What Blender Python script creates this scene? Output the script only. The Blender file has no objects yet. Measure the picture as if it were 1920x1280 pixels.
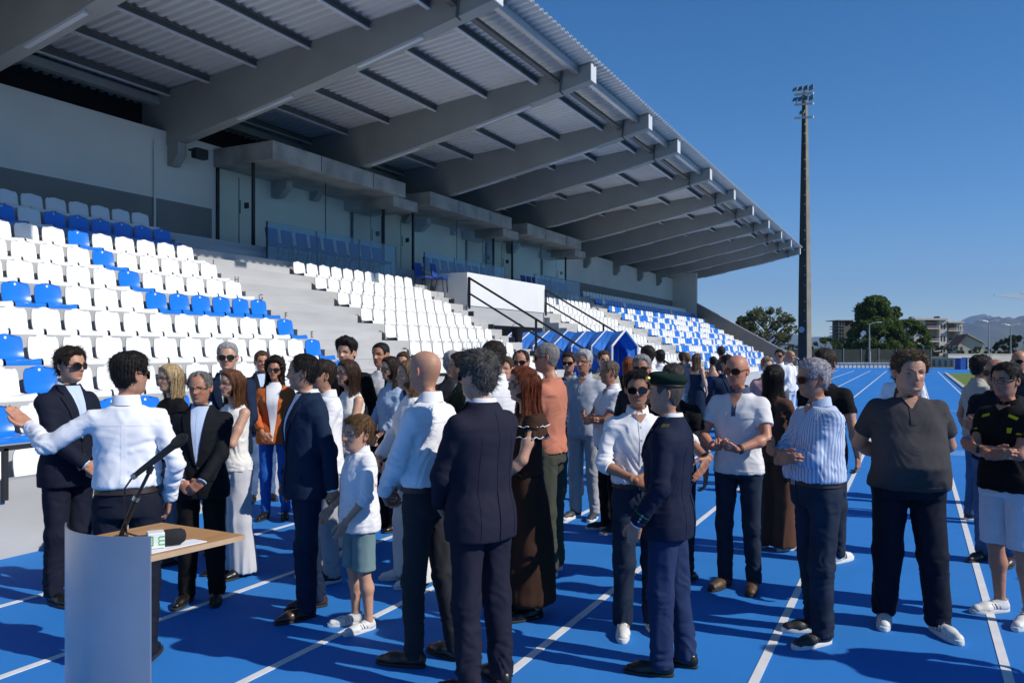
import bpy, bmesh, math, random
import numpy as np
from mathutils import Vector, Matrix, Euler

random.seed(7)
rng = np.random.default_rng(7)
R = math.radians
scene = bpy.context.scene
COL = scene.collection

# ------------------------------------------------------------------ camera
F_PX, CX, HOR_Y, CAM_H = 1493.0, 960.0, 654.0, 1.78      # in pixels of the 1920 x 1280 picture, metres
YAW = R(26.8)
SN, CS = math.sin(YAW), math.cos(YAW)
cam_data = bpy.data.cameras.new("camera")
cam = bpy.data.objects.new("camera", cam_data)
COL.objects.link(cam)
cam.location = (0, 0, CAM_H)
cam.rotation_euler = (R(90), 0, YAW)
cam_data.sensor_width = 36.0
cam_data.lens = 36.0 * F_PX / 1920.0
cam_data.shift_y = (HOR_Y - 640.0) / 1920.0
cam_data.clip_start = 0.05
cam_data.clip_end = 40000
scene.camera = cam

# ------------------------------------------------------------------ sky, sun, exposure
SUN_EL, SUN_AZ = R(37.0), R(87.0)        # azimuth clockwise from +Y (along the track)
world = bpy.data.worlds.new("World")
scene.world = world
world.use_nodes = True
wn, wl = world.node_tree.nodes, world.node_tree.links
wn.clear()
w_out = wn.new("ShaderNodeOutputWorld")
w_bg = wn.new("ShaderNodeBackground")
w_sky = wn.new("ShaderNodeTexSky")
w_sky.sky_type = 'NISHITA'
w_sky.sun_disc = False
w_sky.sun_elevation = SUN_EL
w_sky.sun_rotation = SUN_AZ
w_sky.altitude = 2500
w_sky.air_density = 1.0
w_sky.dust_density = 0.0
w_sky.ozone_density = 3.0
w_bg.inputs["Strength"].default_value = 0.120
w_hs = wn.new("ShaderNodeHueSaturation")
w_hs.inputs["Saturation"].default_value = 1.34
wl.new(w_sky.outputs[0], w_hs.inputs["Color"])
wl.new(w_hs.outputs[0], w_bg.inputs[0])
wl.new(w_bg.outputs[0], w_out.inputs[0])

sun_data = bpy.data.lights.new("sun", 'SUN')
sun_data.energy = 4.9
sun_data.angle = R(0.53)
sun_data.color = (1.0, 0.94, 0.85)
sun = bpy.data.objects.new("sun", sun_data)
COL.objects.link(sun)
SUN_DIR = Vector((math.sin(SUN_AZ) * math.cos(SUN_EL), math.cos(SUN_AZ) * math.cos(SUN_EL), math.sin(SUN_EL)))
sun.rotation_euler = SUN_DIR.to_track_quat('Z', 'Y').to_euler()
sun.location = (30, 0, 40)

scene.view_settings.view_transform = 'Standard'
scene.view_settings.look = 'None'
scene.view_settings.exposure = 0.10
scene.view_settings.gamma = 1.0
scene.view_settings.use_curve_mapping = False
scene.cycles.use_denoising = True
scene.cycles.max_bounces = 6
scene.cycles.diffuse_bounces = 3
scene.cycles.glossy_bounces = 3
scene.cycles.transmission_bounces = 4
scene.cycles.transparent_max_bounces = 8
scene.cycles.volume_bounces = 0
scene.cycles.caustics_reflective = False
scene.cycles.caustics_refractive = False
scene.cycles.sample_clamp_indirect = 6.0


# ------------------------------------------------------------------ picture <-> place
def at(px, d, z=0.0):
    """World point seen at picture column px, d metres in front of the camera, z above the ground."""
    u = (px - CX) / F_PX * d
    return Vector((u * CS - d * SN, u * SN + d * CS, z))


def depth_of(py, z=0.0):
    return F_PX * (CAM_H - z) / (py - HOR_Y)


def zat(py, d):
    return CAM_H - (py - HOR_Y) / F_PX * d


# ------------------------------------------------------------------ materials
MATS = {}


def mat(name, color, rough=0.6, metal=0.0, var=0.08, vscale=3.0, bump=0.0, bscale=60.0, spec=0.5, color2=None,
        stretch=(1, 1, 1), coat=0.0, detail=4.0, sheen=0.0):
    """Principled material: two noise-mixed colours, roughness variation and optional bump."""
    if name in MATS:
        return MATS[name]
    m = bpy.data.materials.new(name)
    m.use_nodes = True
    n, l = m.node_tree.nodes, m.node_tree.links
    b = n["Principled BSDF"]
    b.inputs["Roughness"].default_value = rough
    b.inputs["Metallic"].default_value = metal
    b.inputs["Specular IOR Level"].default_value = spec
    if coat:
        b.inputs["Coat Weight"].default_value = coat
        b.inputs["Coat Roughness"].default_value = 0.15
    if sheen:
        b.inputs["Sheen Weight"].default_value = sheen
    tc = n.new("ShaderNodeTexCoord")
    mp = n.new("ShaderNodeMapping")
    mp.inputs["Scale"].default_value = stretch
    l.new(tc.outputs["Object"], mp.inputs["Vector"])
    c1 = (*color, 1)
    c2 = (*color2, 1) if color2 else (*[max(0.0, c * (1 - 2 * var)) for c in color], 1)
    if var > 0 or color2:
        nz = n.new("ShaderNodeTexNoise")
        nz.inputs["Scale"].default_value = vscale
        nz.inputs["Detail"].default_value = detail
        l.new(mp.outputs[0], nz.inputs["Vector"])
        rp = n.new("ShaderNodeMapRange")
        rp.inputs[1].default_value = 0.35
        rp.inputs[2].default_value = 0.68
        l.new(nz.outputs["Fac"], rp.inputs[0])
        mx = n.new("ShaderNodeMix")
        mx.data_type = 'RGBA'
        mx.inputs[6].default_value = c1
        mx.inputs[7].default_value = c2
        l.new(rp.outputs[0], mx.inputs[0])
        l.new(mx.outputs[2], b.inputs["Base Color"])
        rr = n.new("ShaderNodeMapRange")
        rr.inputs[3].default_value = max(0.02, rough - 0.07)
        rr.inputs[4].default_value = min(1.0, rough + 0.07)
        l.new(nz.outputs["Fac"], rr.inputs[0])
        l.new(rr.outputs[0], b.inputs["Roughness"])
    else:
        b.inputs["Base Color"].default_value = c1
    if bump > 0:
        nb = n.new("ShaderNodeTexNoise")
        nb.inputs["Scale"].default_value = bscale
        nb.inputs["Detail"].default_value = 3
        l.new(mp.outputs[0], nb.inputs["Vector"])
        bp = n.new("ShaderNodeBump")
        bp.inputs["Strength"].default_value = bump
        bp.inputs["Distance"].default_value = 0.01
        l.new(nb.outputs["Fac"], bp.inputs["Height"])
        l.new(bp.outputs[0], b.inputs["Normal"])
    MATS[name] = m
    return m


def glass_mat(name, tint, alpha, rough=0.02, k=0.45):
    """Architectural glass: a transparent pane with a fresnel reflection."""
    if name in MATS:
        return MATS[name]
    m = bpy.data.materials.new(name)
    m.use_nodes = True
    n, l = m.node_tree.nodes, m.node_tree.links
    n.clear()
    o = n.new("ShaderNodeOutputMaterial")
    t = n.new("ShaderNodeBsdfTransparent")
    t.inputs[0].default_value = (*tint, 1)
    g = n.new("ShaderNodeBsdfGlossy")
    g.inputs["Roughness"].default_value = rough
    g.inputs["Color"].default_value = (0.9, 0.95, 1, 1)
    lw = n.new("ShaderNodeLayerWeight")
    lw.inputs["Blend"].default_value = 0.5
    pw = n.new("ShaderNodeMath")
    pw.operation = 'POWER'
    pw.inputs[1].default_value = 3.5
    l.new(lw.outputs["Facing"], pw.inputs[0])
    ad = n.new("ShaderNodeMath")
    ad.operation = 'MULTIPLY_ADD'
    ad.inputs[1].default_value = k
    ad.inputs[2].default_value = alpha
    ad.use_clamp = True
    mx = n.new("ShaderNodeMixShader")
    l.new(pw.outputs[0], ad.inputs[0])
    l.new(ad.outputs[0], mx.inputs[0])
    l.new(t.outputs[0], mx.inputs[1])
    l.new(g.outputs[0], mx.inputs[2])
    l.new(mx.outputs[0], o.inputs[0])
    MATS[name] = m
    return m


# ------------------------------------------------------------------ mesh helpers
def tag(o, label=None, cat=None, group=None, kind=None):
    if label: o["label"] = label
    if cat: o["category"] = cat
    if group: o["group"] = group
    if kind: o["kind"] = kind
    return o


def link(o, parent=None):
    COL.objects.link(o)
    if parent is not None:
        o.parent = parent
    return o


def empty(name, loc=(0, 0, 0), rz=0.0):
    o = bpy.data.objects.new(name, None)
    o.empty_display_size = 0.2
    o.location = loc
    o.rotation_euler = (0, 0, rz)
    return link(o)


def make_mesh(name, verts, faces, mats=None, smooth=False, fmat=None, auto=None):
    me = bpy.data.meshes.new(name)
    me.from_pydata([tuple(map(float, v)) for v in verts] if not isinstance(verts, np.ndarray) else verts.tolist(), [],
                   faces if not isinstance(faces, np.ndarray) else faces.tolist())
    if mats is not None:
        for m in (mats if isinstance(mats, (list, tuple)) else [mats]):
            me.materials.append(m)
    if fmat is not None:
        me.polygons.foreach_set("material_index", np.asarray(fmat, dtype=np.int32))
    if smooth:
        me.polygons.foreach_set("use_smooth", np.ones(len(me.polygons), dtype=bool))
        if auto is not None:
            me.set_sharp_from_angle(angle=R(auto))
    me.update()
    return me


def mesh_obj(name, me, parent=None, loc=None, rz=None):
    o = bpy.data.objects.new(name, me)
    link(o, parent)
    if loc is not None: o.location = loc
    if rz is not None: o.rotation_euler = (0, 0, rz)
    return o


class MB:
    """Collects simple solids into one mesh."""

    def __init__(self):
        self.v, self.f, self.m = [], [], []
        self.mi = 0

    def add(self, vs, fs):
        k = len(self.v)
        self.v += [tuple(v) for v in vs]
        for f in fs:
            self.f.append([i + k for i in f])
            self.m.append(self.mi)
        return self

    def box(self, x0, x1, y0, y1, z0, z1):
        x0, x1 = min(x0, x1), max(x0, x1)
        y0, y1 = min(y0, y1), max(y0, y1)
        z0, z1 = min(z0, z1), max(z0, z1)
        vs = [(x0, y0, z0), (x1, y0, z0), (x1, y1, z0), (x0, y1, z0), (x0, y0, z1), (x1, y0, z1), (x1, y1, z1), (x0, y1, z1)]
        return self.add(vs, [(0, 3, 2, 1), (4, 5, 6, 7), (0, 1, 5, 4), (1, 2, 6, 5), (2, 3, 7, 6), (3, 0, 4, 7)])

    def prism_y(self, poly, y0, y1):
        """poly: (x, z) corners, pushed from y0 to y1"""
        n = len(poly)
        vs = [(x, y0, z) for x, z in poly] + [(x, y1, z) for x, z in poly]
        fs = [[i, (i + 1) % n, n + (i + 1) % n, n + i] for i in range(n)]
        fs += [list(range(n))[::-1], list(range(n, 2 * n))]
        return self.add(vs, fs)

    def prism_z(self, poly, z0, z1):
        n = len(poly)
        vs = [(x, y, z0) for x, y in poly] + [(x, y, z1) for x, y in poly]
        fs = [[i, (i + 1) % n, n + (i + 1) % n, n + i] for i in range(n)]
        fs += [list(range(n))[::-1], list(range(n, 2 * n))]
        return self.add(vs, fs)

    def tube(self, pts, r, n=8, cap=True):
        pts = [Vector(p) for p in pts]
        rs = r if isinstance(r, (list, tuple)) else [r] * len(pts)
        up = Vector((0, 0, 1))
        k = len(self.v)
        vs, fs = [], []
        prev = None
        for i, p in enumerate(pts):
            a = pts[max(0, i - 1)]
            b = pts[min(len(pts) - 1, i + 1)]
            t = (b - a).normalized()
            if prev is None:
                s = t.cross(up if abs(t.z) < 0.9 else Vector((1, 0, 0))).normalized()
            else:
                s = (prev - t * prev.dot(t)).normalized()
            prev = s
            q = t.cross(s)
            for j in range(n):
                an = 2 * math.pi * j / n
                vs.append(p + (s * math.cos(an) + q * math.sin(an)) * rs[i])
        for i in range(len(pts) - 1):
            for j in range(n):
                fs.append([i * n + j, i * n + (j + 1) % n, (i + 1) * n + (j + 1) % n, (i + 1) * n + j])
        if cap:
            fs.append(list(range(n))[::-1])
            fs.append(list(range((len(pts) - 1) * n, len(pts) * n)))
        return self.add(vs, fs)

    def bar(self, a, b, w, h):
        """square bar from a to b, w wide and h deep"""
        a, b = Vector(a), Vector(b)
        t = (b - a).normalized()
        s = t.cross(Vector((0, 0, 1)) if abs(t.z) < 0.95 else Vector((1, 0, 0))).normalized() * (w / 2)
        q = s.cross(t).normalized() * (h / 2)
        vs = [a - s - q, a + s - q, a + s + q, a - s + q, b - s - q, b + s - q, b + s + q, b - s + q]
        return self.add(vs, [(0, 1, 2, 3), (7, 6, 5, 4), (0, 4, 5, 1), (1, 5, 6, 2), (2, 6, 7, 3), (3, 7, 4, 0)])

    def mesh(self, name, mats, smooth=False, auto=None, bevel=0.0):
        me = make_mesh(name, self.v, self.f, mats, False, self.m)
        bm = bmesh.new()
        bm.from_mesh(me)
        bmesh.ops.recalc_face_normals(bm, faces=bm.faces)
        if bevel > 0:
            bmesh.ops.bevel(bm, geom=[e for e in bm.edges if e.calc_face_angle(0) > 0.6], offset=bevel, segments=2,
                            affect='EDGES', profile=0.5)
        bm.to_mesh(me)
        bm.free()
        if smooth:
            me.polygons.foreach_set("use_smooth", np.ones(len(me.polygons), dtype=bool))
            if auto is not None:
                me.set_sharp_from_angle(angle=R(auto))
        me.update()
        return me

    def build(self, name, mats, parent=None, smooth=False, auto=35, bevel=0.0):
        return mesh_obj(name, self.mesh(name, mats, smooth, auto, bevel), parent)


def text_mesh(name, body, size, depth, m, xform, parent=None):
    """Lettering as a mesh; xform maps (x right, y up, z out of the surface) to the place."""
    cu = bpy.data.curves.new(name, 'FONT')
    cu.body = body
    cu.size = size
    cu.extrude = depth
    cu.align_x = 'CENTER'
    cu.align_y = 'CENTER'
    cu.resolution_u = 3
    tmp = bpy.data.objects.new(name + "_source", cu)
    me = tmp.to_mesh()
    out = bpy.data.meshes.new(name)
    vs = [xform @ v.co for v in me.vertices]
    fs = [list(p.vertices) for p in me.polygons]
    out.from_pydata(vs, [], fs)
    out.materials.append(m)
    out.update()
    tmp.to_mesh_clear()
    bpy.data.objects.remove(tmp)
    bpy.data.curves.remove(cu)
    return mesh_obj(name, out, parent)
# ================================================================== THE SETTING: ground, track
M_track = mat("track_blue", (0.026, 0.205, 0.60), 0.78, var=0.04, vscale=1.3, bump=0.35, bscale=420, spec=0.25, color2=(0.022, 0.188, 0.55), detail=8)
def scuffed(m, light=(0.09, 0.28, 0.60), amount=0.25):
    """dusty scuffs and rubber granules over a plain paint colour"""
    n, l = m.node_tree.nodes, m.node_tree.links
    b = n["Principled BSDF"]
    src = b.inputs["Base Color"].links[0].from_socket
    tc = [q for q in n if q.type == 'TEX_COORD'][0]
    for (sc, lo, hi, col, k, st) in ((0.55, .52, .78, light, amount, (1, .35, 1)), (260, .45, .8, (0.014, 0.12, 0.38), .3, (1, 1, 1)), (7.0, .60, .80, light, amount * .7, (3, .4, 1))):
        mp = n.new("ShaderNodeMapping"); mp.inputs["Scale"].default_value = st
        l.new(tc.outputs["Object"], mp.inputs["Vector"])
        nz = n.new("ShaderNodeTexNoise"); nz.inputs["Scale"].default_value = sc; nz.inputs["Detail"].default_value = 6
        l.new(mp.outputs[0], nz.inputs["Vector"])
        r = n.new("ShaderNodeMapRange"); r.inputs[1].default_value = lo; r.inputs[2].default_value = hi; r.inputs[4].default_value = k
        l.new(nz.outputs["Fac"], r.inputs[0])
        mx = n.new("ShaderNodeMix"); mx.data_type = 'RGBA'; mx.inputs[7].default_value = (*col, 1)
        l.new(r.outputs[0], mx.inputs[0]); l.new(src, mx.inputs[6]); src = mx.outputs[2]
    l.new(src, b.inputs["Base Color"])


scuffed(M_track)
M_line = mat("line_white", (0.72, 0.73, 0.73), 0.75, var=0.06, vscale=9)
M_grass = mat("turf_green", (0.13, 0.20, 0.022), 0.9, var=0.2, vscale=2, bump=0.6, bscale=90, color2=(0.10, 0.165, 0.018))
M_land = mat("dry_land", (0.14, 0.13, 0.07), 0.95, var=0.3, vscale=0.05, color2=(0.06, 0.085, 0.03))
M_kerb = mat("kerb_concrete", (0.52, 0.50, 0.46), 0.8, var=0.1, vscale=4)

g = MB().box(-9000, 9000, -9000, 9000, -0.4, -0.05).build("ground", M_land)
tag(g, kind="structure")
trk = MB().box(-12.5, 70, -14, 84, -0.3, 0.0).build("running_track", M_track)
tag(trk, kind="structure")
LANES = [0.455 - 1.22 * i for i in range(6)]
for i, x in enumerate(LANES):
    MB().box(x - 0.025, x + 0.025, -6, 71.5, -0.02, 0.004).build("lane_line", M_line, trk)
MB().box(1.655 - 0.025, 1.655 + 0.025, -6, 70.5, -0.02, 0.004).build("lane_line", M_line, trk)
for y in (63.5, 70.5):
    MB().box(-6.4, 1.6, y - 0.03, y + 0.03, -0.02, 0.0045).build("cross_line", M_line, trk)
M_pale = mat("zone_pale_blue", (0.10, 0.29, 0.62), 0.78, var=0.05)
MB().box(0.52, 1.6, 15.2, 16.0, -0.02, 0.003).build("exchange_zone_mark", M_pale, trk)
MB().box(0.52, 1.6, 26.0, 26.4, -0.02, 0.003).build("exchange_zone_mark", M_pale, trk)

turf = MB().prism_z([(2.15, 16), (60, 16), (60, 67.5), (3.4, 67.5), (2.15, 65.5)], -0.2, 0.01).build("infield_grass", M_grass)
tag(turf, kind="structure")
MB().box(3.95, 4.05, 16.2, 67.3, -0.02, 0.015).build("touch_line", M_line, turf)
kb = MB().box(1.95, 2.13, 12, 66.2, -0.05, 0.06).build("infield_kerb", M_kerb)
tag(kb, kind="structure")

# ================================================================== THE GRANDSTAND
M_conc = mat("terrace_concrete", (0.455, 0.46, 0.465), 0.85, var=0.09, vscale=0.9, stretch=(1, 0.6, 2.5), detail=7, bump=0.15, bscale=120)
M_wall_w = mat("wall_white_paint", (0.80, 0.755, 0.665), 0.75, var=0.04, vscale=0.7, bump=0.1, bscale=50)
M_wall_g = mat("wall_grey_paint", (0.235, 0.225, 0.205), 0.75, var=0.05, vscale=0.8, bump=0.1, bscale=50)
M_beam = mat("beam_grey", (0.36, 0.362, 0.33), 0.7, var=0.06, vscale=0.9, bump=0.1, bscale=40)
M_raw = mat("raw_concrete", (0.42, 0.41, 0.38), 0.85, var=0.2, vscale=1.6, bump=0.3, bscale=45, color2=(0.27, 0.265, 0.25))
M_sheet = mat("galvanised_sheet", (0.70, 0.69, 0.655), 0.45, metal=0.12, var=0.1, vscale=0.6, color2=(0.64, 0.62, 0.59))
M_purlin = mat("purlin_steel", (0.15, 0.145, 0.13), 0.6, metal=0.2, var=0.1, vscale=2)
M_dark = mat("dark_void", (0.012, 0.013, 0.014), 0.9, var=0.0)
M_black = mat("black_metal", (0.018, 0.02, 0.022), 0.45, metal=0.3, var=0.05)
M_rail = mat("rail_dark_grey", (0.035, 0.042, 0.048), 0.5, metal=0.4, var=0.05)
M_alu = mat("aluminium_trim", (0.55, 0.56, 0.57), 0.35, metal=0.8, var=0.04)
M_strip = mat("light_fitting_plastic", (0.62, 0.64, 0.66), 0.5, var=0.03)
M_glass = glass_mat("clear_glass", (0.965, 0.985, 0.97), 0.004, k=0.25)
M_balu = glass_mat("balustrade_glass", (0.66, 0.78, 0.86), 0.055, k=0.35)
M_vom = mat("parapet_white", (0.74, 0.75, 0.75), 0.75, var=0.04, vscale=0.8, bump=0.1, bscale=50)
M_letter = mat("letter_dark_grey", (0.06, 0.065, 0.07), 0.7, var=0.0)

stand = empty("grandstand", (-12, 30, 0))
tag(stand, "long grey grandstand with white and blue seats under a cantilevered metal roof", "grandstand")
STAND_OFF = Vector((12, -30, 0))


def part(mb, name, m, smooth=False, bevel=0.0, parent=None, auto=35):
    o = mb.build(name, m, parent or stand, smooth, auto, bevel)
    if parent is None:
        o.location = STAND_OFF
    return o


T_, R_, XB0, Z0 = 0.72, 0.415, 8.60, 0.32          # tread, riser, first seat back, first tread level
Y_A, Y_B = -6.0, 62.0
VOM0, VOM1 = 22.45, 28.65
ROWS = "ABCDEFGHIJK"
xb = lambda n: XB0 + T_ * n
xf = lambda n: xb(n) - 0.50
zt = lambda n: Z0 + R_ * n

for n in range(11):
    back = xf(n + 1) if n < 10 else 17.3
    segs = [(Y_A, VOM0), (VOM1, Y_B)] if n <= 6 else [(Y_A, Y_B)]
    for (a, b) in segs:
        part(MB().box(-back, -xf(n), a, b, -0.1 if n < 7 else 2.6, zt(n)), "terrace_step", M_conc)
# walkway and parapet wall in front of the first row
for (a, b) in ((Y_A, VOM0), (VOM1, Y_B)):
    part(MB().box(-8.1, -7.04, a, b, -0.1, 0.20), "front_walkway", M_conc)
    part(MB().box(-7.04, -6.9, a, b, -0.1, 0.66), "front_parapet", M_conc)
# aisles: half steps between the blocks
for (ya, yb) in ((12.68, 15.6), (21.35, VOM0 - 0.02), (VOM1 + 0.02, 29.75), (36.95, 39.2)):
    top = 10 if ya < 15 or ya > 35 else 9
    for n in range(0, top):
        part(MB().box(-xf(n + 1), -(xf(n + 1) - 0.33), ya, yb, zt(n) + 0.002, zt(n) + R_ / 2), "aisle_step", M_conc)

# back wall with its grey band
part(MB().box(-17.3, -17.0, Y_A, Y_B, 2.6, 7.31), "back_wall", M_wall_w)
for (a, b) in ((Y_A, 15.6), (37.3, Y_B - 0.3)):
    part(MB().box(-17.02, -16.996, a, b, 4.47, 5.57), "wall_band", M_wall_g)
part(MB().tube([(-16.96, 13.75, 4.47), (-16.96, 13.75, 7.0)], 0.03), "drain_pipe", M_wall_w, True)
# far end pier and the sloping parapet
part(MB().box(-17.3, -15.1, Y_B - 0.28, Y_B + 0.02, 0, 7.7), "end_pier", M_wall_w)
part(MB().prism_y([(-15.1, 0), (-15.1, 5.30), (-7.7, 1.08), (-7.7, 0)], Y_B - 0.25, Y_B), "end_parapet", M_wall_g)
part(MB().prism_y([(-15.1, 5.30), (-15.1, 5.36), (-7.6, 1.08), (-7.6, 1.02)], Y_B - 0.28, Y_B + 0.03), "parapet_coping", M_conc)

# the gap above the wall
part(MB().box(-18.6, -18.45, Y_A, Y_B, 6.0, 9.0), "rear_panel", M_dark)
part(MB().box(-17.45, -17.25, Y_A, Y_B, 8.02, 8.22), "rear_beam", M_beam)

# cantilever beams
BEAMS = [4.0, 9.15, 14.3, 19.65, 24.7, 28.15, 33.2, 38.1, 42.9, 48.0, 52.9, 57.4, 62.2]
TIP_X, ROOT_X = 7.55, 17.9


def beam_top(x):           # underside of the roof sheet, by distance from the track
    t = (ROOT_X - x) / (ROOT_X - TIP_X)
    return 8.28 + 0.95 * t - 0.08 * t * (1 - t)


def beam_bot(x):
    t = (16.2 - x) / 8.65
    return 7.10 + 1.70 * t - 0.25 * t * (1 - t)


xs_b = [ROOT_X - (ROOT_X - TIP_X) * i / 14 for i in range(15)]
poly = [(-x, beam_bot(x)) for x in xs_b] + [(-x, beam_top(x)) for x in reversed(xs_b)]
for y in BEAMS:
    b = part(MB().prism_y(poly, y - 0.17, y + 0.17), "roof_beam", M_beam)
    cap = MB().box(-TIP_X + 0.001, -TIP_X + 0.03, y - 0.19, y + 0.19, beam_bot(TIP_X) - 0.01, beam_top(TIP_X) + 0.01)
    c = cap.build("end_plate", M_strip, b)
    for (xa, xc) in ((14.6, 12.9), (11.0, 9.3)):
        s = MB().bar((-xa, y - 0.10, beam_bot(xa) - 0.035), (-xc, y - 0.10, beam_bot(xc) - 0.035), 0.10, 0.06)
        s.build("light_fitting", M_strip, b)
    MB().tube([(-8.35, y - 0.19, beam_top(8.35)), (-8.4, y - 0.2, beam_bot(8.4)), (-8.3, y - 0.21, beam_bot(8.3) - 0.12)], 0.025, 6).build("hanger", M_purlin, b)
    if y > 10:
        part(MB().prism_y([(-17.0, 7.02), (-16.62, 7.02), (-16.62, 6.72), (-16.85, 6.45), (-17.0, 6.45)], y - 0.14, y + 0.14), "corbel", M_beam)

# purlins and corrugated sheets, bay by bay
PURL = [16.9, 15.5, 13.95, 12.3, 10.65, 9.1]
for i in range(len(BEAMS) - 1):
    ya, yb = BEAMS[i] + 0.171, BEAMS[i + 1] - 0.171
    for x in PURL:
        z = beam_top(x) - 0.005
        m = MB()
        m.box(-x - 0.06, -x + 0.06, ya, yb, z - 0.035, z)
        m.box(-x - 0.02, -x + 0.02, ya, yb, z - 0.15, z - 0.035)
        m.mi = 1
        m.box(-x - 0.05, -x + 0.05, ya, yb, z - 0.175, z - 0.15)
        part(m, "purlin", [M_purlin, M_strip])
    z = beam_top(7.95)
    part(MB().box(-7.98, -7.86, ya, yb, z - 0.2, z - 0.005), "edge_purlin", M_alu)
    z = beam_top(8.45)
    part(MB().box(-8.55, -8.40, ya, yb, z - 0.30, z - 0.22), "cable_tray", M_purlin)
PITCH, DEPTH = 0.24, 0.066
SH_X = [18.5, 15.5, 12.5, 10.0, 8.2, 7.40]


def beam_top_ext(x):
    return beam_top(max(min(x, ROOT_X), TIP_X)) + (0.05 if x < TIP_X else 0.0) * (TIP_X - x) / 0.15


for i in range(len(BEAMS) - 1):
    ya, yb = BEAMS[i] + (0 if i else -0.3), BEAMS[i + 1] + (0 if i < len(BEAMS) - 2 else 0.35)
    k = int(round((yb - ya) / PITCH))
    p = (yb - ya) / k
    prof = []
    for j in range(k):
        y = ya + j * p
        prof += [(y, 0), (y + p * 0.34, 0), (y + p * 0.5, DEPTH), (y + p * 0.84, DEPTH)]
    prof.append((yb, 0))
    vs, fs = [], []
    for x in SH_X:
        for (y, dz) in prof:
            vs.append((-x, y, beam_top_ext(x) + 0.008 + dz))
    w = len(prof)
    for a in range(len(SH_X) - 1):
        for j in range(w - 1):
            fs.append((a * w + j, a * w + j + 1, (a + 1) * w + j + 1, (a + 1) * w + j))
    nb = len(vs)
    vs += [(x, y, z + 0.012) for (x, y, z) in vs]
    fs += [tuple(q + nb for q in reversed(f)) for f in fs]
    e = (len(SH_X) - 1) * w
    fs += [(e + j, e + j + 1, nb + e + j + 1, nb + e + j) for j in range(w - 1)]
    o = mesh_obj("roof_sheet", make_mesh("roof_sheet", vs, fs, M_sheet), stand)
    o.location = STAND_OFF

# loudspeakers
for (y, x) in ((14.68, 16.42), (23.4, 16.2)):
    sp = part(MB().box(-x - 0.12, -x + 0.12, y - 0.2, y + 0.2, 6.66, 6.93), "loudspeaker", M_black, bevel=0.05)
    MB().tube([(-x - 0.1, y, 6.90), (-x - 0.40, y, 6.95)], 0.03).build("bracket", M_black, sp)

# concrete canopies with glazed boxes
CANOPY = [(15.65, 21.7), (23.2, 29.4), (30.9, 37.1)]
GX = 15.66
for ci, (c0, c1) in enumerate(CANOPY):
    cz0, cz1 = 6.72, 7.20
    cn = part(MB().box(-17.0, -14.86, c0, c1, cz0, cz1), "canopy", M_raw, bevel=0.015)
    for y in (c0 + 1.9, c0 + 4.3):
        MB().box(-14.863, -14.852, y - 0.008, y + 0.008, cz0 + 0.02, cz1 - 0.02).build("joint", M_dark, cn)
    for y in (c0 + 2.3,):
        MB().prism_y([(-16.99, 6.719), (-16.4, 6.719), (-16.4, 6.5), (-16.7, 6.25), (-16.99, 6.25)], y - 0.13, y + 0.13).build("corbel", M_raw, cn)
    # step fascia behind at the far end
    MB().box(-16.98, -15.0, c1 - 0.5, c1 + 0.9, cz0 - 0.33, cz0 - 0.004).build("edge_beam", M_raw, cn)
    y0, y1 = c0 + 0.12, c1 - 0.12
    zf, zc = 4.475, 6.715
    # posts
    for (x, y) in ((16.96, y0), (GX, y0), (GX, y1), (16.96, y1)):
        part(MB().box(-x - 0.035, -x + 0.035, y - 0.035, y + 0.035, zf, zc - (0.33 if y > y0 + 1 else 0)), "glazing_post", M_black)
    # panes: near side, front (2), far side
    part(MB().box(-16.92, -GX - 0.04, y0 - 0.006, y0 + 0.006, zf + 0.02, zc - 0.01), "glass_pane", M_glass)
    ym = (y0 + y1) / 2
    part(MB().box(-GX - 0.006, -GX + 0.006, y0 + 0.04, ym - 0.006, zf + 0.02, zc - 0.01), "glass_pane", M_glass)
    part(MB().box(-GX - 0.006, -GX + 0.006, ym + 0.006, y1 - 0.04, zf + 0.02, zc - 0.01), "glass_pane", M_glass)
    part(MB().box(-16.92, -GX - 0.04, y1 - 0.006, y1 + 0.006, zf + 0.02, zc - 0.35), "glass_pane", M_glass)
    part(MB().box(-GX - 0.012, -GX + 0.012, ym - 0.006, ym + 0.006, zf, zc), "pane_joint", M_rail)
    for y in (y0, y1):
        h = MB().box(-GX - 0.30, -GX - 0.18, y - 0.03, y + 0.03, zf + 1.05, zf + 1.20)
        h.tube([(-GX - 0.42, y - 0.05, zf + 0.92), (-GX - 0.42, y - 0.05, zf + 1.28)], 0.014, 6)
        part(h, "door_lock", M_rail)
        part(MB().box(-GX - 0.52, -GX - 0.51, y - 0.012, y + 0.012, zf + 0.02, zc - 0.35), "door_edge", M_rail)
    # glass balustrade in front
    b0, b1 = (c0 - 0.35, c1 - 0.75) if ci < 2 else (c0 + 0.4, c1 - 0.6)
    if ci == 1: b0, b1 = 22.6, 28.5
    nb = 3
    for k in range(nb):
        ya, yb = b0 + (b1 - b0) * k / nb + 0.006, b0 + (b1 - b0) * (k + 1) / nb - 0.006
        part(MB().box(-14.71, -14.69, ya, yb, zt(9) + 0.003, zt(9) + 0.98), "balustrade_pane", M_balu)
    for k in range(nb + 1):
        y = b0 + (b1 - b0) * k / nb
        part(MB().box(-14.74, -14.72, y - 0.02, y + 0.02, zt(9), zt(9) + 0.98), "balustrade_clamp", M_rail)
    part(MB().bar((-15.0, b0 + 0.3, zt(9) + 0.50), (-15.0, b1 - 0.9, zt(9) + 0.50), 0.04, 0.04), "foot_rail", M_black)  # plain black bar behind the balustrade panes

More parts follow.
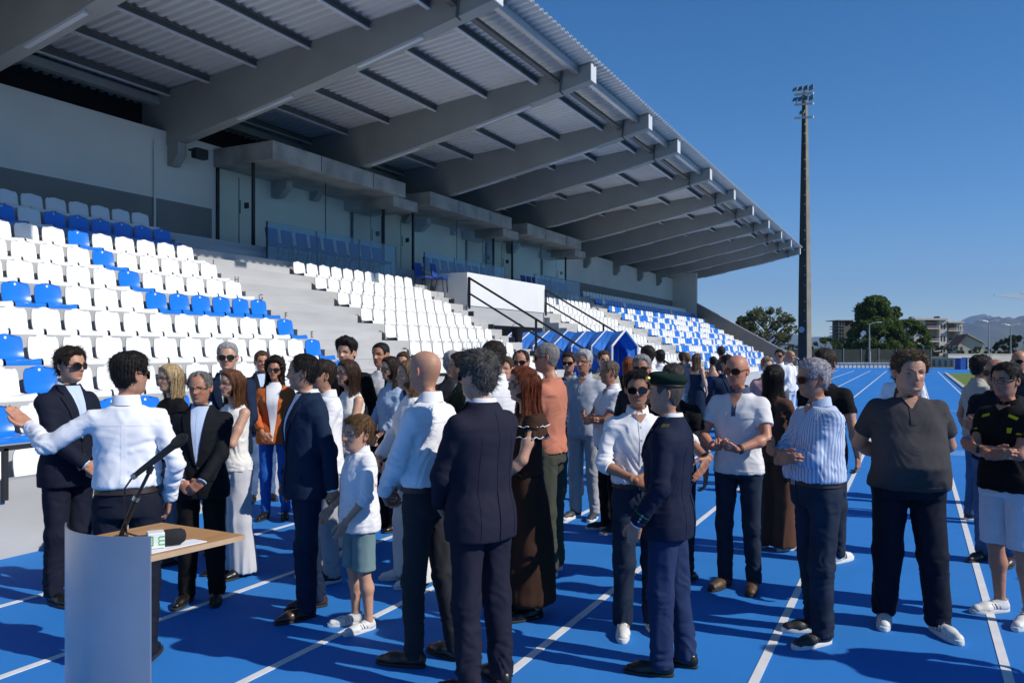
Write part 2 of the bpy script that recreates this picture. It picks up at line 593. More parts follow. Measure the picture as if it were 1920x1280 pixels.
# the vomitory: parapet box, its walls and the opening
part(MB().box(-13.22, -13.0, VOM0 + 0.05, VOM1 - 0.05, 3.20, 4.28), "vomitory_parapet", M_vom)
part(MB().box(-14.6, -13.221, VOM0 + 0.05, VOM0 + 0.25, 3.226, 4.278), "vomitory_parapet", M_vom)
part(MB().box(-14.6, -13.221, VOM1 - 0.25, VOM1 - 0.05, 3.226, 4.278), "vomitory_parapet", M_vom)
part(MB().box(-13.4, -13.03, VOM0 + 0.03, VOM1 - 0.03, 2.605, 3.198), "vomitory_lintel", M_conc)
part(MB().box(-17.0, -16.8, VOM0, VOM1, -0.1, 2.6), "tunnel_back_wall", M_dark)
for y in (VOM0 - 0.03, VOM1 - 0.17):
    part(MB().box(-16.9, -13.03, y, y + 0.2, -0.1, 2.6), "tunnel_side_wall", M_conc)
# handrails down both sides
sl = R_ / T_
for (y, m_) in ((VOM0 + 0.10, 1), (VOM1 - 0.05, 1)):
    hz = lambda x, o: 4.12 + o - (13.0 - x) * sl
    hr = MB()
    hr.bar((-12.98, y, hz(12.98, 0)), (-8.0, y, hz(8.0, 0)), 0.06, 0.06)
    hr.bar((-12.98, y, hz(12.98, -0.5)), (-8.0, y, hz(8.0, -0.5)), 0.055, 0.055)
    for x in (12.95, 10.55, 8.2):
        hr.bar((-x, y, hz(x, 0.0)), (-x, y, hz(x, -1.0)), 0.06, 0.06)
    part(hr, "handrail", M_black)
# small dark row plates at the step ends
for n in range(2, 9):
    part(MB().box(-xf(n) - 0.20, -xf(n) - 0.02, VOM0 - 0.55, VOM0 - 0.50, zt(n) + 0.002, zt(n) + 0.16), "end_bracket", M_rail)
# front rail at the near end
fr = MB()
fr.bar((-6.87, 1.0, 0.94), (-6.87, 4.62, 0.94), 0.04, 0.04)
for y in (1.6, 4.08):
    fr.bar((-6.87, y, 0.94), (-6.87, y, 0.5), 0.04, 0.04)
part(fr, "front_rail", M_rail)

# row letters painted at the aisle ends
for n in range(3, 9):
    for (yl, sz) in ((13.12, 0.19), (21.72, 0.14)):
        X = -(xf(n + 1) - (0.333 if yl > 20 else 0.0)) if False else -(xf(n + 1)) + (0.004 if yl < 12.74 else 0.334)
        xf_m = Matrix(((0, 0, 1, X), (1, 0, 0, yl), (0, 1, 0, zt(n) + 0.10), (0, 0, 0, 1)))
        t = text_mesh("row_letter", ROWS[n], sz, 0.002, M_letter, xf_m, stand)
        t.location = STAND_OFF

# ================================================================== THE SEATS
M_seat_w = mat("seat_white", (0.78, 0.79, 0.79), 0.38, var=0.02, coat=0.2)
M_seat_b = mat("seat_blue", (0.010, 0.185, 0.70), 0.30, var=0.03, coat=0.3)
M_disc = mat("seat_number_disc", (0.75, 0.78, 0.8), 0.5, var=0.0)


def seat_mesh(m, name, nu=9):
    """Moulded shell: rounded back, dished pan, rolled front lip. Back at y=0, front towards +x (the track)."""
    prof = [(-0.008, 0.414, 0.080), (-0.007, 0.411, 0.118), (-0.004, 0.402, 0.152), (0.000, 0.384, 0.182), (0.004, 0.354, 0.204), (0.010, 0.31, 0.215), (0.022, 0.20, 0.218), (0.040, 0.11, 0.216), (0.085, 0.065, 0.216),
            (0.18, 0.055, 0.220), (0.30, 0.062, 0.226), (0.385, 0.070, 0.230), (0.415, 0.055, 0.232), (0.42, 0.015, 0.232)]
    vs, fs = [], []
    for (x, z, w) in prof:
        for j in range(nu):
            s = -1 + 2 * j / (nu - 1)
            dish = 0.03 * (abs(s) ** 3)
            if z > 0.09: vs.append((x + dish * 0.9, s * w, z - (0.02 * s * s if z > 0.39 else 0)))
            else: vs.append((x, s * w, z + dish * 0.55 * (1 if x < 0.40 else 0)))
    for i in range(len(prof) - 1):
        for j in range(nu - 1):
            fs.append((i * nu + j, i * nu + j + 1, (i + 1) * nu + j + 1, (i + 1) * nu + j))
    nb = len(vs)
    for i, (x, z, w) in enumerate(prof):
        for j in range(nu):
            X, Y, Z = vs[i * nu + j]
            vs.append((X - 0.022, Y * 0.985, Z - 0.004) if z > 0.09 else (X - 0.006, Y * 0.985, Z - 0.022))
    fs += [tuple(q + nb for q in reversed(f)) for f in fs]
    P = len(prof)
    ring = [j for j in range(nu)] + [i * nu + nu - 1 for i in range(1, P)] + [(P - 1) * nu + j for j in range(nu - 2, -1, -1)] + [i * nu for i in range(P - 2, 0, -1)]
    for a in range(len(ring)):
        b = (a + 1) % len(ring)
        fs.append((ring[b], ring[a], ring[a] + nb, ring[b] + nb))
    me = make_mesh(name, vs, fs, m, True)
    bm = bmesh.new(); bm.from_mesh(me)
    bmesh.ops.recalc_face_normals(bm, faces=bm.faces)
    bm.to_mesh(me); bm.free()
    me.set_sharp_from_angle(angle=R(50))
    return me


ME_SW, ME_SB = seat_mesh(M_seat_w, "shell"), seat_mesh(M_seat_b, "shell")
dm = MB()
dm.add([(0.0 + 0.012 * 0, 0.02 * math.cos(a * math.pi / 4), 0.362 + 0.02 * math.sin(a * math.pi / 4)) for a in range(8)], [list(range(8))])
ME_DISC = dm.mesh("number_disc", M_disc)
ME_FOOT = MB().box(0.03, 0.33, -0.235, 0.235, 0.0, 0.034).mesh("mounting_bar", M_rail)
ORD = ["end", "second", "third", "fourth", "fifth", "sixth", "seventh", "eighth", "ninth", "tenth", "eleventh", "twelfth",
       "thirteenth", "fourteenth", "fifteenth", "sixteenth", "seventeenth", "eighteenth", "nineteenth", "twentieth"]


def add_seat(n, y, blue, label, group):
    o = empty("stadium_seat", (-xb(n) + 0.03, y, zt(n) + 0.004))
    o.rotation_euler = (0, 0, random.uniform(-0.012, 0.012))
    tag(o, label, "seat", group)
    mesh_obj("shell", ME_SB if blue else ME_SW, o)
    mesh_obj("mounting_bar", ME_FOOT, o)
    d = mesh_obj("number_disc", ME_DISC, o)
    d.location = (0.0105, 0, 0)
    return o


BLUE1 = {"J": {0, 1, 2, 3, 4, 5, 7, 8}, "I": {5}, "H": {5}, "G": {5}, "F": {0, 1, 2, 3, 4, 5, 9, 10}, "E": {0}, "D": {0, 12}, "C": {0, 12}, "B": {8, 9, 10, 11, 14}}
for n in range(11):
    L = ROWS[n]
    ymin = 0.565 * xb(n)
    k = 0
    while 12.37 - 0.5 * k > ymin - 0.3:
        y = 12.37 - 0.5 * k
        bl = k in BLUE1.get(L, ())
        pos = "at the aisle end" if k == 0 else f"{ORD[k]} from the aisle end"
        add_seat(n, y, bl, f"{'blue' if bl else 'white'} plastic seat {pos} of row {L}, nearest block", "seats of the nearest block")
        k += 1
for n in range(1, 9):
    for k in range(11):
        y = 16.0 + 0.5 * k
        pos = "at the near end" if k == 0 else f"{ORD[k]} from the near end"
        add_seat(n, y, False, f"white plastic seat {pos} of row {ROWS[n]}, second block", "seats of the second block")
for n in range(2, 9):
    for k in range(7):
        y = 36.6 - 0.5 * k
        pos = "at the far end" if k == 0 else f"{ORD[k]} from the far end"
        add_seat(n, y, False, f"white plastic seat {pos} of row {ROWS[n]} beyond the tunnel", "seats of the block beyond the tunnel")
# the rest of the far seats: one mass
sv = np.array([v.co for v in ME_SW.vertices]); sf = [list(p.vertices) for p in ME_SW.polygons]
av, af, am = [], [], []
pat = random.Random(5)
cells = []
for n in range(2, 9):
    for k in range(7, 14): cells.append((n, 36.6 - 0.5 * k, 0))
for n in range(11):
    run = 0; cur = 0
    for k in range(43):
        y = 39.75 + 0.5 * k
        if n == 10: c = 0
        elif n == 9: c = 0 if pat.random() < 0.2 else 1
        else:
            if run <= 0:
                cur = 1 - cur if k else 1
                run = (pat.choice([1, 1, 2, 2, 3]) if cur else pat.choice([1, 1, 2, 3, 5, 6])) if k else 1
            c = cur; run -= 1
        cells.append((n, y, c))
lo = seat_mesh(M_seat_w, "far_shell", 5)
sv = np.array([v.co for v in lo.vertices]); sf = [list(p.vertices) for p in lo.polygons]
base = 0
for (n, y, c) in cells:
    av.append(sv + np.array([-xb(n) + 0.03, y, zt(n) + 0.004]))
    af += [[i + base for i in f] for f in sf]
    am += [c] * len(sf)
    base += len(sv)
far = mesh_obj("far_stadium_seats", make_mesh("far_stadium_seats", np.concatenate(av), af, [M_seat_w, M_seat_b], True, am, auto=50))
tag(far, "rows of small white and blue seats filling the far end of the stand", "seats", kind="stuff")

# blue chairs on the terrace behind the glass balustrades
M_vip = mat("chair_blue_fabric", (0.01, 0.06, 0.30), 0.7, var=0.08)


def vip_chair_parts():
    s = MB().box(-0.20, 0.22, -0.22, 0.22, 0.42, 0.48).mesh("cushion", M_vip, bevel=0.02)
    b = MB().prism_y([(-0.20, 0.48), (-0.27, 0.92), (-0.22, 0.94), (-0.14, 0.48)], -0.21, 0.21).mesh("backrest", M_vip, bevel=0.02)
    l = MB()
    for sy in (-0.2, 0.2):
        l.tube([(0.2, sy, 0.0), (0.17, sy, 0.45)], 0.014, 6)
        l.tube([(-0.26, sy, 0.0), (-0.16, sy, 0.45), (-0.23, sy, 0.8)], 0.014, 6)
    return s, b, l.mesh("frame", M_black)


VIP = vip_chair_parts()
for ci, (c0, c1) in enumerate(CANOPY):
    names = ("first", "second", "third")
    for k in range(9):
        y = c0 + 0.35 + 0.58 * k
        o = empty("terrace_chair", (-15.02, y, zt(9) + 0.002))
        o.rotation_euler = (0, 0, random.uniform(-0.06, 0.06))
        tag(o, f"blue terrace chair under the {names[ci]} canopy, {'nearest one' if k == 0 else ORD[k] + ' from near end'}", "chair", "blue chairs behind the glass")
        for nm, me in zip(("cushion", "backrest", "frame"), VIP):
            mesh_obj(nm, me, o)
for k, (y, x) in enumerate(((21.75, 14.2), (22.25, 13.9))):
    o = empty("terrace_chair", (-x, y, zt(8) + 0.002))
    o.rotation_euler = (0, 0, 0.2 * k)
    tag(o, ("blue chair standing alone" if k == 0 else "blue chair standing right") + " beside the white tunnel parapet", "chair", "blue chairs beside the parapet")
    for nm, me in zip(("cushion", "backrest", "frame"), VIP):
        mesh_obj(nm, me, o)

# ================================================================== the blue players' tunnel
M_tun = mat("tunnel_blue_fabric", (0.016, 0.15, 0.56), 0.55, var=0.1, vscale=2.5, bump=0.2, bscale=14)
M_tube = mat("tunnel_white_tube", (0.70, 0.70, 0.74), 0.4, var=0.03)
tun = empty("players_tunnel", (-10.5, 25.55, 0))
tag(tun, "blue concertina fabric tunnel coming out of the stand entrance", "tunnel")
arch = [(-1.30, 0.0), (-1.31, 1.0), (-1.30, 1.86), (-0.66, 2.13), (0.0, 2.40), (0.66, 2.13), (1.30, 1.86), (1.31, 1.0), (1.30, 0.0)]
NS = 6
xs = []
for i in range(NS):
    for (o, s) in ((0, 0), (0.10, 0.12), (0.26, 0.55), (0.38, 1.0), (0.48, 0.6), (0.62, 0.12)):
        xs.append((8.65 + 0.70 * i + o, s))
xs.append((8.65 + 0.70 * NS, 0))
vs, fs = [], []
for (x, s) in xs:
    for j, (y, z) in enumerate(arch):
        pin = (0.30 if 0.5 < z < 1.5 else 0.20 if z > 1.8 and abs(y) > 1 else 0.06) * s
        drop = (0.26 if abs(y) > 1 else 0.12 if z < 2.3 else 0.05) * s if z > 1.5 else 0
        vs.append((-x + 10.5 + (0.10 * s if abs(y) > 1 else 0), y * (1 - pin / 1.3), z - drop))
w = len(arch)
for a in range(len(xs) - 1):
    for j in range(w - 1):
        fs.append((a * w + j, a * w + j + 1, (a + 1) * w + j + 1, (a + 1) * w + j))
mesh_obj("fabric_cover", make_mesh("fabric_cover", vs, fs, M_tun, False), tun)
for i in range(NS + 1):
    x = 8.65 + 0.70 * i
    MB().tube([(-x + 10.5, y * 1.012, z * 1.006) for (y, z) in arch], 0.022 if i else 0.04, 6).build("hoop", M_tube, tun, True)

# black bucket hanging on the rail
bk = empty("rubbish_bucket", tuple(at(970, 26.0, 2.0)))
tag(bk, "black bucket hanging on the stair handrail beside the blue tunnel", "bucket")
m = MB(); m.tube([(0, 0, 0), (0, 0, 0.42), (0, 0, 0.46)], [0.15, 0.2, 0.215], 14)
m.build("pail", M_black, bk, True, 40)
MB().tube([(0.2 * math.cos(a), 0, 0.46 + 0.16 * math.sin(a)) for a in [math.pi * i / 8 for i in range(9)]], 0.008, 5).build("handle", M_black, bk)
# ================================================================== FLOODLIGHT MAST
M_mast = mat("mast_concrete", (0.24, 0.215, 0.165), 0.85, var=0.12, vscale=1.5, bump=0.2, bscale=20)
M_hole = mat("mast_bolt", (0.72, 0.72, 0.7), 0.5, var=0)
M_lampg = mat("floodlight_glass", (0.12, 0.16, 0.17), 0.15, metal=0.4, var=0.05)
M_lampb = mat("floodlight_body", (0.30, 0.33, 0.34), 0.4, metal=0.6, var=0.05)
D_M = 70.0
p0 = at(1509, D_M, 0)
mast = empty("floodlight_mast", p0, R(-24))
tag(mast, "tall tapering concrete floodlight mast beyond the end of the stand", "floodlight mast")
H_M = zat(160, D_M)
pm = MB()
def ring(z, w, dd):
    return [(-w, -dd, z), (w, -dd, z), (w, dd, z), (-w, dd, z)]
zs = [(0, 0.46, 0.40), (8, 0.40, 0.35), (16, 0.29, 0.26), (H_M - 0.6, 0.17, 0.16)]
vs = sum([ring(*q) for q in zs], [])
fs = [[i * 4 + j, i * 4 + (j + 1) % 4, (i + 1) * 4 + (j + 1) % 4, (i + 1) * 4 + j] for i in range(3) for j in range(4)] + [[3, 2, 1, 0], [12, 13, 14, 15]]
pm.add(vs, fs).build("pole", M_mast, mast, bevel=0.04)
chn = MB()  # strip added over the mast face, the shade put into its dark colour
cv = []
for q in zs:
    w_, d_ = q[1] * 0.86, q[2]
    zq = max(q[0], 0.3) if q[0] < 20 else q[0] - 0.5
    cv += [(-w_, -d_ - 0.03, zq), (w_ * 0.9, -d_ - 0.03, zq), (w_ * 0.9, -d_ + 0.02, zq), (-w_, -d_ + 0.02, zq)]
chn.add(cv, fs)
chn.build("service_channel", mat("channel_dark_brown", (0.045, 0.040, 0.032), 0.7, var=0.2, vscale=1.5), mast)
bolts = MB()
z = 4.2
while z < H_M - 3:
    w = np.interp(z, [q[0] for q in zs], [q[1] for q in zs]); dd = np.interp(z, [q[0] for q in zs], [q[2] for q in zs])
    for o in (0, 0.9, 1.7):
        bolts.box(w * 0.45, w * 0.45 + 0.07, -dd - 0.05, -dd + 0.02, z + o, z + o + 0.07)
    z += 3.1
bolts.build("step_bolts", M_hole, mast)["kind"] = "stuff"
md = MB()
md.tube([(-0.06, -0.43, zat(618, D_M)), (-0.06, -0.38, zat(618, D_M))], 0.27, 20)
md.build("round_plate", mat("mast_plate_blue", (0.40, 0.52, 0.60), 0.5, var=0.03), mast, True)
arms = [(178, 4, -5), (197, 4, -5), (222, 1, -3)]
for (py, nl, _) in arms:
    z = zat(py, D_M)
    MB().bar((-0.78, -0.3, z + 0.13), (1.0, -0.3, z - 0.16), 0.16, 0.16).build("crossbar", M_strip, mast)
    for k in range(nl):
        x = -0.62 + 0.5 * k if nl > 1 else 0.05
        zz = z + 0.13 - 0.16 * (x + 0.78) + 0.12
        fl = empty("floodlight_temp")
        bpy.data.objects.remove(fl)
        lamp = MB()
        a = R(35 - 12 * k if nl > 1 else 30)
        c, s_ = math.cos(a), math.sin(a)
        def P(u, v, w_): return (x + u * 0.9 + 0.18 * w_ * (k + 1) / 2, -0.42 - c * w_ + s_ * v, zz + 0.3 + c * v * 0.8 + s_ * w_ * 0.2 + 0.10 * k * u)
        vs = [P(u, v, w_) for w_ in (0, 0.22) for (u, v) in ((-0.22, -0.24), (0.22, -0.24), (0.22, 0.24), (-0.22, 0.24))]
        lamp.add(vs, [(3, 2, 1, 0), (0, 1, 5, 4), (1, 2, 6, 5), (2, 3, 7, 6), (3, 0, 4, 7)])
        lamp.mi = 1
        lamp.add(vs, [(4, 5, 6, 7)])
        lamp.mi = 0
        lamp.bar((x, -0.32, zz), (x, -0.4, zz + 0.3), 0.05, 0.05)
        lamp.build("floodlight", [M_lampb, M_lampg], mast)

# ================================================================== FAR EDGE OF THE TRACK
M_wwall = mat("boundary_white", (0.62, 0.61, 0.57), 0.8, var=0.08, vscale=0.5)
M_fence = mat("fence_grey", (0.16, 0.18, 0.18), 0.6, metal=0.3, var=0.05)
M_post_g = mat("galvanised_post", (0.42, 0.44, 0.45), 0.45, metal=0.6, var=0.05)


def wall_between(name, label, pa, pb, h, m, thick=0.25, cat="wall", cope=True):
    d = (pb - pa); L = d.length; ang = math.atan2(d.y, d.x)
    e = empty(name, pa, ang)
    tag(e, label, cat)
    MB().box(0, L, 0, thick, -0.1, h).build("wall_body", m, e)
    if cope:
        MB().box(-0.02, L + 0.02, -0.04, thick + 0.04, h + 0.002, h + 0.06).build("coping", M_wwall, e)
    return e, L


wb, L = wall_between("boundary_wall", "low white wall along the far end of the blue track", at(1180, 73.5), at(1742, 75.5), 0.42, M_wwall)
for i in range(70):
    x = L * (i + 0.5) / 70
    MB().box(x - 0.012, x + 0.012, -0.16, -0.13, 0.0, 0.52).build("rail_post", M_fence, wb)
MB().box(0, L, -0.165, -0.125, 0.52, 0.55).build("rail", M_fence, wb)
wall_between("boundary_wall", "higher white boundary wall behind the blue shelter", at(1778, 82), at(1990, 84), 1.22, M_wwall)
wl3, L3 = wall_between("boundary_wall", "stepped white wall section under the apartment block", at(1735, 81.5), at(1790, 80), 0.82, M_wwall)
for i in range(5):
    x = L3 * (i + 0.5) / 5
    MB().box(x - 0.1, x + 0.1, -0.08, -0.001, 0.05, 0.65).build("buttress", M_wall_g, wl3)
fe = at(1480, 78); fb = at(1745, 80)
d = fb - fe; LF = d.length
fn = empty("mesh_fence", fe, math.atan2(d.y, d.x))
tag(fn, "dark mesh fence behind the low white wall and below the pine", "fence")
M_net = bpy.data.materials.new("fence_net")
M_net.use_nodes = True
nn, nl_ = M_net.node_tree.nodes, M_net.node_tree.links
pb_ = nn["Principled BSDF"]
pb_.inputs["Base Color"].default_value = (0.03, 0.04, 0.04, 1)
pb_.inputs["Roughness"].default_value = 0.7
pb_.inputs["Alpha"].default_value = 0.55
MB().box(0, LF, -0.01, 0.01, 0.0, 1.75).build("net", M_net, fn)
for i in range(9):
    x = LF * i / 8
    MB().tube([(x, -0.04, 0), (x, -0.04, 1.85)], 0.04, 6).build("fence_post", M_post_g, fn)

sh = empty("team_shelter", at(1812, 69), YAW)
tag(sh, "small blue and grey team shelter at the edge of the grass", "shelter")
w1 = 69 / F_PX
MB().box(-11 * w1, 1.5 * w1, 0, 0.9, 0, 0.98).build("blue_side", mat("shelter_blue", (0.01, 0.09, 0.34), 0.5), sh)
MB().box(1.6 * w1, 4.0 * w1, -0.06, 0.9, 0, 1.02).build("white_post", M_wwall, sh)
MB().box(4.1 * w1, 22 * w1, 0.6, 0.9, 0, 0.98).build("grey_back", M_wall_g, sh)
MB().box(4.1 * w1, 23 * w1, -0.1, 0.95, 0.985, 1.05).build("roof", M_wwall, sh)

# black goal-like frame beside the mast
gp = empty("training_frame", at(1462, 62), YAW)
tag(gp, "black tubular frame standing beyond the stand, beside the mast", "frame")
k = 62 / F_PX
fm = MB()
fm.bar((-22 * k, 0, zat(646, 62)), (24 * k, 0, zat(646, 62)), 0.09, 0.09)
fm.build("crossbar", M_black, gp)
fm = MB(); fm.bar((24 * k, 0, zat(646, 62)), (33 * k, 0.4, 0), 0.09, 0.09); fm.build("post", M_black, gp)
fm = MB(); fm.bar((-22 * k, 0, zat(646, 62)), (-22 * k, 0.4, 0), 0.09, 0.09); fm.build("post", M_black, gp)

# ================================================================== STREET LAMPS
def street_lamp(px, d, ytop, arms, label):
    e = empty("street_lamp", at(px, d), YAW)
    tag(e, label, "street lamp", "street lamps behind the track")
    z = zat(ytop, d)
    MB().tube([(0, 0, 0), (0, 0, z * 0.25), (0, 0, z)], [0.10, 0.085, 0.05], 8).build("pole", M_post_g, e, True)
    MB().tube([(0, 0, 0), (0, 0, 1.5)], [0.14, 0.14], 8).build("pole_base", M_post_g, e, True)
    for s in arms:
        a = MB().tube([(0, 0, z - 0.05), (s * 0.4, 0, z + 0.10), (s * 0.8, 0, z + 0.16)], 0.03, 6).build("arm", M_post_g, e, True)
        MB().box(s * 0.75, s * 1.25, -0.09, 0.09, z + 0.13, z + 0.19).build("lamp_head", M_strip, a, bevel=0.02)
    return e


street_lamp(1630, 79, 607, (1,), "grey street lamp with one arm standing before the pine")
street_lamp(1854, 95, 603, (-1, 1), "tall grey double-arm street lamp right of the gabled house")
street_lamp(1895, 105, 610, (-1, 1), "grey double-arm street lamp nearest the right picture edge")

# ================================================================== BUILDINGS
M_apt = mat("apartment_render", (0.62, 0.58, 0.52), 0.85, var=0.06, vscale=0.4)
M_apt_d = mat("apartment_grey", (0.36, 0.34, 0.31), 0.85, var=0.06, vscale=0.4)
M_win = mat("window_dark", (0.035, 0.04, 0.05), 0.2, var=0.0)
M_red = mat("red_awning", (0.42, 0.05, 0.06), 0.7, var=0.05)
M_tile = mat("roof_tile_red", (0.32, 0.10, 0.06), 0.8, var=0.15, vscale=2)
M_house = mat("house_cream", (0.62, 0.56, 0.44), 0.85, var=0.05, vscale=0.5)
DA = 200.0
ka = DA / F_PX
ap = empty("apartment_block", at(1714, DA), R(24))
tag(ap, "pale three-storey apartment block with balconies right of the pine", "apartment block")
zz = lambda py: zat(py, DA)
def bx(name, x0, x1, y0, y1, py0, py1, m, parent=ap):
    return MB().box(x0 * ka, x1 * ka, y0, y1, zz(py0), zz(py1)).build(name, m, parent)
bx("wall", 0, 20, 0, 10, 670, 600, M_apt)
bx("wall", 20.2, 46, 1.8, 10, 670, 602, M_apt_d)
bx("wall", 46.2, 60, 0, 10, 670, 599, M_apt)
bx("wall", 60.2, 88, 2.0, 10, 670, 606, M_apt_d)
bx("wall", 78, 88.2, 0, 10.2, 670, 603.6, M_apt)
bx("roof_slab", 0, 60, -0.6, 10.4, 600, 596.5, M_apt)
bx("roof_slab", 60.5, 89, -0.6, 10.4, 605.5, 602.6, M_apt)
bx("chimney", 6, 10, 3, 5, 597, 592.5, M_apt_d)
bx("chimney", 53, 57.5, 3, 5, 597, 592, M_black)
for (fy0, fy1) in ((613.5, 617), (637, 641), (655, 659)):
    bx("balcony", 20.2, 46, -0.9, 1.79, fy1, fy0 + 1.2, M_apt)
    bx("balcony", 60.6, 87.5, -0.7, 1.99, fy1 + 4, fy0 + 5.2, M_apt)
    bx("balcony_rail", 20.4, 45.8, -0.88, -0.8, fy0 - 1, fy0 - 2, M_apt)
    bx("balcony_rail", 60.8, 87.3, -0.68, -0.6, fy0 + 3, fy0 + 2, M_apt)
for (wy0, wy1) in ((617, 608), (640, 630), (660, 651)):
    for x in (48.5, 54):
        w_ = bx("window", x, x + 3, -0.03, 0.05, wy0, wy1, M_win)
    for x in (25, 36, 41):
        bx("window", x, x + 3.2, 1.72, 1.79, wy0 + 1, wy1, M_win)
    for x in (64, 71):
        bx("window", x, x + 3.2, 1.92, 1.99, wy0 + 4, wy1 + 3, M_win)
    for x in (80, 84):
        bx("window", x, x + 2.2, -0.05, 0.05, wy0 + 3, wy1 + 4, M_win)
    bx("window", 10, 14, -0.05, 0.05, wy0, wy1, M_win)
for (wy0, wy1) in ((615, 607), (641, 633)):
    bx("awning", 30, 34, 1.5, 1.71, wy0, wy1, M_red)

DH = 185.0
kh = DH / F_PX
ho = empty("gabled_house", at(1797, DH), R(16))
tag(ho, "cream gabled house with red tiled roof beside the apartment block", "house")
zh = lambda py: zat(py, DH)
pl = [(0, zh(666)), (0, zh(646)), (15 * kh, zh(629)), (43 * kh, zh(645)), (43 * kh, zh(666))]
MB().prism_y(pl, 0, 6).build("wall", M_house, ho)
rf = MB().add([(-1 * kh, -0.5, zh(647)), (15 * kh, -0.5, zh(627.5)), (15 * kh, 6.5, zh(627.5)), (-1 * kh, 6.5, zh(647)),
               (-1 * kh, -0.5, zh(645.5)), (15 * kh, -0.5, zh(626)), (15 * kh, 6.5, zh(626)), (-1 * kh, 6.5, zh(645.5))],
              [(0, 1, 2, 3), (7, 6, 5, 4), (0, 4, 5, 1), (1, 5, 6, 2), (2, 6, 7, 3), (3, 7, 4, 0)]).build("roof", M_tile, ho)
MB().add([(15.1 * kh, -0.5, zh(627.5)), (46 * kh, -0.5, zh(645)), (46 * kh, 6.5, zh(645)), (15.1 * kh, 6.5, zh(627.5)),
          (15.1 * kh, -0.5, zh(626)), (46 * kh, -0.5, zh(643.5)), (46 * kh, 6.5, zh(643.5)), (15.1 * kh, 6.5, zh(626))],
         [(0, 1, 2, 3), (7, 6, 5, 4), (0, 4, 5, 1), (1, 5, 6, 2), (2, 6, 7, 3), (3, 7, 4, 0)]).build("roof", M_house, ho)
MB().box(13 * kh, 16 * kh, 4, 5, zh(630), zh(622)).build("chimney", M_house, rf)
MB().box(28 * kh, 32 * kh, -0.06, 0.05, zh(661), zh(650)).build("window", M_win, ho)
MB().box(4 * kh, 7 * kh, -0.06, 0.05, zh(658), zh(650)).build("window", M_win, ho)

DS = 112.0
ks = DS / F_PX
sc_ = empty("scaffolded_tower", at(1574, DS), YAW)
tag(sc_, "grey building in scaffolding behind the left side of the pine", "building")
zs_ = lambda py: zat(py, DS)
MB().box(8 * ks, 26 * ks, 0, 4, -0.1, zs_(600)).build("wall", mat("scaffold_wall_dark", (0.13, 0.13, 0.115), 0.9, var=0.1), sc_)
MB().box(-4 * ks, 27 * ks, -0.4, 4.2, zs_(601), zs_(599.6)).build("roof_slab", M_apt_d, sc_)
for py in (612, 617, 624, 631, 640):
    MB().box(-3 * ks, 8 * ks, -0.3, 3, zs_(py), zs_(py - 1.3)).build("scaffold_board", M_fence, sc_)
for x in (-2.5, 3, 7.5):
    MB().bar((x * ks, -0.2, 0), (x * ks, -0.2, zs_(601)), 0.09, 0.09).build("scaffold_pole", M_fence, sc_)

# crane jib far to the right: mast stands outside the picture
DC = 240.0
kc = DC / F_PX
cr = empty("tower_crane", at(2010, DC), YAW)
tag(cr, "pale tower crane jib reaching in from the right above the hills", "crane")
zc_ = lambda py: zat(py, DC)
m_ = M_strip
j = MB()
a_, b_ = Vector((-146 * kc, 0, zc_(553.5))), Vector((10 * kc, 0, zc_(571)))
up = Vector((0, 0, 0.9))
j.bar(a_, b_, 0.35, 0.35); 
j.bar(a_ + Vector((8, 0, 0.6)), b_ + up * 2, 0.25, 0.25)
for i in range(16):
    p = a_.lerp(b_, (i + .6) / 16); q = (a_ + Vector((8, 0, .6))).lerp(b_ + up * 2, max(0, (i - .3)) / 16)
    j.bar(p, q, 0.12, 0.12)
j.build("jib", m_, cr)
MB().box(-0.8, 0.8, -0.8, 0.8, 0, zc_(560)).build("tower", m_, cr)

# ================================================================== TREES
def leaf_mat(name, c1, c2):
    m = mat(name, c1, 0.75, var=0.2, vscale=0.9, color2=c2, spec=0.25)
    b = m.node_tree.nodes["Principled BSDF"]
    n, l = m.node_tree.nodes, m.node_tree.links
    tr = n.new("ShaderNodeBsdfTranslucent")
    l.new(b.inputs["Base Color"].links[0].from_socket, tr.inputs["Color"])
    mx = n.new("ShaderNodeMixShader"); mx.inputs[0].default_value = 0.45
    out = [q for q in n if q.type == 'OUTPUT_MATERIAL'][0]
    l.new(b.outputs[0], mx.inputs[1]); l.new(tr.outputs[0], mx.inputs[2]); l.new(mx.outputs[0], out.inputs["Surface"])
    return m


M_bark = mat("bark", (0.09, 0.07, 0.05), 0.9, var=0.2, vscale=3)
M_pine = leaf_mat("pine_needles", (0.115, 0.180, 0.040), (0.060, 0.100, 0.024))
M_pine2 = leaf_mat("pine_needles_light", (0.115, 0.180, 0.032), (0.055, 0.095, 0.02))
M_olive = leaf_mat("sparse_leaves", (0.17, 0.18, 0.075), (0.10, 0.115, 0.045))
M_shrub = leaf_mat("shrub_leaves", (0.10, 0.16, 0.03), (0.04, 0.075, 0.015))
M_darkt = leaf_mat("dark_leaves", (0.06, 0.075, 0.028), (0.028, 0.04, 0.016))


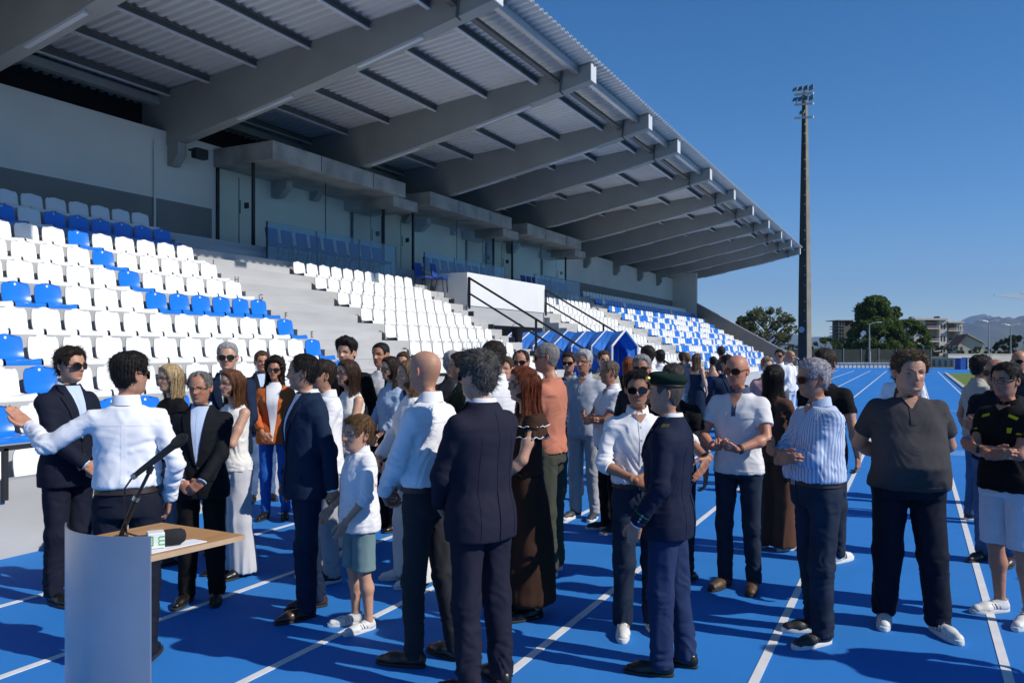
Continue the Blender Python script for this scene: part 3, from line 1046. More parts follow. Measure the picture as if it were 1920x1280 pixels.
def leaf_cloud(centres, n_each, size, flat, m, name, parent, seed=1):
    """Crown of many small leaf faces round clump centres (x, y, z, radius)."""
    r = np.random.default_rng(seed)
    V, Fc = [], []
    base = 0
    for (cx, cy, cz, rad) in centres:
        n = int(n_each * (rad ** 1.6))
        dirs = r.normal(size=(n, 3)); dirs /= np.linalg.norm(dirs, axis=1)[:, None]
        rr = rad * r.uniform(0.35, 1.05, n) ** 0.6
        c = np.array([cx, cy, cz]) + dirs * rr[:, None] * np.array([1, 1, flat])
        a = r.normal(size=(n, 3)) + dirs * 0.6; a /= np.linalg.norm(a, axis=1)[:, None]
        b = np.cross(a, r.normal(size=(n, 3))); b /= np.linalg.norm(b, axis=1)[:, None]
        s = size * r.uniform(0.6, 1.4, n)[:, None]
        q = np.stack([c - a * s, c + b * s * 0.45, c + a * s, c - b * s * 0.45], axis=1).reshape(-1, 3)
        V.append(q)
        idx = np.arange(n * 4).reshape(n, 4) + base
        Fc.append(idx); base += n * 4
    me = make_mesh(name, np.concatenate(V), np.concatenate(Fc), m)
    return mesh_obj(name, me, parent)


def tree(name, label, px, d, ybase_z, ytop, xl, xr, m, style, seed, dens=60, size=0.3, zlow=None):
    r = random.Random(seed)
    e = empty(name, at(px, d, 0), YAW)
    tag(e, label, "tree")
    k = d / F_PX
    H = zat(ytop, d)
    wl_, wr_ = (px - xl) * k, (xr - px) * k
    zb = zat(zlow, d) if zlow else H * 0.2
    cs = []
    limbs = MB()
    trunk_r = 0.035 * H * 0.6
    limbs.tube([(0, 0, 0), (0.05, 0, H * 0.3), (-0.05, 0.1, H * 0.6), (0.1, 0, H * 0.92)], [trunk_r, trunk_r * 0.8, trunk_r * 0.5, 0.04], 8)
    N = {"pine": 170, "sparse": 120, "round": 95, "shrub": 44}[style]
    for i in range(N):
        t = r.random()
        z = zb + (H - zb) * t
        if style == "pine": w = (1 - t) ** 0.95 * 0.97 + 0.07
        elif style == "sparse": w = math.sin(math.pi * min(1, t * 0.8 + 0.18)) ** 0.6
        else: w = math.sqrt(max(0.03, 1 - (2 * t - 0.75) ** 2 * 0.8))
        sx = r.choice((-1, 1)); q = r.random() ** 0.55
        x = sx * q * w * (wl_ if sx < 0 else wr_)
        y = r.uniform(-1, 1) * w * (wl_ + wr_) / 2 * math.sqrt(max(0, 1 - q * q)) 
        rad = r.uniform(0.5, 1.0) * H * (0.105 if style != "sparse" else 0.062)
        z = min(z, H - rad * 0.9)
        cs.append((x, y, z, rad))
        if i % 3 == 0 or style == "sparse":
            z0 = max(0.3, z - abs(x) * 0.7 - r.uniform(0, .12) * H)
            limbs.tube([(0, 0, min(z0, H * .8)), (x * 0.5, y * 0.5, (z0 + z) / 2 - .1), (x, y, z)], [trunk_r * 0.35, trunk_r * 0.22, 0.02], 5)
    if style == "pine":
        for dx, ty in ((0, ytop), (0.16, ytop + 9), (0.30, ytop + 20), (-0.2, ytop + 14)):
            cs.append((dx * (wl_ + wr_), 0, zat(ty, d) - 0.4, 0.55)); cs.append((dx * (wl_ + wr_), 0.2, zat(ty, d) - 1.1, 0.8))
    limbs.build("trunk", M_bark, e, True)
    leaf_cloud(cs, dens, size, 0.8 if style != "sparse" else 1.35, m, "crown", e, seed)
    return e


tree("pine_tree", "tall dark green pine rising behind the far end wall", 1640, 108, 0, 554, 1577, 1712, M_pine, "pine", 11, 260, 0.24, 672)
tree("pine_tree", "lower rounded bright pine right of the tall dark pine", 1700, 112, 0, 598, 1664, 1742, M_pine2, "round", 12, 300, 0.24, 672)
tree("olive_tree", "sparse grey-green tree behind the sloping end of the stand", 1437, 84, 0, 577, 1390, 1492, M_olive, "sparse", 13, 260, 0.15, 640)
tree("olive_tree", "small pale tree tip just above the stand end parapet", 1394, 90, 0, 594, 1377, 1412, M_olive, "sparse", 14, 260, 0.14, 640)
tree("leafy_shrub", "yellow-green shrub right of the floodlight mast", 1548, 84, 0, 632, 1512, 1588, M_shrub, "shrub", 15, 420, 0.14, 684)
tree("leafy_shrub", "green shrub between the stand end and the mast", 1482, 82, 0, 646, 1450, 1512, M_shrub, "shrub", 16, 420, 0.14, 684)
tree("broad_tree", "dark broad tree near the right picture edge", 1905, 150, 0, 629, 1872, 1960, M_darkt, "round", 17, 200, 0.3, 668)
tree("leafy_shrub", "low dark shrub in front of the gabled house", 1838, 150, 0, 650, 1818, 1862, M_darkt, "shrub", 18, 150, 0.25, 668)
tree("leafy_shrub", "brownish shrub at the foot of the apartment block", 1770, 140, 0, 648, 1742, 1806, M_darkt, "shrub", 19, 150, 0.24, 668)

# ================================================================== HILLS
M_hill = mat("hill_scrub", (0.075, 0.085, 0.045), 0.95, var=0.3, vscale=0.004, color2=(0.035, 0.05, 0.025), detail=8)


def hill(name, d0, d1, cols, seed):
    """A ridge: cols = (px, picture row of its crest); slopes down towards and away from the viewer."""
    r = np.random.default_rng(seed)
    pxs = np.linspace(cols[0][0], cols[-1][0], 120)
    top = np.interp(pxs, [c[0] for c in cols], [c[1] for c in cols])
    rough = np.convolve(r.normal(size=140), np.ones(7) / 7, 'same')[10:130] * 2.0 + r.normal(size=120) * 0.35
    vs, fs = [], []
    NR = 26
    for j in range(NR):
        t = j / (NR - 1)
        d = d0 + (d1 - d0) * t
        prof = math.sin(math.pi * min(t / 0.66, 1) / 2) ** 1.3 if t < 0.66 else math.cos(math.pi / 2 * (t - 0.66) / 0.34)
        for i, px in enumerate(pxs):
            dc = d0 + (d1 - d0) * 0.66
            hz = max(0, zat(top[i] + rough[i], dc)) * prof
            hz *= 1 + (0.12 * math.sin(i * 0.7 + j * 0.9 + seed) + r.normal() * 0.03) * (1 - abs(2 * t - 1))* (0 if abs(t - .66) < .04 else 1)
            p = at(px, d, hz - 2)
            vs.append(p)
    n = len(pxs)
    for j in range(NR - 1):
        for i in range(n - 1):
            fs.append((j * n + i, j * n + i + 1, (j + 1) * n + i + 1, (j + 1) * n + i))
    o = mesh_obj(name, make_mesh(name, vs, fs, M_hill, True))
    tag(o, kind="structure")
    return o


hill("hills", 2600, 5200, [(1180, 652), (1400, 648), (1500, 643), (1560, 641), (1620, 640), (1690, 630), (1740, 618), (1790, 610), (1830, 604), (1880, 600), (1960, 596), (2200, 604)], 3)
hill("hills", 5500, 8200, [(1150, 650), (1420, 636), (1470, 622), (1520, 634), (1545, 632), (1590, 614), (1640, 604), (1700, 608), (1760, 606), (1810, 600), (1835, 595), (1870, 598), (1950, 604), (2200, 610)], 4)

# ================================================================== HAZE
hz = MB().box(-8600, 8600, -8600, 8600, -1.5, 700).build("haze", None)
hz.data.materials.clear()
mh = bpy.data.materials.new("haze_air")
mh.use_nodes = True
hn, hl = mh.node_tree.nodes, mh.node_tree.links
hn.clear()
ho_ = hn.new("ShaderNodeOutputMaterial")
hv = hn.new("ShaderNodeVolumePrincipled")
hv.inputs["Color"].default_value = (0.42, 0.62, 1.0, 1)
hv.inputs["Density"].default_value = 0.00013
hl.new(hv.outputs[0], ho_.inputs["Volume"])
hz.data.materials.append(mh)
tag(hz, kind="stuff")
# ================================================================== PEOPLE: the figure builder
_prm = np.random.default_rng(99)
_tab = _prm.uniform(-1, 1, 4096).astype(np.float32)


def vnoise(p):
    """smooth value noise, p (N,3) -> (N,) in -1..1"""
    i = np.floor(p).astype(np.int64)
    f = (p - i).astype(np.float32)
    f = f * f * (3 - 2 * f)
    out = 0
    for dx in (0, 1):
        wx = f[:, 0] if dx else 1 - f[:, 0]
        for dy in (0, 1):
            wy = f[:, 1] if dy else 1 - f[:, 1]
            for dz in (0, 1):
                wz = f[:, 2] if dz else 1 - f[:, 2]
                h = ((i[:, 0] + dx) * 73856093 ^ (i[:, 1] + dy) * 19349663 ^ (i[:, 2] + dz) * 83492791) & 4095
                out = out + _tab[h] * wx * wy * wz
    return out


def smin(a, b, k):
    h = np.clip(0.5 + 0.5 * (b - a) / k, 0, 1)
    return b * (1 - h) + a * h - k * h * (1 - h)


def cone(P, a, b, ra, rb):
    a = np.asarray(a, np.float32); b = np.asarray(b, np.float32)
    ab = b - a
    t = np.clip(((P - a) @ ab) / max(1e-9, float(ab @ ab)), 0, 1)
    q = P - (a + t[:, None] * ab)
    return np.sqrt((q * q).sum(1)) - (ra + t * (rb - ra))


def ellip(P, c, r):
    q = (P - np.asarray(c, np.float32)) / np.asarray(r, np.float32)
    return (np.sqrt((q * q).sum(1)) - 1) * min(r)


def torso_sdf(P, T, ez=2.25):
    """T rows: z, half width, half depth, y centre"""
    z = P[:, 2]
    w = np.interp(z, T[:, 0], T[:, 1]).astype(np.float32)
    dp = np.interp(z, T[:, 0], T[:, 2]).astype(np.float32)
    cy = np.interp(z, T[:, 0], T[:, 3]).astype(np.float32)
    q = (np.abs(P[:, 0] / w) ** ez + np.abs((P[:, 1] - cy) / dp) ** ez) ** (1 / ez)
    d = (q - 1) * np.minimum(w, dp)
    return np.maximum(np.maximum(d, (z - T[-1, 0])), T[0, 0] - z)


def surf_net(f, lo, hi, h):
    lo = np.asarray(lo, float); hi = np.asarray(hi, float)
    n = np.maximum(4, np.ceil((hi - lo) / h).astype(int) + 1)
    ax = [(lo[k] + h * np.arange(n[k])).astype(np.float32) for k in range(3)]
    G = np.stack(np.meshgrid(*ax, indexing='ij'), -1).reshape(-1, 3)
    g = f(G).astype(np.float32).reshape(n)
    # close the border
    g[0], g[-1] = np.maximum(g[0], 1e-3), np.maximum(g[-1], 1e-3)
    g[:, 0], g[:, -1] = np.maximum(g[:, 0], 1e-3), np.maximum(g[:, -1], 1e-3)
    g[:, :, 0], g[:, :, -1] = np.maximum(g[:, :, 0], 1e-3), np.maximum(g[:, :, -1], 1e-3)
    ins = g < 0
    m = n - 1
    S = np.zeros((*m, 3), np.float32); C = np.zeros(m, np.float32)
    quads = []
    ids = [np.arange(k) for k in n]
    full = [(0, n[0]), (0, n[1]), (0, n[2])]
    for a in range(3):
        s0 = [slice(None)] * 3; s1 = [slice(None)] * 3
        s0[a] = slice(0, n[a] - 1); s1[a] = slice(1, n[a])
        g0, g1 = g[tuple(s0)], g[tuple(s1)]
        cr = ins[tuple(s0)] != ins[tuple(s1)]
        I = np.argwhere(cr)
        if len(I) == 0: continue
        v0, v1 = g0[cr], g1[cr]
        t = v0 / (v0 - v1)
        pos = I.astype(np.float32); pos[:, a] += t
        b, c = (a + 1) % 3, (a + 2) % 3
        for db in (0, 1):
            for dc in (0, 1):
                J = I.copy(); J[:, b] -= db; J[:, c] -= dc
                ok = (J[:, b] >= 0) & (J[:, c] >= 0) & (J[:, b] < m[b]) & (J[:, c] < m[c])
                J = J[ok]
                flat = (J[:, 0] * m[1] + J[:, 1]) * m[2] + J[:, 2]
                np.add.at(S.reshape(-1, 3), flat, pos[ok])
                np.add.at(C.reshape(-1), flat, 1)
        ok = (I[:, b] > 0) & (I[:, c] > 0) & (I[:, b] < m[b]) & (I[:, c] < m[c])
        J = I[ok]; neg = v0[ok] < 0
        def cid(db, dc):
            K = J.copy(); K[:, b] -= db; K[:, c] -= dc
            return (K[:, 0] * m[1] + K[:, 1]) * m[2] + K[:, 2]
        q = np.stack([cid(1, 1), cid(0, 1), cid(0, 0), cid(1, 0)], 1)
        q[~neg] = q[~neg][:, ::-1]
        quads.append(q)
    if not quads:
        return np.zeros((0, 3)), np.zeros((0, 4), int)
    Q = np.concatenate(quads)
    used = np.unique(Q)
    remap = -np.ones(int(np.prod(m)), np.int64); remap[used] = np.arange(len(used))
    V = S.reshape(-1, 3)[used] / np.maximum(1, C.reshape(-1)[used])[:, None]
    return V * h + lo, remap[Q]


def relax(V, Q, it=2, lam=0.5):
    e = np.concatenate([Q[:, [0, 1]], Q[:, [1, 2]], Q[:, [2, 3]], Q[:, [3, 0]]])
    for _ in range(it):
        A = np.zeros_like(V); c = np.zeros(len(V))
        np.add.at(A, e[:, 0], V[e[:, 1]]); np.add.at(A, e[:, 1], V[e[:, 0]])
        np.add.at(c, e[:, 0], 1); np.add.at(c, e[:, 1], 1)
        V = V * (1 - lam) + lam * A / np.maximum(1, c)[:, None]
    return V


def grad_n(f, V, e=0.004):
    V = V.astype(np.float32)
    g = np.stack([f(V + np.float32([e, 0, 0])) - f(V - np.float32([e, 0, 0])),
                  f(V + np.float32([0, e, 0])) - f(V - np.float32([0, e, 0])),
                  f(V + np.float32([0, 0, e])) - f(V - np.float32([0, 0, e]))], 1)
    return g / np.maximum(1e-6, np.linalg.norm(g, axis=1))[:, None]


def ridged(p):
    return 1 - 2 * np.abs(vnoise(p))


def folds(V, seed, amp, kind, J=None):
    """cloth fold height at V: soft drape everywhere, sharper creases by the joints"""
    s = seed * 3.7
    P = V.astype(float)
    x, y, z = P[:, 0], P[:, 1], P[:, 2]
    if kind == "skirt":
        a = np.arctan2(y, x)
        q = np.stack([np.cos(a) * 4.2 + s, np.sin(a) * 4.2, z * 1.6], 1)
        return amp * (ridged(q) * 1.1 * np.clip((1.1 - z) / 0.5, 0.15, 1.2) + 0.25 * vnoise(P * 14 + s))
    if kind == "drape":
        q = np.stack([x * 20 + s, y * 20, z * 2.2], 1)
        return amp * (.8 * (ridged(q) - .2) + .3 * vnoise(P * 7 + s))
    if kind == "leg":
        d1 = np.stack([x * 15 + z * 3 + s, y * 15, z * 3.2], 1)
        d2 = np.stack([x * 12 - z * 6, y * 12 + s, z * 6 + x * 5], 1)
    else:
        d1 = np.stack([x * 12 + z * 6 + s, y * 10, z * 5 - x * 3], 1)
        d2 = np.stack([x * 11 - z * 7, y * 10 + s, z * 6 + x * 4], 1)
    soft = 0.55 * (ridged(d1) - .25) + 0.40 * (ridged(d2 * 1.3) - .25) + .35 * vnoise(P * 6 + s)
    fine = ridged(np.stack([x * 9 + s, y * 12, z * 30 + 6 * vnoise(P * 6)], 1)) - 0.35
    w = np.zeros(len(P))
    for (c, r, k) in (J or ()):
        c = np.asarray(c)
        w += k * np.exp(-((P - c) ** 2).sum(1) / (r * r))
    return amp * (0.75 * soft + 0.95 * fine * np.clip(w, 0, 1.6) + 0.18 * fine)


# ------------------------------------------------------------------ head
HZ = np.array([.1175, .110, .095, .070, .040, .015, .000, -.030, -.055, -.080, -.100, -.112, -.120, -.132, -.160, -.200, -.235, -.275, -.33])
HW = np.array([.004, .034, .054, .0690, .0755, .0755, .0740, .0690, .0630, .0555, .0440, .0400, .0450, .0510, .0540, .0600, .095, .140, .155])
HF = np.array([.004, .034, .060, .0820, .0910, .0930, .0880, .0890, .0870, .0840, .0810, .0660, .0450, .0380, .0350, .0400, .055, .075, .08])
HB = np.array([.004, .048, .076, .0950, .1010, .0980, .0940, .0800, .0680, .0600, .0580, .0580, .0590, .0600, .0620, .0680, .080, .095, .10])
_zz = np.concatenate([[.1172, .1150, .1115, .1065], np.linspace(.100, -.118, 42), np.linspace(-.124, -.33, 12)])


def _sm(tab):
    v = np.interp(_zz, HZ[::-1], tab[::-1])
    k = np.array([1, 2, 1]) / 4
    for _ in range(2):
        v[1:-1] = v[:-2] * k[0] + v[1:-1] * k[1] + v[2:] * k[2]
    return v


_hw, _hf, _hb = _sm(HW), _sm(HF), _sm(HB)
NT = 56
_t = np.linspace(-math.pi, math.pi, NT, endpoint=False)
_th = _t - 0.5 * np.sin(_t)           # 0 = front, denser there


def face_relief(x, z, fem=0.0, smile=0.0, nose=1.0):
    g = lambda x0, z0, sx, sz: np.exp(-((x - x0) / sx) ** 2 - ((z - z0) / sz) ** 2)
    ax = np.abs(x)
    nz = np.interp(z, [-.043, -.036, -.027, -.015, .0, .012, .022], [0, .012, .0255, .0205, .012, .005, 0]) * nose
    nx = np.interp(z, [-.04, -.025, .0, .015], [.0125, .0115, .0085, .011])
    r = nz * np.exp(-(x / nx) ** 2)
    r += 0.006 * g(.013, -.031, .006, .007) + 0.006 * g(-.013, -.031, .006, .007)
    ga = lambda x0, z0, sx, sz: np.exp(-((ax - x0) / sx) ** 2 - ((z - z0) / sz) ** 2)
    r -= 0.0105 * ga(.032, .000, .015, .010)
    r += (0.0045 - 0.003 * fem) * ga(.028, .019, .022, .007)
    r += 0.004 * ga(.045, -.026 + .004 * smile, .016, .014)
    r += 0.0058 * g(0, -.0525, .020 + .006 * smile, .0045) + 0.0058 * g(0, -.0645, .017 + .006 * smile, .0050)
    r -= 0.0040 * g(0, -.0585, .022 + .008 * smile, .0025)
    r -= 0.0035 * g(0, -.076, .022, .006)
    r += 0.0055 * g(0, -.096, .018, .012)
    r -= 0.0022 * ga(.036, -.050, .007, .014)
    return r


def head_front_y(x, z, **k):
    w = np.interp(z, _zz[::-1], _hw[::-1]); f = np.interp(z, _zz[::-1], _hf[::-1])
    q = np.clip(1 - (np.abs(x) / w) ** 2.15, 0, 1) ** (1 / 2.15)
    return -f * q - face_relief(np.asarray(x, float), np.asarray(z, float), **k) * (q > 0.25)


def head_grid(fem, smile, nose, wide=1.0, jowl=0.0):
    Z, TH = np.meshgrid(_zz, _th, indexing='ij')
    e = 2.15
    c, s = np.cos(TH), np.sin(TH)
    rr = (np.abs(c) ** e + np.abs(s) ** e) ** (-1 / e)
    W = _hw[:, None] * (1 - 0.10 * fem * np.clip((-.02 - Z) / .05, 0, 1) * (Z > -.122)) * wide
    jw = 1 + jowl * np.clip((-.045 - Z) / .05, 0, 1)
    W = W * jw
    X = rr * s * W
    Fb = np.where(c > 0, _hf[:, None] * np.where(Z < -.11, jw * 1.0, 1), _hb[:, None] * np.where(Z < -.08, jw, 1))
    Y = -rr * c * Fb
    front = np.clip((c - 0.15) / 0.35, 0, 1) * (Z > -.118)
    Y -= face_relief(X, Z, fem, smile, nose) * front
    # neck leans back
    Y += np.interp(Z, [-.33, -.13, -.09, .2], [.022, .022, 0, 0])
    V = np.stack([X, Y, Z], -1).reshape(-1, 3)
    nr = len(_zz)
    i = np.arange(nr - 1)[:, None] * NT; j = np.arange(NT)[None]
    Q = np.stack([i + j, i + NT + j, i + NT + (j + 1) % NT, i + (j + 1) % NT], -1).reshape(-1, 4)
    return V, Q, TH.reshape(-1), Z.reshape(-1)


def hairline(th, z, style):
    a = np.abs(th)
    if style == "receding":
        zh = np.interp(a, [0, .35, .7, .95, 1.15, 1.3, 1.55, 1.9, 2.4, 3.2], [.088, .100, .098, .055, -.005, .005, .028, -.035, -.066, -.074])
    elif style in ("long", "bob"):
        zh = np.interp(a, [0, .5, .9, 1.15, 1.4, 1.9, 2.4, 3.2], [.074, .070, .048, -.01, -.05, -.08, -.09, -.09])
    else:
        zh = np.interp(a, [0, .5, .9, 1.1, 1.22, 1.35, 1.6, 1.85, 2.3, 3.2], [.068, .072, .050, -.005, -.012, .012, .030, -.035, -.068, -.076])
    m = (z - zh) / 0.016
    if style == "fringe":
        m = np.minimum((z - zh) / 0.016, (np.interp(a, [0, .9, 1.3, 3.2], [-.2, .0, .052, .060]) - z) / 0.018)
    return np.clip(m, 0, 1)


class Fig:
    pass


def xf_head(F, V):
    """head-local (centre of head = 0) to figure space with the head's turn"""
    V = np.asarray(V, float) * F.hs
    V[:, 2] *= np.where(V[:, 2] < 0, getattr(F, "flen", 1.0), 1.0)
    w = np.clip((V[:, 2] / F.hs + .20) / .08, 0, 1)
    out = np.empty_like(V)
    for k in (0,):
        ya, pi = F.hyaw, F.hpitch
        cy, sy = np.cos(ya * w), np.sin(ya * w)
        cp, sp = np.cos(pi * w), np.sin(pi * w)
        piv = np.array([0, .02, -.12 * F.hs])
        q = V - piv
        x, y, z = q.T
        y, z = y * cp - z * sp, y * sp + z * cp
        x, y = x * cy - y * sy, x * sy + y * cy
        out = np.stack([x, y, z], 1) + piv
    return out + np.array([0, F.head_y, F.head_z])


# ------------------------------------------------------------------ hands
def make_hand(kind):
    """left hand, wrist at origin, fingers along -z, thumb towards -y (forward), palm facing -x (the body)"""
    curl = {"relaxed": (18, 28, 18), "clasp": (42, 62, 35), "flat": (3, 6, 4), "grip": (60, 80, 45)}[kind]
    fl = [(-.026, .040, .026, .019), (-.009, .045, .030, .021), (.009, .041, .028, .020), (.025, .032, .021, .017)]
    spread = 0.02 if kind != "flat" else 0.10
    caps = []
    for i, (y0, a, b, c) in enumerate(fl):
        p = np.array([0.0, y0, -.088 + (0.006 if i in (0, 3) else 0)])
        ang = 0; r = .0092 if i < 3 else .008
        for L, cu in zip((a, b, c), curl):
            ang += R(cu + 4 * i * (kind == "relaxed"))
            dirv = np.array([-math.sin(ang), (y0 * spread * 30) * 0.1 if kind == "flat" else y0 * .6, -math.cos(ang)])
            dirv /= np.linalg.norm(dirv)
            q = p + dirv * L
            caps.append((p, q, r, r * 0.9)); p = q; r *= 0.9
    t0 = np.array([-.004, -.022, -.022])
    t1 = t0 + np.array([-.012, -.030, -.030]); t2 = t1 + np.array([-.008 - .012 * (kind in ("clasp", "grip")), -.010 + .014 * (kind in ("clasp", "grip")), -.032]); t3 = t2 + np.array([-.006, .004, -.024])
    caps += [(t0, t1, .0145, .0115), (t1, t2, .0112, .0095), (t2, t3, .0095, .0078)]

    def f(P):
        Q = P.copy(); Q[:, 0] *= 1.75
        d = cone(Q, (0, -.018, -.030), (0, -.022, -.082), .0215, .0205)
        d = smin(d, cone(Q, (0, .016, -.030), (0, .020, -.080), .0205, .0185), .02)
        d = smin(d, cone(Q, (0, 0, .02), (0, 0, -.03), .0285, .0275), .02) * 0.75
        for (a, b, ra, rb) in caps:
            d = smin(d, cone(P, a, b, ra, rb), .006)
        return d
    V, Q = surf_net(f, (-.115, -.085, -.225), (.03, .055, .03), .0052)
    return relax(V, Q, 1, .4), Q


HANDS = {k: make_hand(k) for k in ("relaxed", "clasp", "flat", "grip")}


# ------------------------------------------------------------------ shoes (shared meshes)
def make_shoe(kind):
    def f(P):
        d = cone(P, (0, .062, .040), (0, .0, .046), .033, .036)
        d = smin(d, cone(P, (0, .0, .046), (.004, -.095, .032), .036, .040), .03)
        d = smin(d, cone(P, (.004, -.095, .032), (.004, -.165, .026), .040, .026 if kind == "dress" else .036), .03)
        top = .085 if kind == "dress" else .095 if kind == "sneaker" else .13
        d = smin(d, cone(P, (0, .035, .05), (0, .040, top), .036, .038), .03)
        d = np.maximum(d, .020 - P[:, 2])
        d = np.maximum(d, P[:, 2] - top)
        return d
    V, Q = surf_net(f, (-.06, -.22, 0), (.06, .12, .15), .0085)
    V = relax(V, Q, 1)
    # sole: outline with thickness
    n = 22
    out = []
    for i in range(n):
        a = 2 * math.pi * i / n
        y = -.055 + .150 * math.cos(a)
        w = .046 * (1 - 0.10 * math.cos(a)) if math.cos(a) < 0 else .046
        wid = np.interp(y, [-.21, -.17, -.10, -.02, .05, .10], [.024, .038, .046, .038, .038, .024])
        out.append((np.interp(y, [-.21, -.17, -.10, -.02, .05, .10], [.036, .043, .046, .038, .038, .032]) * math.copysign(abs(math.sin(a)) ** .55, math.sin(a)), y))
    m = MB().prism_z(out, 0.0, .024 if kind != "dress" else .020)
    if kind == "sneaker":
        m = MB().prism_z([(x * 1.06, y * 1.03) for x, y in out], 0.0, .032)
    return V, Q, m


SHOES = {k: make_shoe(k) for k in ("dress", "sneaker", "boot")}
FAB = {}


def fabric(name, c, rough=0.85, stripes=None, plaid=None, sheen=0.0, fine=900, c2=None):
    if name in MATS:
        return MATS[name]
    m = mat(name, c, max(rough, .82), var=0.05, vscale=7, bump=0.12, bscale=fine, spec=0.15, sheen=sheen, color2=c2)
    if stripes or plaid:
        n, l = m.node_tree.nodes, m.node_tree.links
        b = n["Principled BSDF"]
        tc = [q for q in n if q.type == 'TEX_COORD'][0]
        sp = n.new("ShaderNodeSeparateXYZ")
        l.new(tc.outputs["Object"], sp.inputs[0])
        src = b.inputs["Base Color"].links[0].from_socket
        ang = n.new("ShaderNodeMath"); ang.operation = 'ARCTAN2'
        l.new(sp.outputs["X"], ang.inputs[0]); l.new(sp.outputs["Y"], ang.inputs[1])
        for axis, fr, col in ((stripes and [("A", stripes[0], stripes[1])]) or [("X", plaid[0], plaid[1]), ("Z", plaid[0], plaid[2])]):
            s = n.new("ShaderNodeMath"); s.operation = 'MULTIPLY'; s.inputs[1].default_value = fr
            l.new(ang.outputs[0] if axis == "A" else sp.outputs[axis], s.inputs[0])
            si = n.new("ShaderNodeMath"); si.operation = 'SINE'
            l.new(s.outputs[0], si.inputs[0])
            gt = n.new("ShaderNodeMath"); gt.operation = 'GREATER_THAN'; gt.inputs[1].default_value = 0.1
            l.new(si.outputs[0], gt.inputs[0])
            ml = n.new("ShaderNodeMath"); ml.operation = 'MULTIPLY'; ml.inputs[1].default_value = 0.75
            l.new(gt.outputs[0], ml.inputs[0])
            mx = n.new("ShaderNodeMix"); mx.data_type = 'RGBA'
            l.new(ml.outputs[0], mx.inputs[0]); l.new(src, mx.inputs[6]); mx.inputs[7].default_value = (*col, 1)
            src = mx.outputs[2]
        l.new(src, b.inputs["Base Color"])
    return m


def skin_mat(c):
    key = "skin_%.2f_%.2f" % (c[0], c[1])
    if key in MATS:
        return MATS[key]
    m = mat(key, c, 0.48, var=0.05, vscale=35, bump=0.08, bscale=260, spec=0.4, color2=(c[0] * .90, c[1] * .82, c[2] * .80))
    n, l = m.node_tree.nodes, m.node_tree.links
    b = n["Principled BSDF"]
    b.inputs["Subsurface Weight"].default_value = 0.12
    b.inputs["Subsurface Radius"].default_value = (0.012, 0.004, 0.002)
    b.inputs["Subsurface Scale"].default_value = 0.6
    at_ = n.new("ShaderNodeAttribute"); at_.attribute_name = "tint"
    src = b.inputs["Base Color"].links[0].from_socket
    mx = n.new("ShaderNodeMix"); mx.data_type = 'RGBA'; mx.blend_type = 'MULTIPLY'; mx.inputs[0].default_value = 1
    l.new(src, mx.inputs[6]); l.new(at_.outputs["Color"], mx.inputs[7])
    l.new(mx.outputs[2], b.inputs["Base Color"])
    return m


def hair_mat(c):
    key = "hair_%.3f_%.3f_%.3f" % c
    if key in MATS:
        return MATS[key]
    m = mat(key, c, 0.6, var=0.3, vscale=60, bump=0.6, bscale=190, spec=0.25, stretch=(1, 1, 0.25), color2=tuple(q * 0.5 for q in c))
    m.node_tree.nodes["Principled BSDF"].inputs["Anisotropic"].default_value = 0.5
    return m


M_lens = mat("dark_lens", (0.008, 0.008, 0.01), 0.08, var=0, spec=0.7)
M_frame = mat("spectacle_frame", (0.03, 0.025, 0.02), 0.3, var=0)
M_eye = mat("eye_white", (0.62, 0.60, 0.57), 0.25, var=0)
M_iris = mat("eye_iris", (0.025, 0.015, 0.01), 0.15, var=0)
M_gold = mat("gold_braid", (0.55, 0.36, 0.08), 0.35, metal=0.7, var=0.05)
M_steel = mat("watch_steel", (0.35, 0.35, 0.36), 0.3, metal=0.9, var=0)
M_leather = mat("belt_leather", (0.03, 0.018, 0.012), 0.5, var=0.1, vscale=20)
M_sole_w = mat("sole_white", (0.70, 0.70, 0.68), 0.7, var=0.05, vscale=30)
M_sole_d = mat("sole_dark", (0.02, 0.018, 0.016), 0.7, var=0.05, vscale=30)

T_MALE = np.array([1, .955, .97, 1]) * np.array([[.80, .165, .115, .0], [.88, .172, .120, .0], [.96, .168, .116, .0], [1.05, .158, .108, -.004], [1.15, .163, .112, -.006],
                   [1.25, .172, .121, -.006], [1.32, .178, .120, .002], [1.38, .168, .106, .010], [1.425, .128, .088, .016], [1.465, .084, .074, .018], [1.505, .066, .062, .018]])
T_FEM = np.array([[.80, .170, .118, .004], [.88, .176, .122, .006], [.96, .162, .110, .002], [1.05, .134, .094, -.002], [1.12, .130, .094, -.004],
                  [1.22, .145, .108, -.014], [1.29, .154, .116, -.018], [1.35, .152, .104, .002], [1.39, .140, .090, .010], [1.43, .100, .074, .016], [1.47, .066, .060, .018], [1.505, .056, .054, .018]])


def ik(S, W, a, b, pole):
    S, W, pole = map(lambda q: np.asarray(q, float), (S, W, pole))
    d = W - S; L = np.linalg.norm(d)
    if L > (a + b) * .995:
        W = S + d / L * (a + b) * .995; d = W - S; L = np.linalg.norm(d)
    u = d / L
    x = (a * a - b * b + L * L) / (2 * L)
    h = math.sqrt(max(0, a * a - x * x))
    p = pole - S; p = p - u * (p @ u); p /= max(1e-6, np.linalg.norm(p))
    return S + u * x + p * h, W


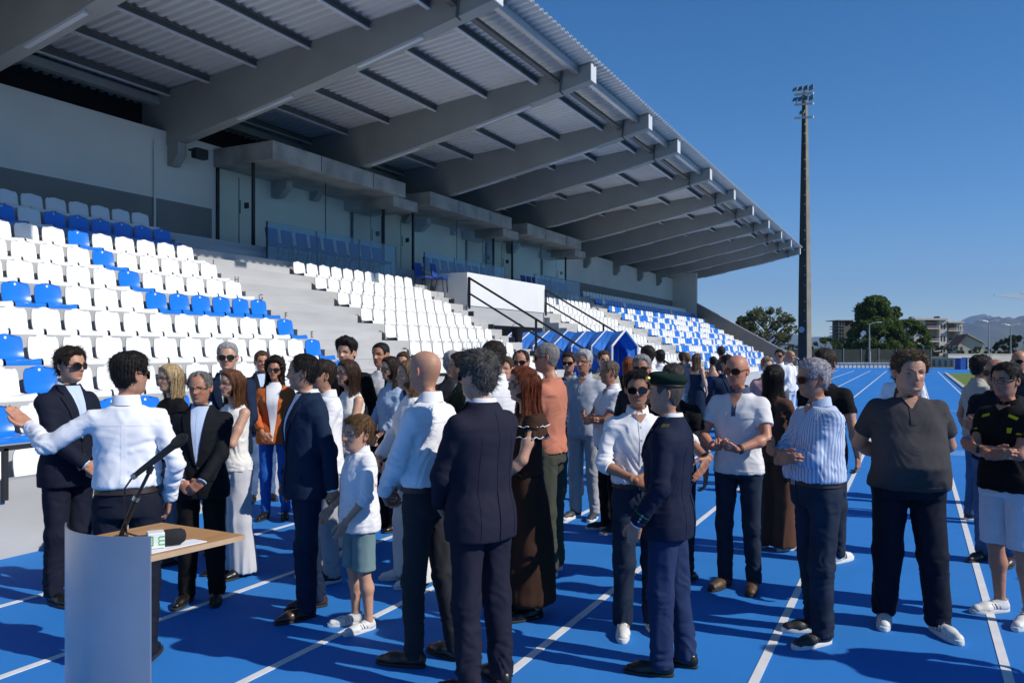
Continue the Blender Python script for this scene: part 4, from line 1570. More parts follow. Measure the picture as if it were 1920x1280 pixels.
ARMS = {   # left arm: wrist, elbow pole, hand direction, palm normal, hand kind
    "down": ((.255, -.04, .885), (.40, .35, 1.1), (-.04, -.12, -1), (-1, -.1, 0), "relaxed"),
    "down_back": ((.25, .05, .885), (.40, .5, 1.1), (-.04, .02, -1), (-1, .1, 0), "relaxed"),
    "front": ((.085, -.235, .955), (.55, .15, 1.05), (-.62, -.12, -.70), (-.1, 1, 0), "clasp"),
    "front_over": ((.075, -.262, .965), (.55, .15, 1.05), (-.75, -.05, -.62), (-.1, 1, -.2), "clasp"),
    "back": ((.085, .185, .955), (.55, .10, 1.15), (-.75, .10, -.55), (0, -1, 0), "clasp"),
    "cross_in": ((-.06, -.235, 1.175), (.50, -.02, .95), (-.95, .10, .18), (0, 1, 0), "relaxed"),
    "cross_out": ((-.075, -.275, 1.14), (.50, -.02, .95), (-.92, .15, .22), (0.1, 1, -.2), "relaxed"),
    "phone": ((.095, -.305, 1.075), (.55, .05, .95), (-.60, -.60, .10), (-.2, .1, 1), "clasp"),
    "pocket": ((.225, -.045, .925), (.45, .40, 1.15), (-.10, -.20, -1), (-1, 0, 0), "relaxed"),
    "hip_behind": ((.20, .12, .98), (.5, .35, 1.1), (-.5, .3, -.7), (-.3, -.8, 0), "relaxed"),
}


def grid_faces(nu, nv):
    i, j = np.meshgrid(np.arange(nu - 1), np.arange(nv - 1), indexing='ij')
    a = (i * nv + j).reshape(-1)
    return np.stack([a, a + nv, a + nv + 1, a + 1], 1)


def join(parts):
    V, Q, base = [], [], 0
    for v, q in parts:
        V.append(np.asarray(v, float)); Q.extend((np.asarray(q) + base).tolist() if isinstance(q, np.ndarray) else [[i + base for i in f] for f in q])
        base += len(v)
    return np.concatenate(V), Q


def shell_patch(F, f, corners, nu, nv, off, thick, seed, amp, J, side=-1, wr=True):
    """cloth patch lying on a garment: corners = function (u,v)->(x,z) ; traced on to surface f"""
    U, Wv = np.meshgrid(np.linspace(0, 1, nu), np.linspace(0, 1, nv), indexing='ij')
    xz = corners(U.reshape(-1), Wv.reshape(-1))
    P = np.stack([xz[0], np.full(nu * nv, side * 0.45), xz[1]], 1).astype(np.float32)
    for _ in range(26):
        P[:, 1] -= side * np.clip(f(P), -.05, .2) * 0.8
    N = grad_n(f, P)
    if wr: P = P + N * np.maximum(folds(P, seed, amp, "cloth", J), -.0045)[:, None]
    A = P + N * off; B = P + N * (off - thick)
    q = grid_faces(nu, nv)
    nb = nu * nv
    rim = [i * nv for i in range(nu)] + [(nu - 1) * nv + j for j in range(1, nv)] + [i * nv + nv - 1 for i in range(nu - 2, -1, -1)] + [j for j in range(nv - 2, 0, -1)]
    rq = [[rim[(k + 1) % len(rim)], rim[k], rim[k] + nb, rim[(k + 1) % len(rim)] + nb] for k in range(len(rim))]
    Q = np.concatenate([q, q[:, ::-1] + nb, np.array(rq)])
    w_ = np.cross(A[nv] - A[0], A[1] - A[0])
    if (np.cross(A[q[:, 1]] - A[q[:, 0]], A[q[:, 3]] - A[q[:, 0]]) * N[q[:, 0]]).sum() < 0:
        Q = Q[:, ::-1]
    return np.concatenate([A, B]), Q


def quad4(c):
    c = np.asarray(c, float)
    def g(u, v):
        p = (c[0][None] * ((1 - u) * (1 - v))[:, None] + c[1][None] * (u * (1 - v))[:, None] + c[2][None] * (u * v)[:, None] + c[3][None] * ((1 - u) * v)[:, None])
        return p[:, 0], p[:, 1]
    return g


def strip2(ea, eb):
    """region between two polylines of (t, x, z)"""
    ea, eb = np.asarray(ea, float), np.asarray(eb, float)
    def g(u, v):
        ax, az = np.interp(v, ea[:, 0], ea[:, 1]), np.interp(v, ea[:, 0], ea[:, 2])
        bx_, bz = np.interp(v, eb[:, 0], eb[:, 1]), np.interp(v, eb[:, 0], eb[:, 2])
        return ax * (1 - u) + bx_ * u, az * (1 - u) + bz * u
    return g


def fobj(F, name, V, Q, m, smooth=True, auto=None, fmat=None):
    Q = Q.tolist() if isinstance(Q, np.ndarray) else Q
    me = make_mesh(name, np.asarray(V), Q if isinstance(Q, np.ndarray) else Q, m, smooth, fmat, auto)
    return mesh_obj(name, me, F.e)


def make_person(label, px, d, H, face, top, bottom, shoes=("dress", (0.015, 0.012, 0.011)), hair=("short", (0.02, 0.015, 0.012), 1.0),
                skin=(0.42, 0.24, 0.16), glasses=None, arms=("down", "down"), fem=0.0, fat=1.0, belly=0.0, head=(0, 0), feet=None,
                smile=0.0, stubble=0.0, seed=1, hs=1.0, extra=(), z=0.0, lod=None, group="people gathered on the track", bend=0.0, legs_bare=False, wide=1.0):
    F = Fig()
    rs = random.Random(seed * 131 + 7)
    s = H / 1.765
    loc = at(px, d, z)
    c = Vector((-loc.x, -loc.y)).normalized()
    rt = Vector((-c.y, c.x))
    fc = c * math.cos(R(face)) + rt * math.sin(R(face))
    F.e = empty("person", loc, math.atan2(fc.y, fc.x) + math.pi / 2)
    F.e.scale = (s, s, s)
    tag(F.e, label, "person", group)
    h = lod or (0.0105 if d < 6.6 else 0.0135 if d < 9.5 else 0.020 if d < 16 else 0.03)
    F.hs = hs
    F.head_z, F.head_y = 1.6325 - (hs - 1) * -.0, -.022
    F.head_z = 1.750 - .1175 * hs
    F.hyaw, F.hpitch = R(head[0]), R(head[1])
    near = d < 7.2
    skm = F.skm = skin_mat(skin)
    hk = make_hand_sets = None
    # ---------------- joints
    fw = 0.012 * (fat - 1) * 8
    SHX = (.168 if not fem else .146) + .26 * (fat - 1) * .178
    SH = {sd: np.array([sd * SHX, .012, 1.388]) for sd in (1, -1)}
    arm = {}
    for sd, key in ((1, arms[0]), (-1, arms[1])):
        a = ARMS[key] if isinstance(key, str) else key
        mv = np.array([sd, 1, 1.0])
        if not isinstance(key, str) and key[0] == "world":
            wp = (at(key[1], key[2], key[3]) - loc)
            rz = -F.e.rotation_euler.z
            lx, ly = wp.x * math.cos(rz) - wp.y * math.sin(rz), wp.x * math.sin(rz) + wp.y * math.cos(rz)
            a = ((sd * lx / s, ly / s, wp.z / s),) + tuple(key[4:])
        W0 = np.array(a[0]) * mv
        if isinstance(key, str) and key in ("front", "front_over", "cross_in", "cross_out", "phone"):
            W0[1] -= belly * 0.8 + .05 * (fat - 1)
        if isinstance(key, str) and key.startswith(("down", "pocket")):
            W0[0] += sd * (.16 * (fat - 1)) - sd * .02 * fem
        E, W = ik(SH[sd], W0, .280, .255, np.array(a[1]) * mv)
        hd = np.array(a[2], float) * mv; hd /= np.linalg.norm(hd)
        pn = np.array(a[3], float) * mv; pn -= hd * (pn @ hd); pn /= np.linalg.norm(pn)
        arm[sd] = (E, W, hd, pn, a[4])
    feet = feet or ((.105, .01, 10), (-.105, -.02, -12))
    leg = {}
    for sd, ft in ((1, feet[0]), (-1, feet[1])):
        hip = np.array([sd * .090 * (1 + .4 * (fat - 1)), .0, .91]); an = np.array([ft[0], ft[1] + .03, .085])
        kn = (hip * .47 + an * .53) + np.array([0, -.022 - (ft[3] if len(ft) > 3 else 0), 0])
        leg[sd] = (hip, kn, an, ft[2])
    # ---------------- torso table
    T = (T_FEM if fem else T_MALE).copy()
    zc = T[:, 0]
    T[:, 1] *= 1 + (fat - 1) * np.interp(zc, [.8, 1.05, 1.3, 1.4, 1.5], [1, 1.3, .85, .45, .3])
    T[:, 2] *= 1 + (fat - 1) * np.interp(zc, [.8, 1.05, 1.35, 1.5], [.9, 1.5, .8, .3])
    bl = belly * np.exp(-((zc - 1.06) / .13) ** 2)
    T[:, 2] += bl * .55; T[:, 3] -= bl * .5
    lean = bend
    # ---------------- body (one mesh): head, neck, chest, arms, hands, bare legs
    parts, tints = [], []
    nose = (1.0 if not fem else .82) * rs.uniform(.85, 1.2)
    wide = wide * rs.uniform(.95, 1.04)
    F.flen = rs.uniform(.97, 1.05)
    V, Q, TH, ZZ = head_grid(fem, smile, nose, wide, max(0, fat - 1.05) * 1.2)
    tint = np.ones((len(V), 3))
    x, zl = V[:, 0], V[:, 2]
    frontm = (np.abs(TH) < 1.0)
    lipm = np.exp(-(x / (.023 + .006 * smile)) ** 4 - ((zl + .0585) / .0095) ** 4) * frontm
    tint *= 1 - lipm[:, None] * np.array([.10, .42, .36])
    if smile > .5:
        tm = np.exp(-(x / .017) ** 4 - ((zl + .0585) / .0032) ** 4) * frontm
        tint += tm[:, None] * np.array([.5, .9, 1.1])
    chk = np.exp(-((np.abs(x) - .045) / .02) ** 2 - ((zl + .03) / .02) ** 2) * frontm + np.exp(-(x / .014) ** 2 - ((zl + .028) / .012) ** 2) * frontm
    tint *= 1 - np.clip(chk, 0, 1)[:, None] * np.array([.02, .14, .12])
    eye_d = np.exp(-((np.abs(x) - .032) / .017) ** 2 - ((zl) / .009) ** 2) * frontm
    tint *= 1 - eye_d[:, None] * np.array([.18, .24, .22])
    stubble = stubble or (0 if fem or hs > 1.1 else rs.choice((0, .2, .35)))
    if stubble:
        bm_ = np.clip((-.028 - zl) / .014, 0, 1) * np.clip((zl + .125) / .01, 0, 1) * (np.abs(TH) < 1.6) * (1 - lipm)
        bm_ *= np.clip((np.abs(x) - .012) / .01 + (zl < -.042), 0, 1)
        tint *= 1 - stubble * bm_[:, None] * np.array([.45, .42, .38])
    hstyle, hcol, hvol = hair
    sc = hairline(TH, ZZ, "short")
    if hstyle in ("bald", "fringe", "buzz"):
        tint *= 1 - (.12 if hstyle == "bald" else .2 if hstyle == "fringe" else .6) * sc[:, None] * np.array([.8, .75, .7]) * (1 if hstyle != "bald" else np.clip((.06 - zl) / .03, 0, 1))[:, None] if hstyle == "bald" else 1 - .25 * sc[:, None]
    parts.append((xf_head(F, V), Q)); tints.append(tint)
    for sd in (1, -1):            # ears
        n1, n2 = 9, 10
        A, B = np.meshgrid(np.linspace(0, math.pi, n1), np.linspace(0, 2 * math.pi, n2, endpoint=False), indexing='ij')
        ev = np.stack([np.cos(A) * .009, np.sin(A) * np.cos(B) * .0175, np.sin(A) * np.sin(B) * .030], -1).reshape(-1, 3)
        dish = np.exp(-((ev[:, 1] + .002) / .008) ** 2 - ((ev[:, 2] - .004) / .014) ** 2)
        ev[:, 0] -= .011 * dish * (ev[:, 0] > 0)
        ev[:, 1] += ev[:, 2] * .18
        ev[:, 2] += np.where(ev[:, 2] < 0, 0.0, ev[:, 2] * .1)
        ca, sa = math.cos(R(24)), math.sin(R(24))
        ev = np.stack([ev[:, 0] * ca + ev[:, 1] * sa, -ev[:, 0] * sa + ev[:, 1] * ca, ev[:, 2]], 1)
        ev = ev * np.array([sd, 1, 1]) + np.array([sd * .0785 * wide, .014, -.006])
        q = []
        for i in range(n1 - 1):
            for j in range(n2):
                q.append([i * n2 + j, i * n2 + (j + 1) % n2, (i + 1) * n2 + (j + 1) % n2, (i + 1) * n2 + j][::sd])
        parts.append((xf_head(F, ev), np.array(q))); tt = np.ones((len(ev), 3)); tt *= np.array([1, .88, .85]); tints.append(tt)
    for sd in (1, -1):
        E, W, hd, pn, kind = arm[sd]
        up = SH[sd]
        k = (.92 if fem else 1.0) * (1 + .5 * (fat - 1)) * (.84 if top.get('sleeve', {'jacket': 1, 'shirt': 1, 'cardigan': .9}.get(top['kind'], .3)) > .58 else 1)
        mid = up * .45 + E * .55
        fm = E * .72 + W * .28
        def fa(P):
            dd = cone(P, up, mid, (.052 if top.get('sleeve', 1) < .05 else .043) * k, .045 * k)
            dd = smin(dd, cone(P, mid, E, .045 * k, .037 * k), .02)
            dd = smin(dd, cone(P, E, fm, .037 * k, .041 * k), .02)
            return smin(dd, cone(P, fm, W + hd * .01, .040 * k, .0255 * (1 if not fem else .9)), .02)
        pts = np.stack([up, E, W]); lo, hi = pts.min(0) - .075, pts.max(0) + .075
        hh = max(h, .011)
        V, Q = surf_net(fa, lo, hi, hh); V = relax(V, Q, 1)
        parts.append((V, Q)); tints.append(np.ones((len(V), 3)))
        hv, hq = HANDS[kind]
        ez = -hd; ex = -pn * 1.0
        ey = np.cross(ez, ex)
        hv2 = hv * np.array([1, 1, 1.0])
        M = np.stack([ex, ey, ez], 1)
        # left hand: palm faces -x(local), thumb -y ; right hand is the mirror
        if sd == 1:
            hv3 = hv2
        else:
            hv3 = hv2 * np.array([1, -1, 1]); hq = hq[:, ::-1]
        sz = .93 if fem else 1.0
        HVw = (hv3 * sz) @ M.T + W
        parts.append((HVw, hq)); tt = np.ones((len(hv), 3)); tt *= np.array([.97, .88, .86]); tints.append(tt)
    kindb = bottom[0]
    if kindb == "shorts" or legs_bare:
        for sd in (1, -1):
            hip, kn, an, _ = leg[sd]
            cf = kn * .68 + an * .32 + np.array([0, .014, 0])
            def fl_(P):
                dd = cone(P, hip, kn, .080, .053)
                dd = smin(dd, cone(P, kn, cf, .051, .055), .02)
                dd = smin(dd, cone(P, cf, an, .053, .033), .03)
                return smin(dd, cone(P, an, an - np.array([0, 0.0, .05]), .034, .036), .02)
            pts = np.stack([hip, kn, an]); V, Q = surf_net(fl_, pts.min(0) - .1, pts.max(0) + .1, max(h, .012))
            parts.append((relax(V, Q, 1), Q)); tints.append(np.ones((len(V), 3)))
    V, Q = join(parts)
    body = fobj(F, "body", V, Q, skm)
    ca = body.data.color_attributes.new("tint", 'FLOAT_COLOR', 'POINT')
    tn = np.concatenate(tints); ca.data.foreach_set("color", np.concatenate([tn, np.ones((len(tn), 1))], 1).astype(np.float32).reshape(-1))

    # ---------------- eyes, brows, glasses
    fk = dict(fem=fem, smile=smile, nose=nose)
    if near or glasses is None:
        if glasses != "sun":
            for sd in (1, -1):
                n1, n2 = 8, 10
                A, B = np.meshgrid(np.linspace(0, math.pi, n1), np.linspace(0, 2 * math.pi, n2, endpoint=False), indexing='ij')
                ev = np.stack([np.sin(A) * np.cos(B) * .0125, -np.cos(A) * .0105, np.sin(A) * np.sin(B) * (.0068 if not smile else .0052)], -1).reshape(-1, 3) + np.array([sd * .0315, float(head_front_y(.0315, .0, **fk)) + .0075, 0.0])
                q, fmx = [], []
                for i in range(n1 - 1):
                    for j in range(n2):
                        q.append([i * n2 + j, i * n2 + (j + 1) % n2, (i + 1) * n2 + (j + 1) % n2, (i + 1) * n2 + j]); fmx.append(1 if i < 2 else 0)
                fobj(F, "eye", xf_head(F, ev), q, [M_eye, M_iris], True, None, fmx)
        if glasses != "sun" or near:
            for sd in (1, -1):
                xs_ = np.linspace(.014, .050, 7)
                zb = .0185 + .006 * np.sin((xs_ - .012) / .04 * 2.2) + (.004 * fem)
                yb = head_front_y(xs_, zb, **fk) - .0015
                m_ = MB().tube([tuple(q) for q in xf_head(F, np.stack([sd * xs_, yb, zb], 1))], [.0018, .0032, .0036, .0034, .003, .0024, .0012], 6)
                mesh_obj("eyebrow", m_.mesh("eyebrow", hair_mat(hcol if hstyle != "bald" else (0.06, .045, .035)), True), F.e)
    if glasses:
        gm = MB()
        for sd in (1, -1):
            cx_, cz_ = sd * .0335, -.001
            n = 14
            lw, lh = (.030, .0205) if glasses == "sun" else (.025, .017)
            ring_ = []
            for i in range(n):
                a = 2 * math.pi * i / n
                cxx = math.copysign(abs(math.cos(a)) ** .75, math.cos(a)); czz = math.copysign(abs(math.sin(a)) ** .75, math.sin(a))
                X = cx_ + lw * cxx; Zv = cz_ + lh * czz - (.004 if glasses == "sun" and czz < 0 else 0)
                Yv = float(head_front_y(0.0, .008, **fk)) - .004 + (abs(X) / .075) ** 2 * .030
                ring_.append((X, Yv, Zv))
            rr = xf_head(F, np.array(ring_))
            if glasses == "sun":
                gm.mi = 0
                bk_ = xf_head(F, np.array(ring_) + np.array([0, .003, 0]))
                k0 = len(gm.v)
                gm.add([*map(tuple, rr), *map(tuple, bk_)], [list(range(n))[::-1], list(range(n, 2 * n))] + [[i, (i + 1) % n, n + (i + 1) % n, n + i] for i in range(n)])
            gm.mi = 1
            gm.tube([tuple(q) for q in rr] + [tuple(rr[0])], .0016 if glasses == "sun" else .0013, 5, False)
            tp = [(sd * .063, float(head_front_y(0.0, .008, **fk)) + .019, .006), (sd * .0775 * wide, -.045, .008), (sd * .080 * wide, .012, .012), (sd * .081 * wide, .026, .0)]
            gm.tube([tuple(q) for q in xf_head(F, np.array(tp))], .0026, 5)
        yb_ = float(head_front_y(0.0, .008, **fk)) - .005
        gm.tube([tuple(q) for q in xf_head(F, np.array([(-.006, yb_, .006), (0, yb_ - .002, .008), (.006, yb_, .006)]))], .002, 5)
        mesh_obj("sunglasses" if glasses == "sun" else "spectacles", gm.mesh("glasses", [M_lens, M_frame], True, 40), F.e)

    # ---------------- hair
    if hstyle != "bald":
        hm = hair_mat(hcol)
        V, Q, TH, ZZ = head_grid(0, 0, 1.0, wide)
        nr = int((_zz > -.11).sum())
        V, TH, ZZ = V[:nr * NT], TH[:nr * NT], ZZ[:nr * NT]
        Q = Q[(Q < nr * NT).all(1)]
        mk = hairline(TH, ZZ, hstyle)
        side = np.clip((.075 - ZZ) / .06, 0, 1)
        base_t = {"short": (.020, .010), "receding": (.014, .010), "fringe": (.008, .009), "buzz": (.004, .004), "long": (.018, .016), "bob": (.020, .022), "curly": (.042, .040), "quiff": (.036, .010), "mop": (.030, .022)}[hstyle]
        th_ = base_t[0] * (1 - side) + base_t[1] * side
        th_ = th_ * hvol
        cen = np.array([0, .005, .0])
        nrm = V - cen; nrm /= np.linalg.norm(nrm, axis=1)[:, None]
        so = seed * 5.3
        if hstyle == "curly" or hstyle == "mop":
            nz_ = .55 * vnoise(V * 55 + so) + .45 * vnoise(V * 95 + so)
        else:
            nz_ = .5 * vnoise(np.stack([V[:, 0] * 120, V[:, 1] * 35, V[:, 2] * 35], 1) + so) + .35 * vnoise(V * 40 + so)
        off = (th_ * (1 + .42 * nz_)) * (mk * mk * (3 - 2 * mk)) - .004 * (1 - mk)
        if hstyle == "quiff":
            off += .020 * np.clip((ZZ - .05) / .04, 0, 1) * np.clip(np.cos(TH), 0, 1) * mk * (1 + .6 * vnoise(V * 60 + so))
        V2 = V + nrm * off[:, None]
        hp = [(xf_head(F, V2), Q)]
        # tufts breaking the outline
        nt = (2200 if d < 6 else 800 if d < 9 else 80) if hstyle != "buzz" else 0
        pool = np.argwhere((mk > .6) & ((ZZ < .108)) & ((hstyle not in ('long', 'bob')) | (np.abs(TH) > .9)))[:, 0]
        if nt and len(pool):
            r2 = np.random.default_rng(seed)
            I = r2.choice(pool, nt)
            P0 = V2[I] - nrm[I] * .003
            crown = np.array([0, .055, .115])
            flow = P0 - crown; flow -= nrm[I] * (flow * nrm[I]).sum(1)[:, None]; flow /= np.maximum(1e-5, np.linalg.norm(flow, axis=1))[:, None]
            if hstyle in ("curly", "mop"): flow = flow * .3 + r2.normal(size=flow.shape) * .8; flow /= np.linalg.norm(flow, axis=1)[:, None]
            flow += r2.normal(size=flow.shape) * .22
            sdv = np.cross(flow, nrm[I]); sdv /= np.maximum(1e-5, np.linalg.norm(sdv, axis=1))[:, None]
            L = r2.uniform(.6, 1.4, nt)[:, None] * (.022 if hstyle not in ("long", "curly", "mop") else .030) * min(1.3, hvol)
            wd = r2.uniform(.5, 1.2, nt)[:, None] * (.0015 if d < 9 else .003)
            lift = nrm[I] * r2.uniform(.002, .0065, nt)[:, None] * min(1.5, hvol)
            tv = np.stack([P0 - sdv * wd, P0 + sdv * wd, P0 + flow * L * .5 + lift + sdv * wd * .7, P0 + flow * L * .5 + lift - sdv * wd * .7, P0 + flow * L + lift * .5], 1).reshape(-1, 3)
            bi = np.arange(nt)[:, None] * 5
            tq = [list(q) for q in np.concatenate([bi + np.array([[0, 1, 2, 3]])], 0)] + [list(q) for q in (bi + np.array([[3, 2, 4]]))]
            hp.append((xf_head(F, tv), tq))
        if hstyle in ("long", "bob", "curly") :
            Lh = {"long": .44, "bob": .24, "curly": .34}[hstyle] * (hvol if hstyle != "long" else min(1.25, hvol))
            nu, nv = 46, 26
            a0 = 1.02
            A = np.linspace(a0, 2 * math.pi - a0, nu)
            vv = np.linspace(0, 1, nv)
            AA, VV = np.meshgrid(A, vv, indexing='ij')
            zc_ = .070 - VV * Lh
            w_ = np.interp(zc_.reshape(-1), [-.6, -.34, -.22, -.14, -.08, 0, .04, .09], [.135, .125, .100, .088, .088, .094, .093, .070]).reshape(AA.shape)
            b_ = np.interp(zc_.reshape(-1), [-.6, -.34, -.22, -.14, -.08, 0, .04, .09], [.175, .165, .135, .118, .115, .120, .120, .090]).reshape(AA.shape)
            wob = (.011 if hstyle != "curly" else .03) * vnoise(np.stack([np.cos(AA) * 7 + so, np.sin(AA) * 7, zc_ * (5 if hstyle != "curly" else 26)], -1).reshape(-1, 3)).reshape(AA.shape)
            wob += (.006 if hstyle != "curly" else .014) * vnoise(np.stack([np.cos(AA) * 22 + so, np.sin(AA) * 22, zc_ * (4 if hstyle != "curly" else 40)], -1).reshape(-1, 3)).reshape(AA.shape)
            tip = 1 - .25 * np.clip((VV - .8) / .2, 0, 1)
            X = np.sin(AA) * (w_ + wob) * tip; Y = -np.cos(AA) * (b_ + wob) * np.where(np.cos(AA) > 0, .55, 1.0) + .012
            zc_ = zc_ + .03 * vnoise(np.stack([AA * 9 + so, AA * 0, AA * 0], -1).reshape(-1, 3)).reshape(AA.shape) * VV
            Lo = np.stack([X, Y, zc_], -1).reshape(-1, 3)
            Li = Lo * np.array([.86, .86, 1]) + np.array([0, .002, 0])
            q = grid_faces(nu, nv); nb = nu * nv
            rim = [i * nv for i in range(nu)] + [(nu - 1) * nv + j for j in range(1, nv)] + [i * nv + nv - 1 for i in range(nu - 2, -1, -1)] + [j for j in range(nv - 2, 0, -1)]
            rq = np.array([[rim[(k + 1) % len(rim)], rim[k], rim[k] + nb, rim[(k + 1) % len(rim)] + nb] for k in range(len(rim))])
            CV = np.concatenate([Lo, Li])
            # long hair hangs with the body below the chin: turn less
            hp.append((xf_hair(F, CV), np.concatenate([q, q[:, ::-1] + nb, rq])))
            ns = 1300 if near else 200
            r2 = np.random.default_rng(seed + 5)
            I = r2.integers(0, nu * (nv - 9), ns)
            I = (I // (nv - 9)) * nv + I % (nv - 9)
            st = []
            sq = []
            for n_, i0 in enumerate(I):
                path = Lo[[i0, i0 + 4, i0 + 8]] * np.array([1.03, 1.03, 1]) + r2.normal(size=3) * np.array([.004, .004, .006]) + r2.normal(size=(3, 3)) * (.003 if hstyle != "curly" else .012)
                sdv = np.cross(path[2] - path[0], path[0] * np.array([1, 1, 0])); sdv /= max(1e-5, np.linalg.norm(sdv)); wd = r2.uniform(.0007, .0018)
                b0 = len(st)
                st += [path[0] - sdv * wd * .4, path[0] + sdv * wd * .4, path[1] + sdv * wd, path[1] - sdv * wd, path[2]]
                sq += [[b0, b0 + 1, b0 + 2, b0 + 3], [b0 + 3, b0 + 2, b0 + 4]]
            hp.append((xf_hair(F, np.array(st)), sq))
        V, Q = join(hp)
        fobj(F, "hair", V, Q, hm)

    # ---------------- garments
    amp = {"jacket": .0058, "shirt": .0105, "tee": .0085, "polo": .0085, "blouse": .0105, "dress": .008, "cardigan": .009}[top["kind"]]
    build_top(F, top, T, SH, arm, h, fem, fat, belly, seed, amp, near)
    build_bottom(F, bottom, top, T, leg, h, fem, fat, seed, near)
    # ---------------- shoes
    if shoes:
        sk, scol = shoes
        V, Q, sole = SHOES[sk]
        up_m = mat("shoe_%s_%.3f_%.3f" % (sk, scol[0], scol[2]), scol, 0.32 if sk == "dress" else 0.55, var=0.08, vscale=25, bump=0.05, bscale=80)
        key = ("shoe", sk, scol)
        if key not in FAB:
            FAB[key] = make_mesh("shoe", V, Q, up_m, True)
            sm_ = M_sole_w if (sk == "sneaker") else M_sole_d
            FAB[key + (1,)] = sole.mesh("sole", sm_, True, 40, bevel=.006)
            lc = MB()
            if sk == "sneaker":
                for sg in (-1, 1):
                    for k in range(3):
                        y = -.005 - .024 * k
                        lc.tube([(sg * .043, y, .034), (sg * .041, y - .006, .052), (sg * .031, y - .014, .070)], .0035, 5)
                lc.tube([(.036 * math.sin(a), .038 + .040 * math.cos(a), .094) for a in [math.pi * 2 * i / 14 for i in range(15)]], .004, 5, False)
                lc.tube([(-.040, -.118, .036), (-.024, -.124, .058), (0, -.127, .064), (.026, -.124, .058), (.043, -.118, .036)], .003, 5)
                for k in range(4):
                    y = -.045 - .022 * k; zl_ = .084 - .010 * k
                    lc.tube([(-.020, y, zl_ - .012), (0, y, zl_), (.020, y, zl_ - .012)], .003, 5)
            else:
                for k in range(3):
                    y = -.030 - .016 * k; zl_ = .085 - .008 * k
                    lc.tube([(-.012, y, zl_ - .006), (0, y, zl_), (.012, y, zl_ - .006)], .002, 5)
            FAB[key + (2,)] = lc.mesh("laces", mat("shoe_trim_grey", (0.22, 0.23, 0.25), .6, var=0) if sk == "sneaker" and scol[0] > .3 else up_m, True)
        for sd in (1, -1):
            hip, kn, an, yaw = leg[sd]
            o = mesh_obj("shoe", FAB[key], F.e)
            o.location = (an[0], an[1] - .03, 0); o.rotation_euler = (0, 0, R(yaw))
            mesh_obj("sole", FAB[key + (1,)], o)
            if near: mesh_obj("laces", FAB[key + (2,)], o)
    F.T, F.arm, F.leg, F.near, F.h, F.seed, F.belly, F.fat = T, arm, leg, near, h, seed, belly, fat
    for ex in extra:
        ex(F)
    return F


def xf_hair(F, V):
    """hanging hair: follows the head's turn on the skull, the trunk below"""
    V = np.asarray(V, float)
    a = xf_head(F, np.concatenate([V[:, :2], np.maximum(V[:, 2:], -.115)], 1))
    a[:, 2] += (V[:, 2] - np.maximum(V[:, 2], -.115)) * F.hs
    return a


def arm_j(arm):
    return [(arm[1][0], .12, 1.0), (arm[-1][0], .12, 1.0)]


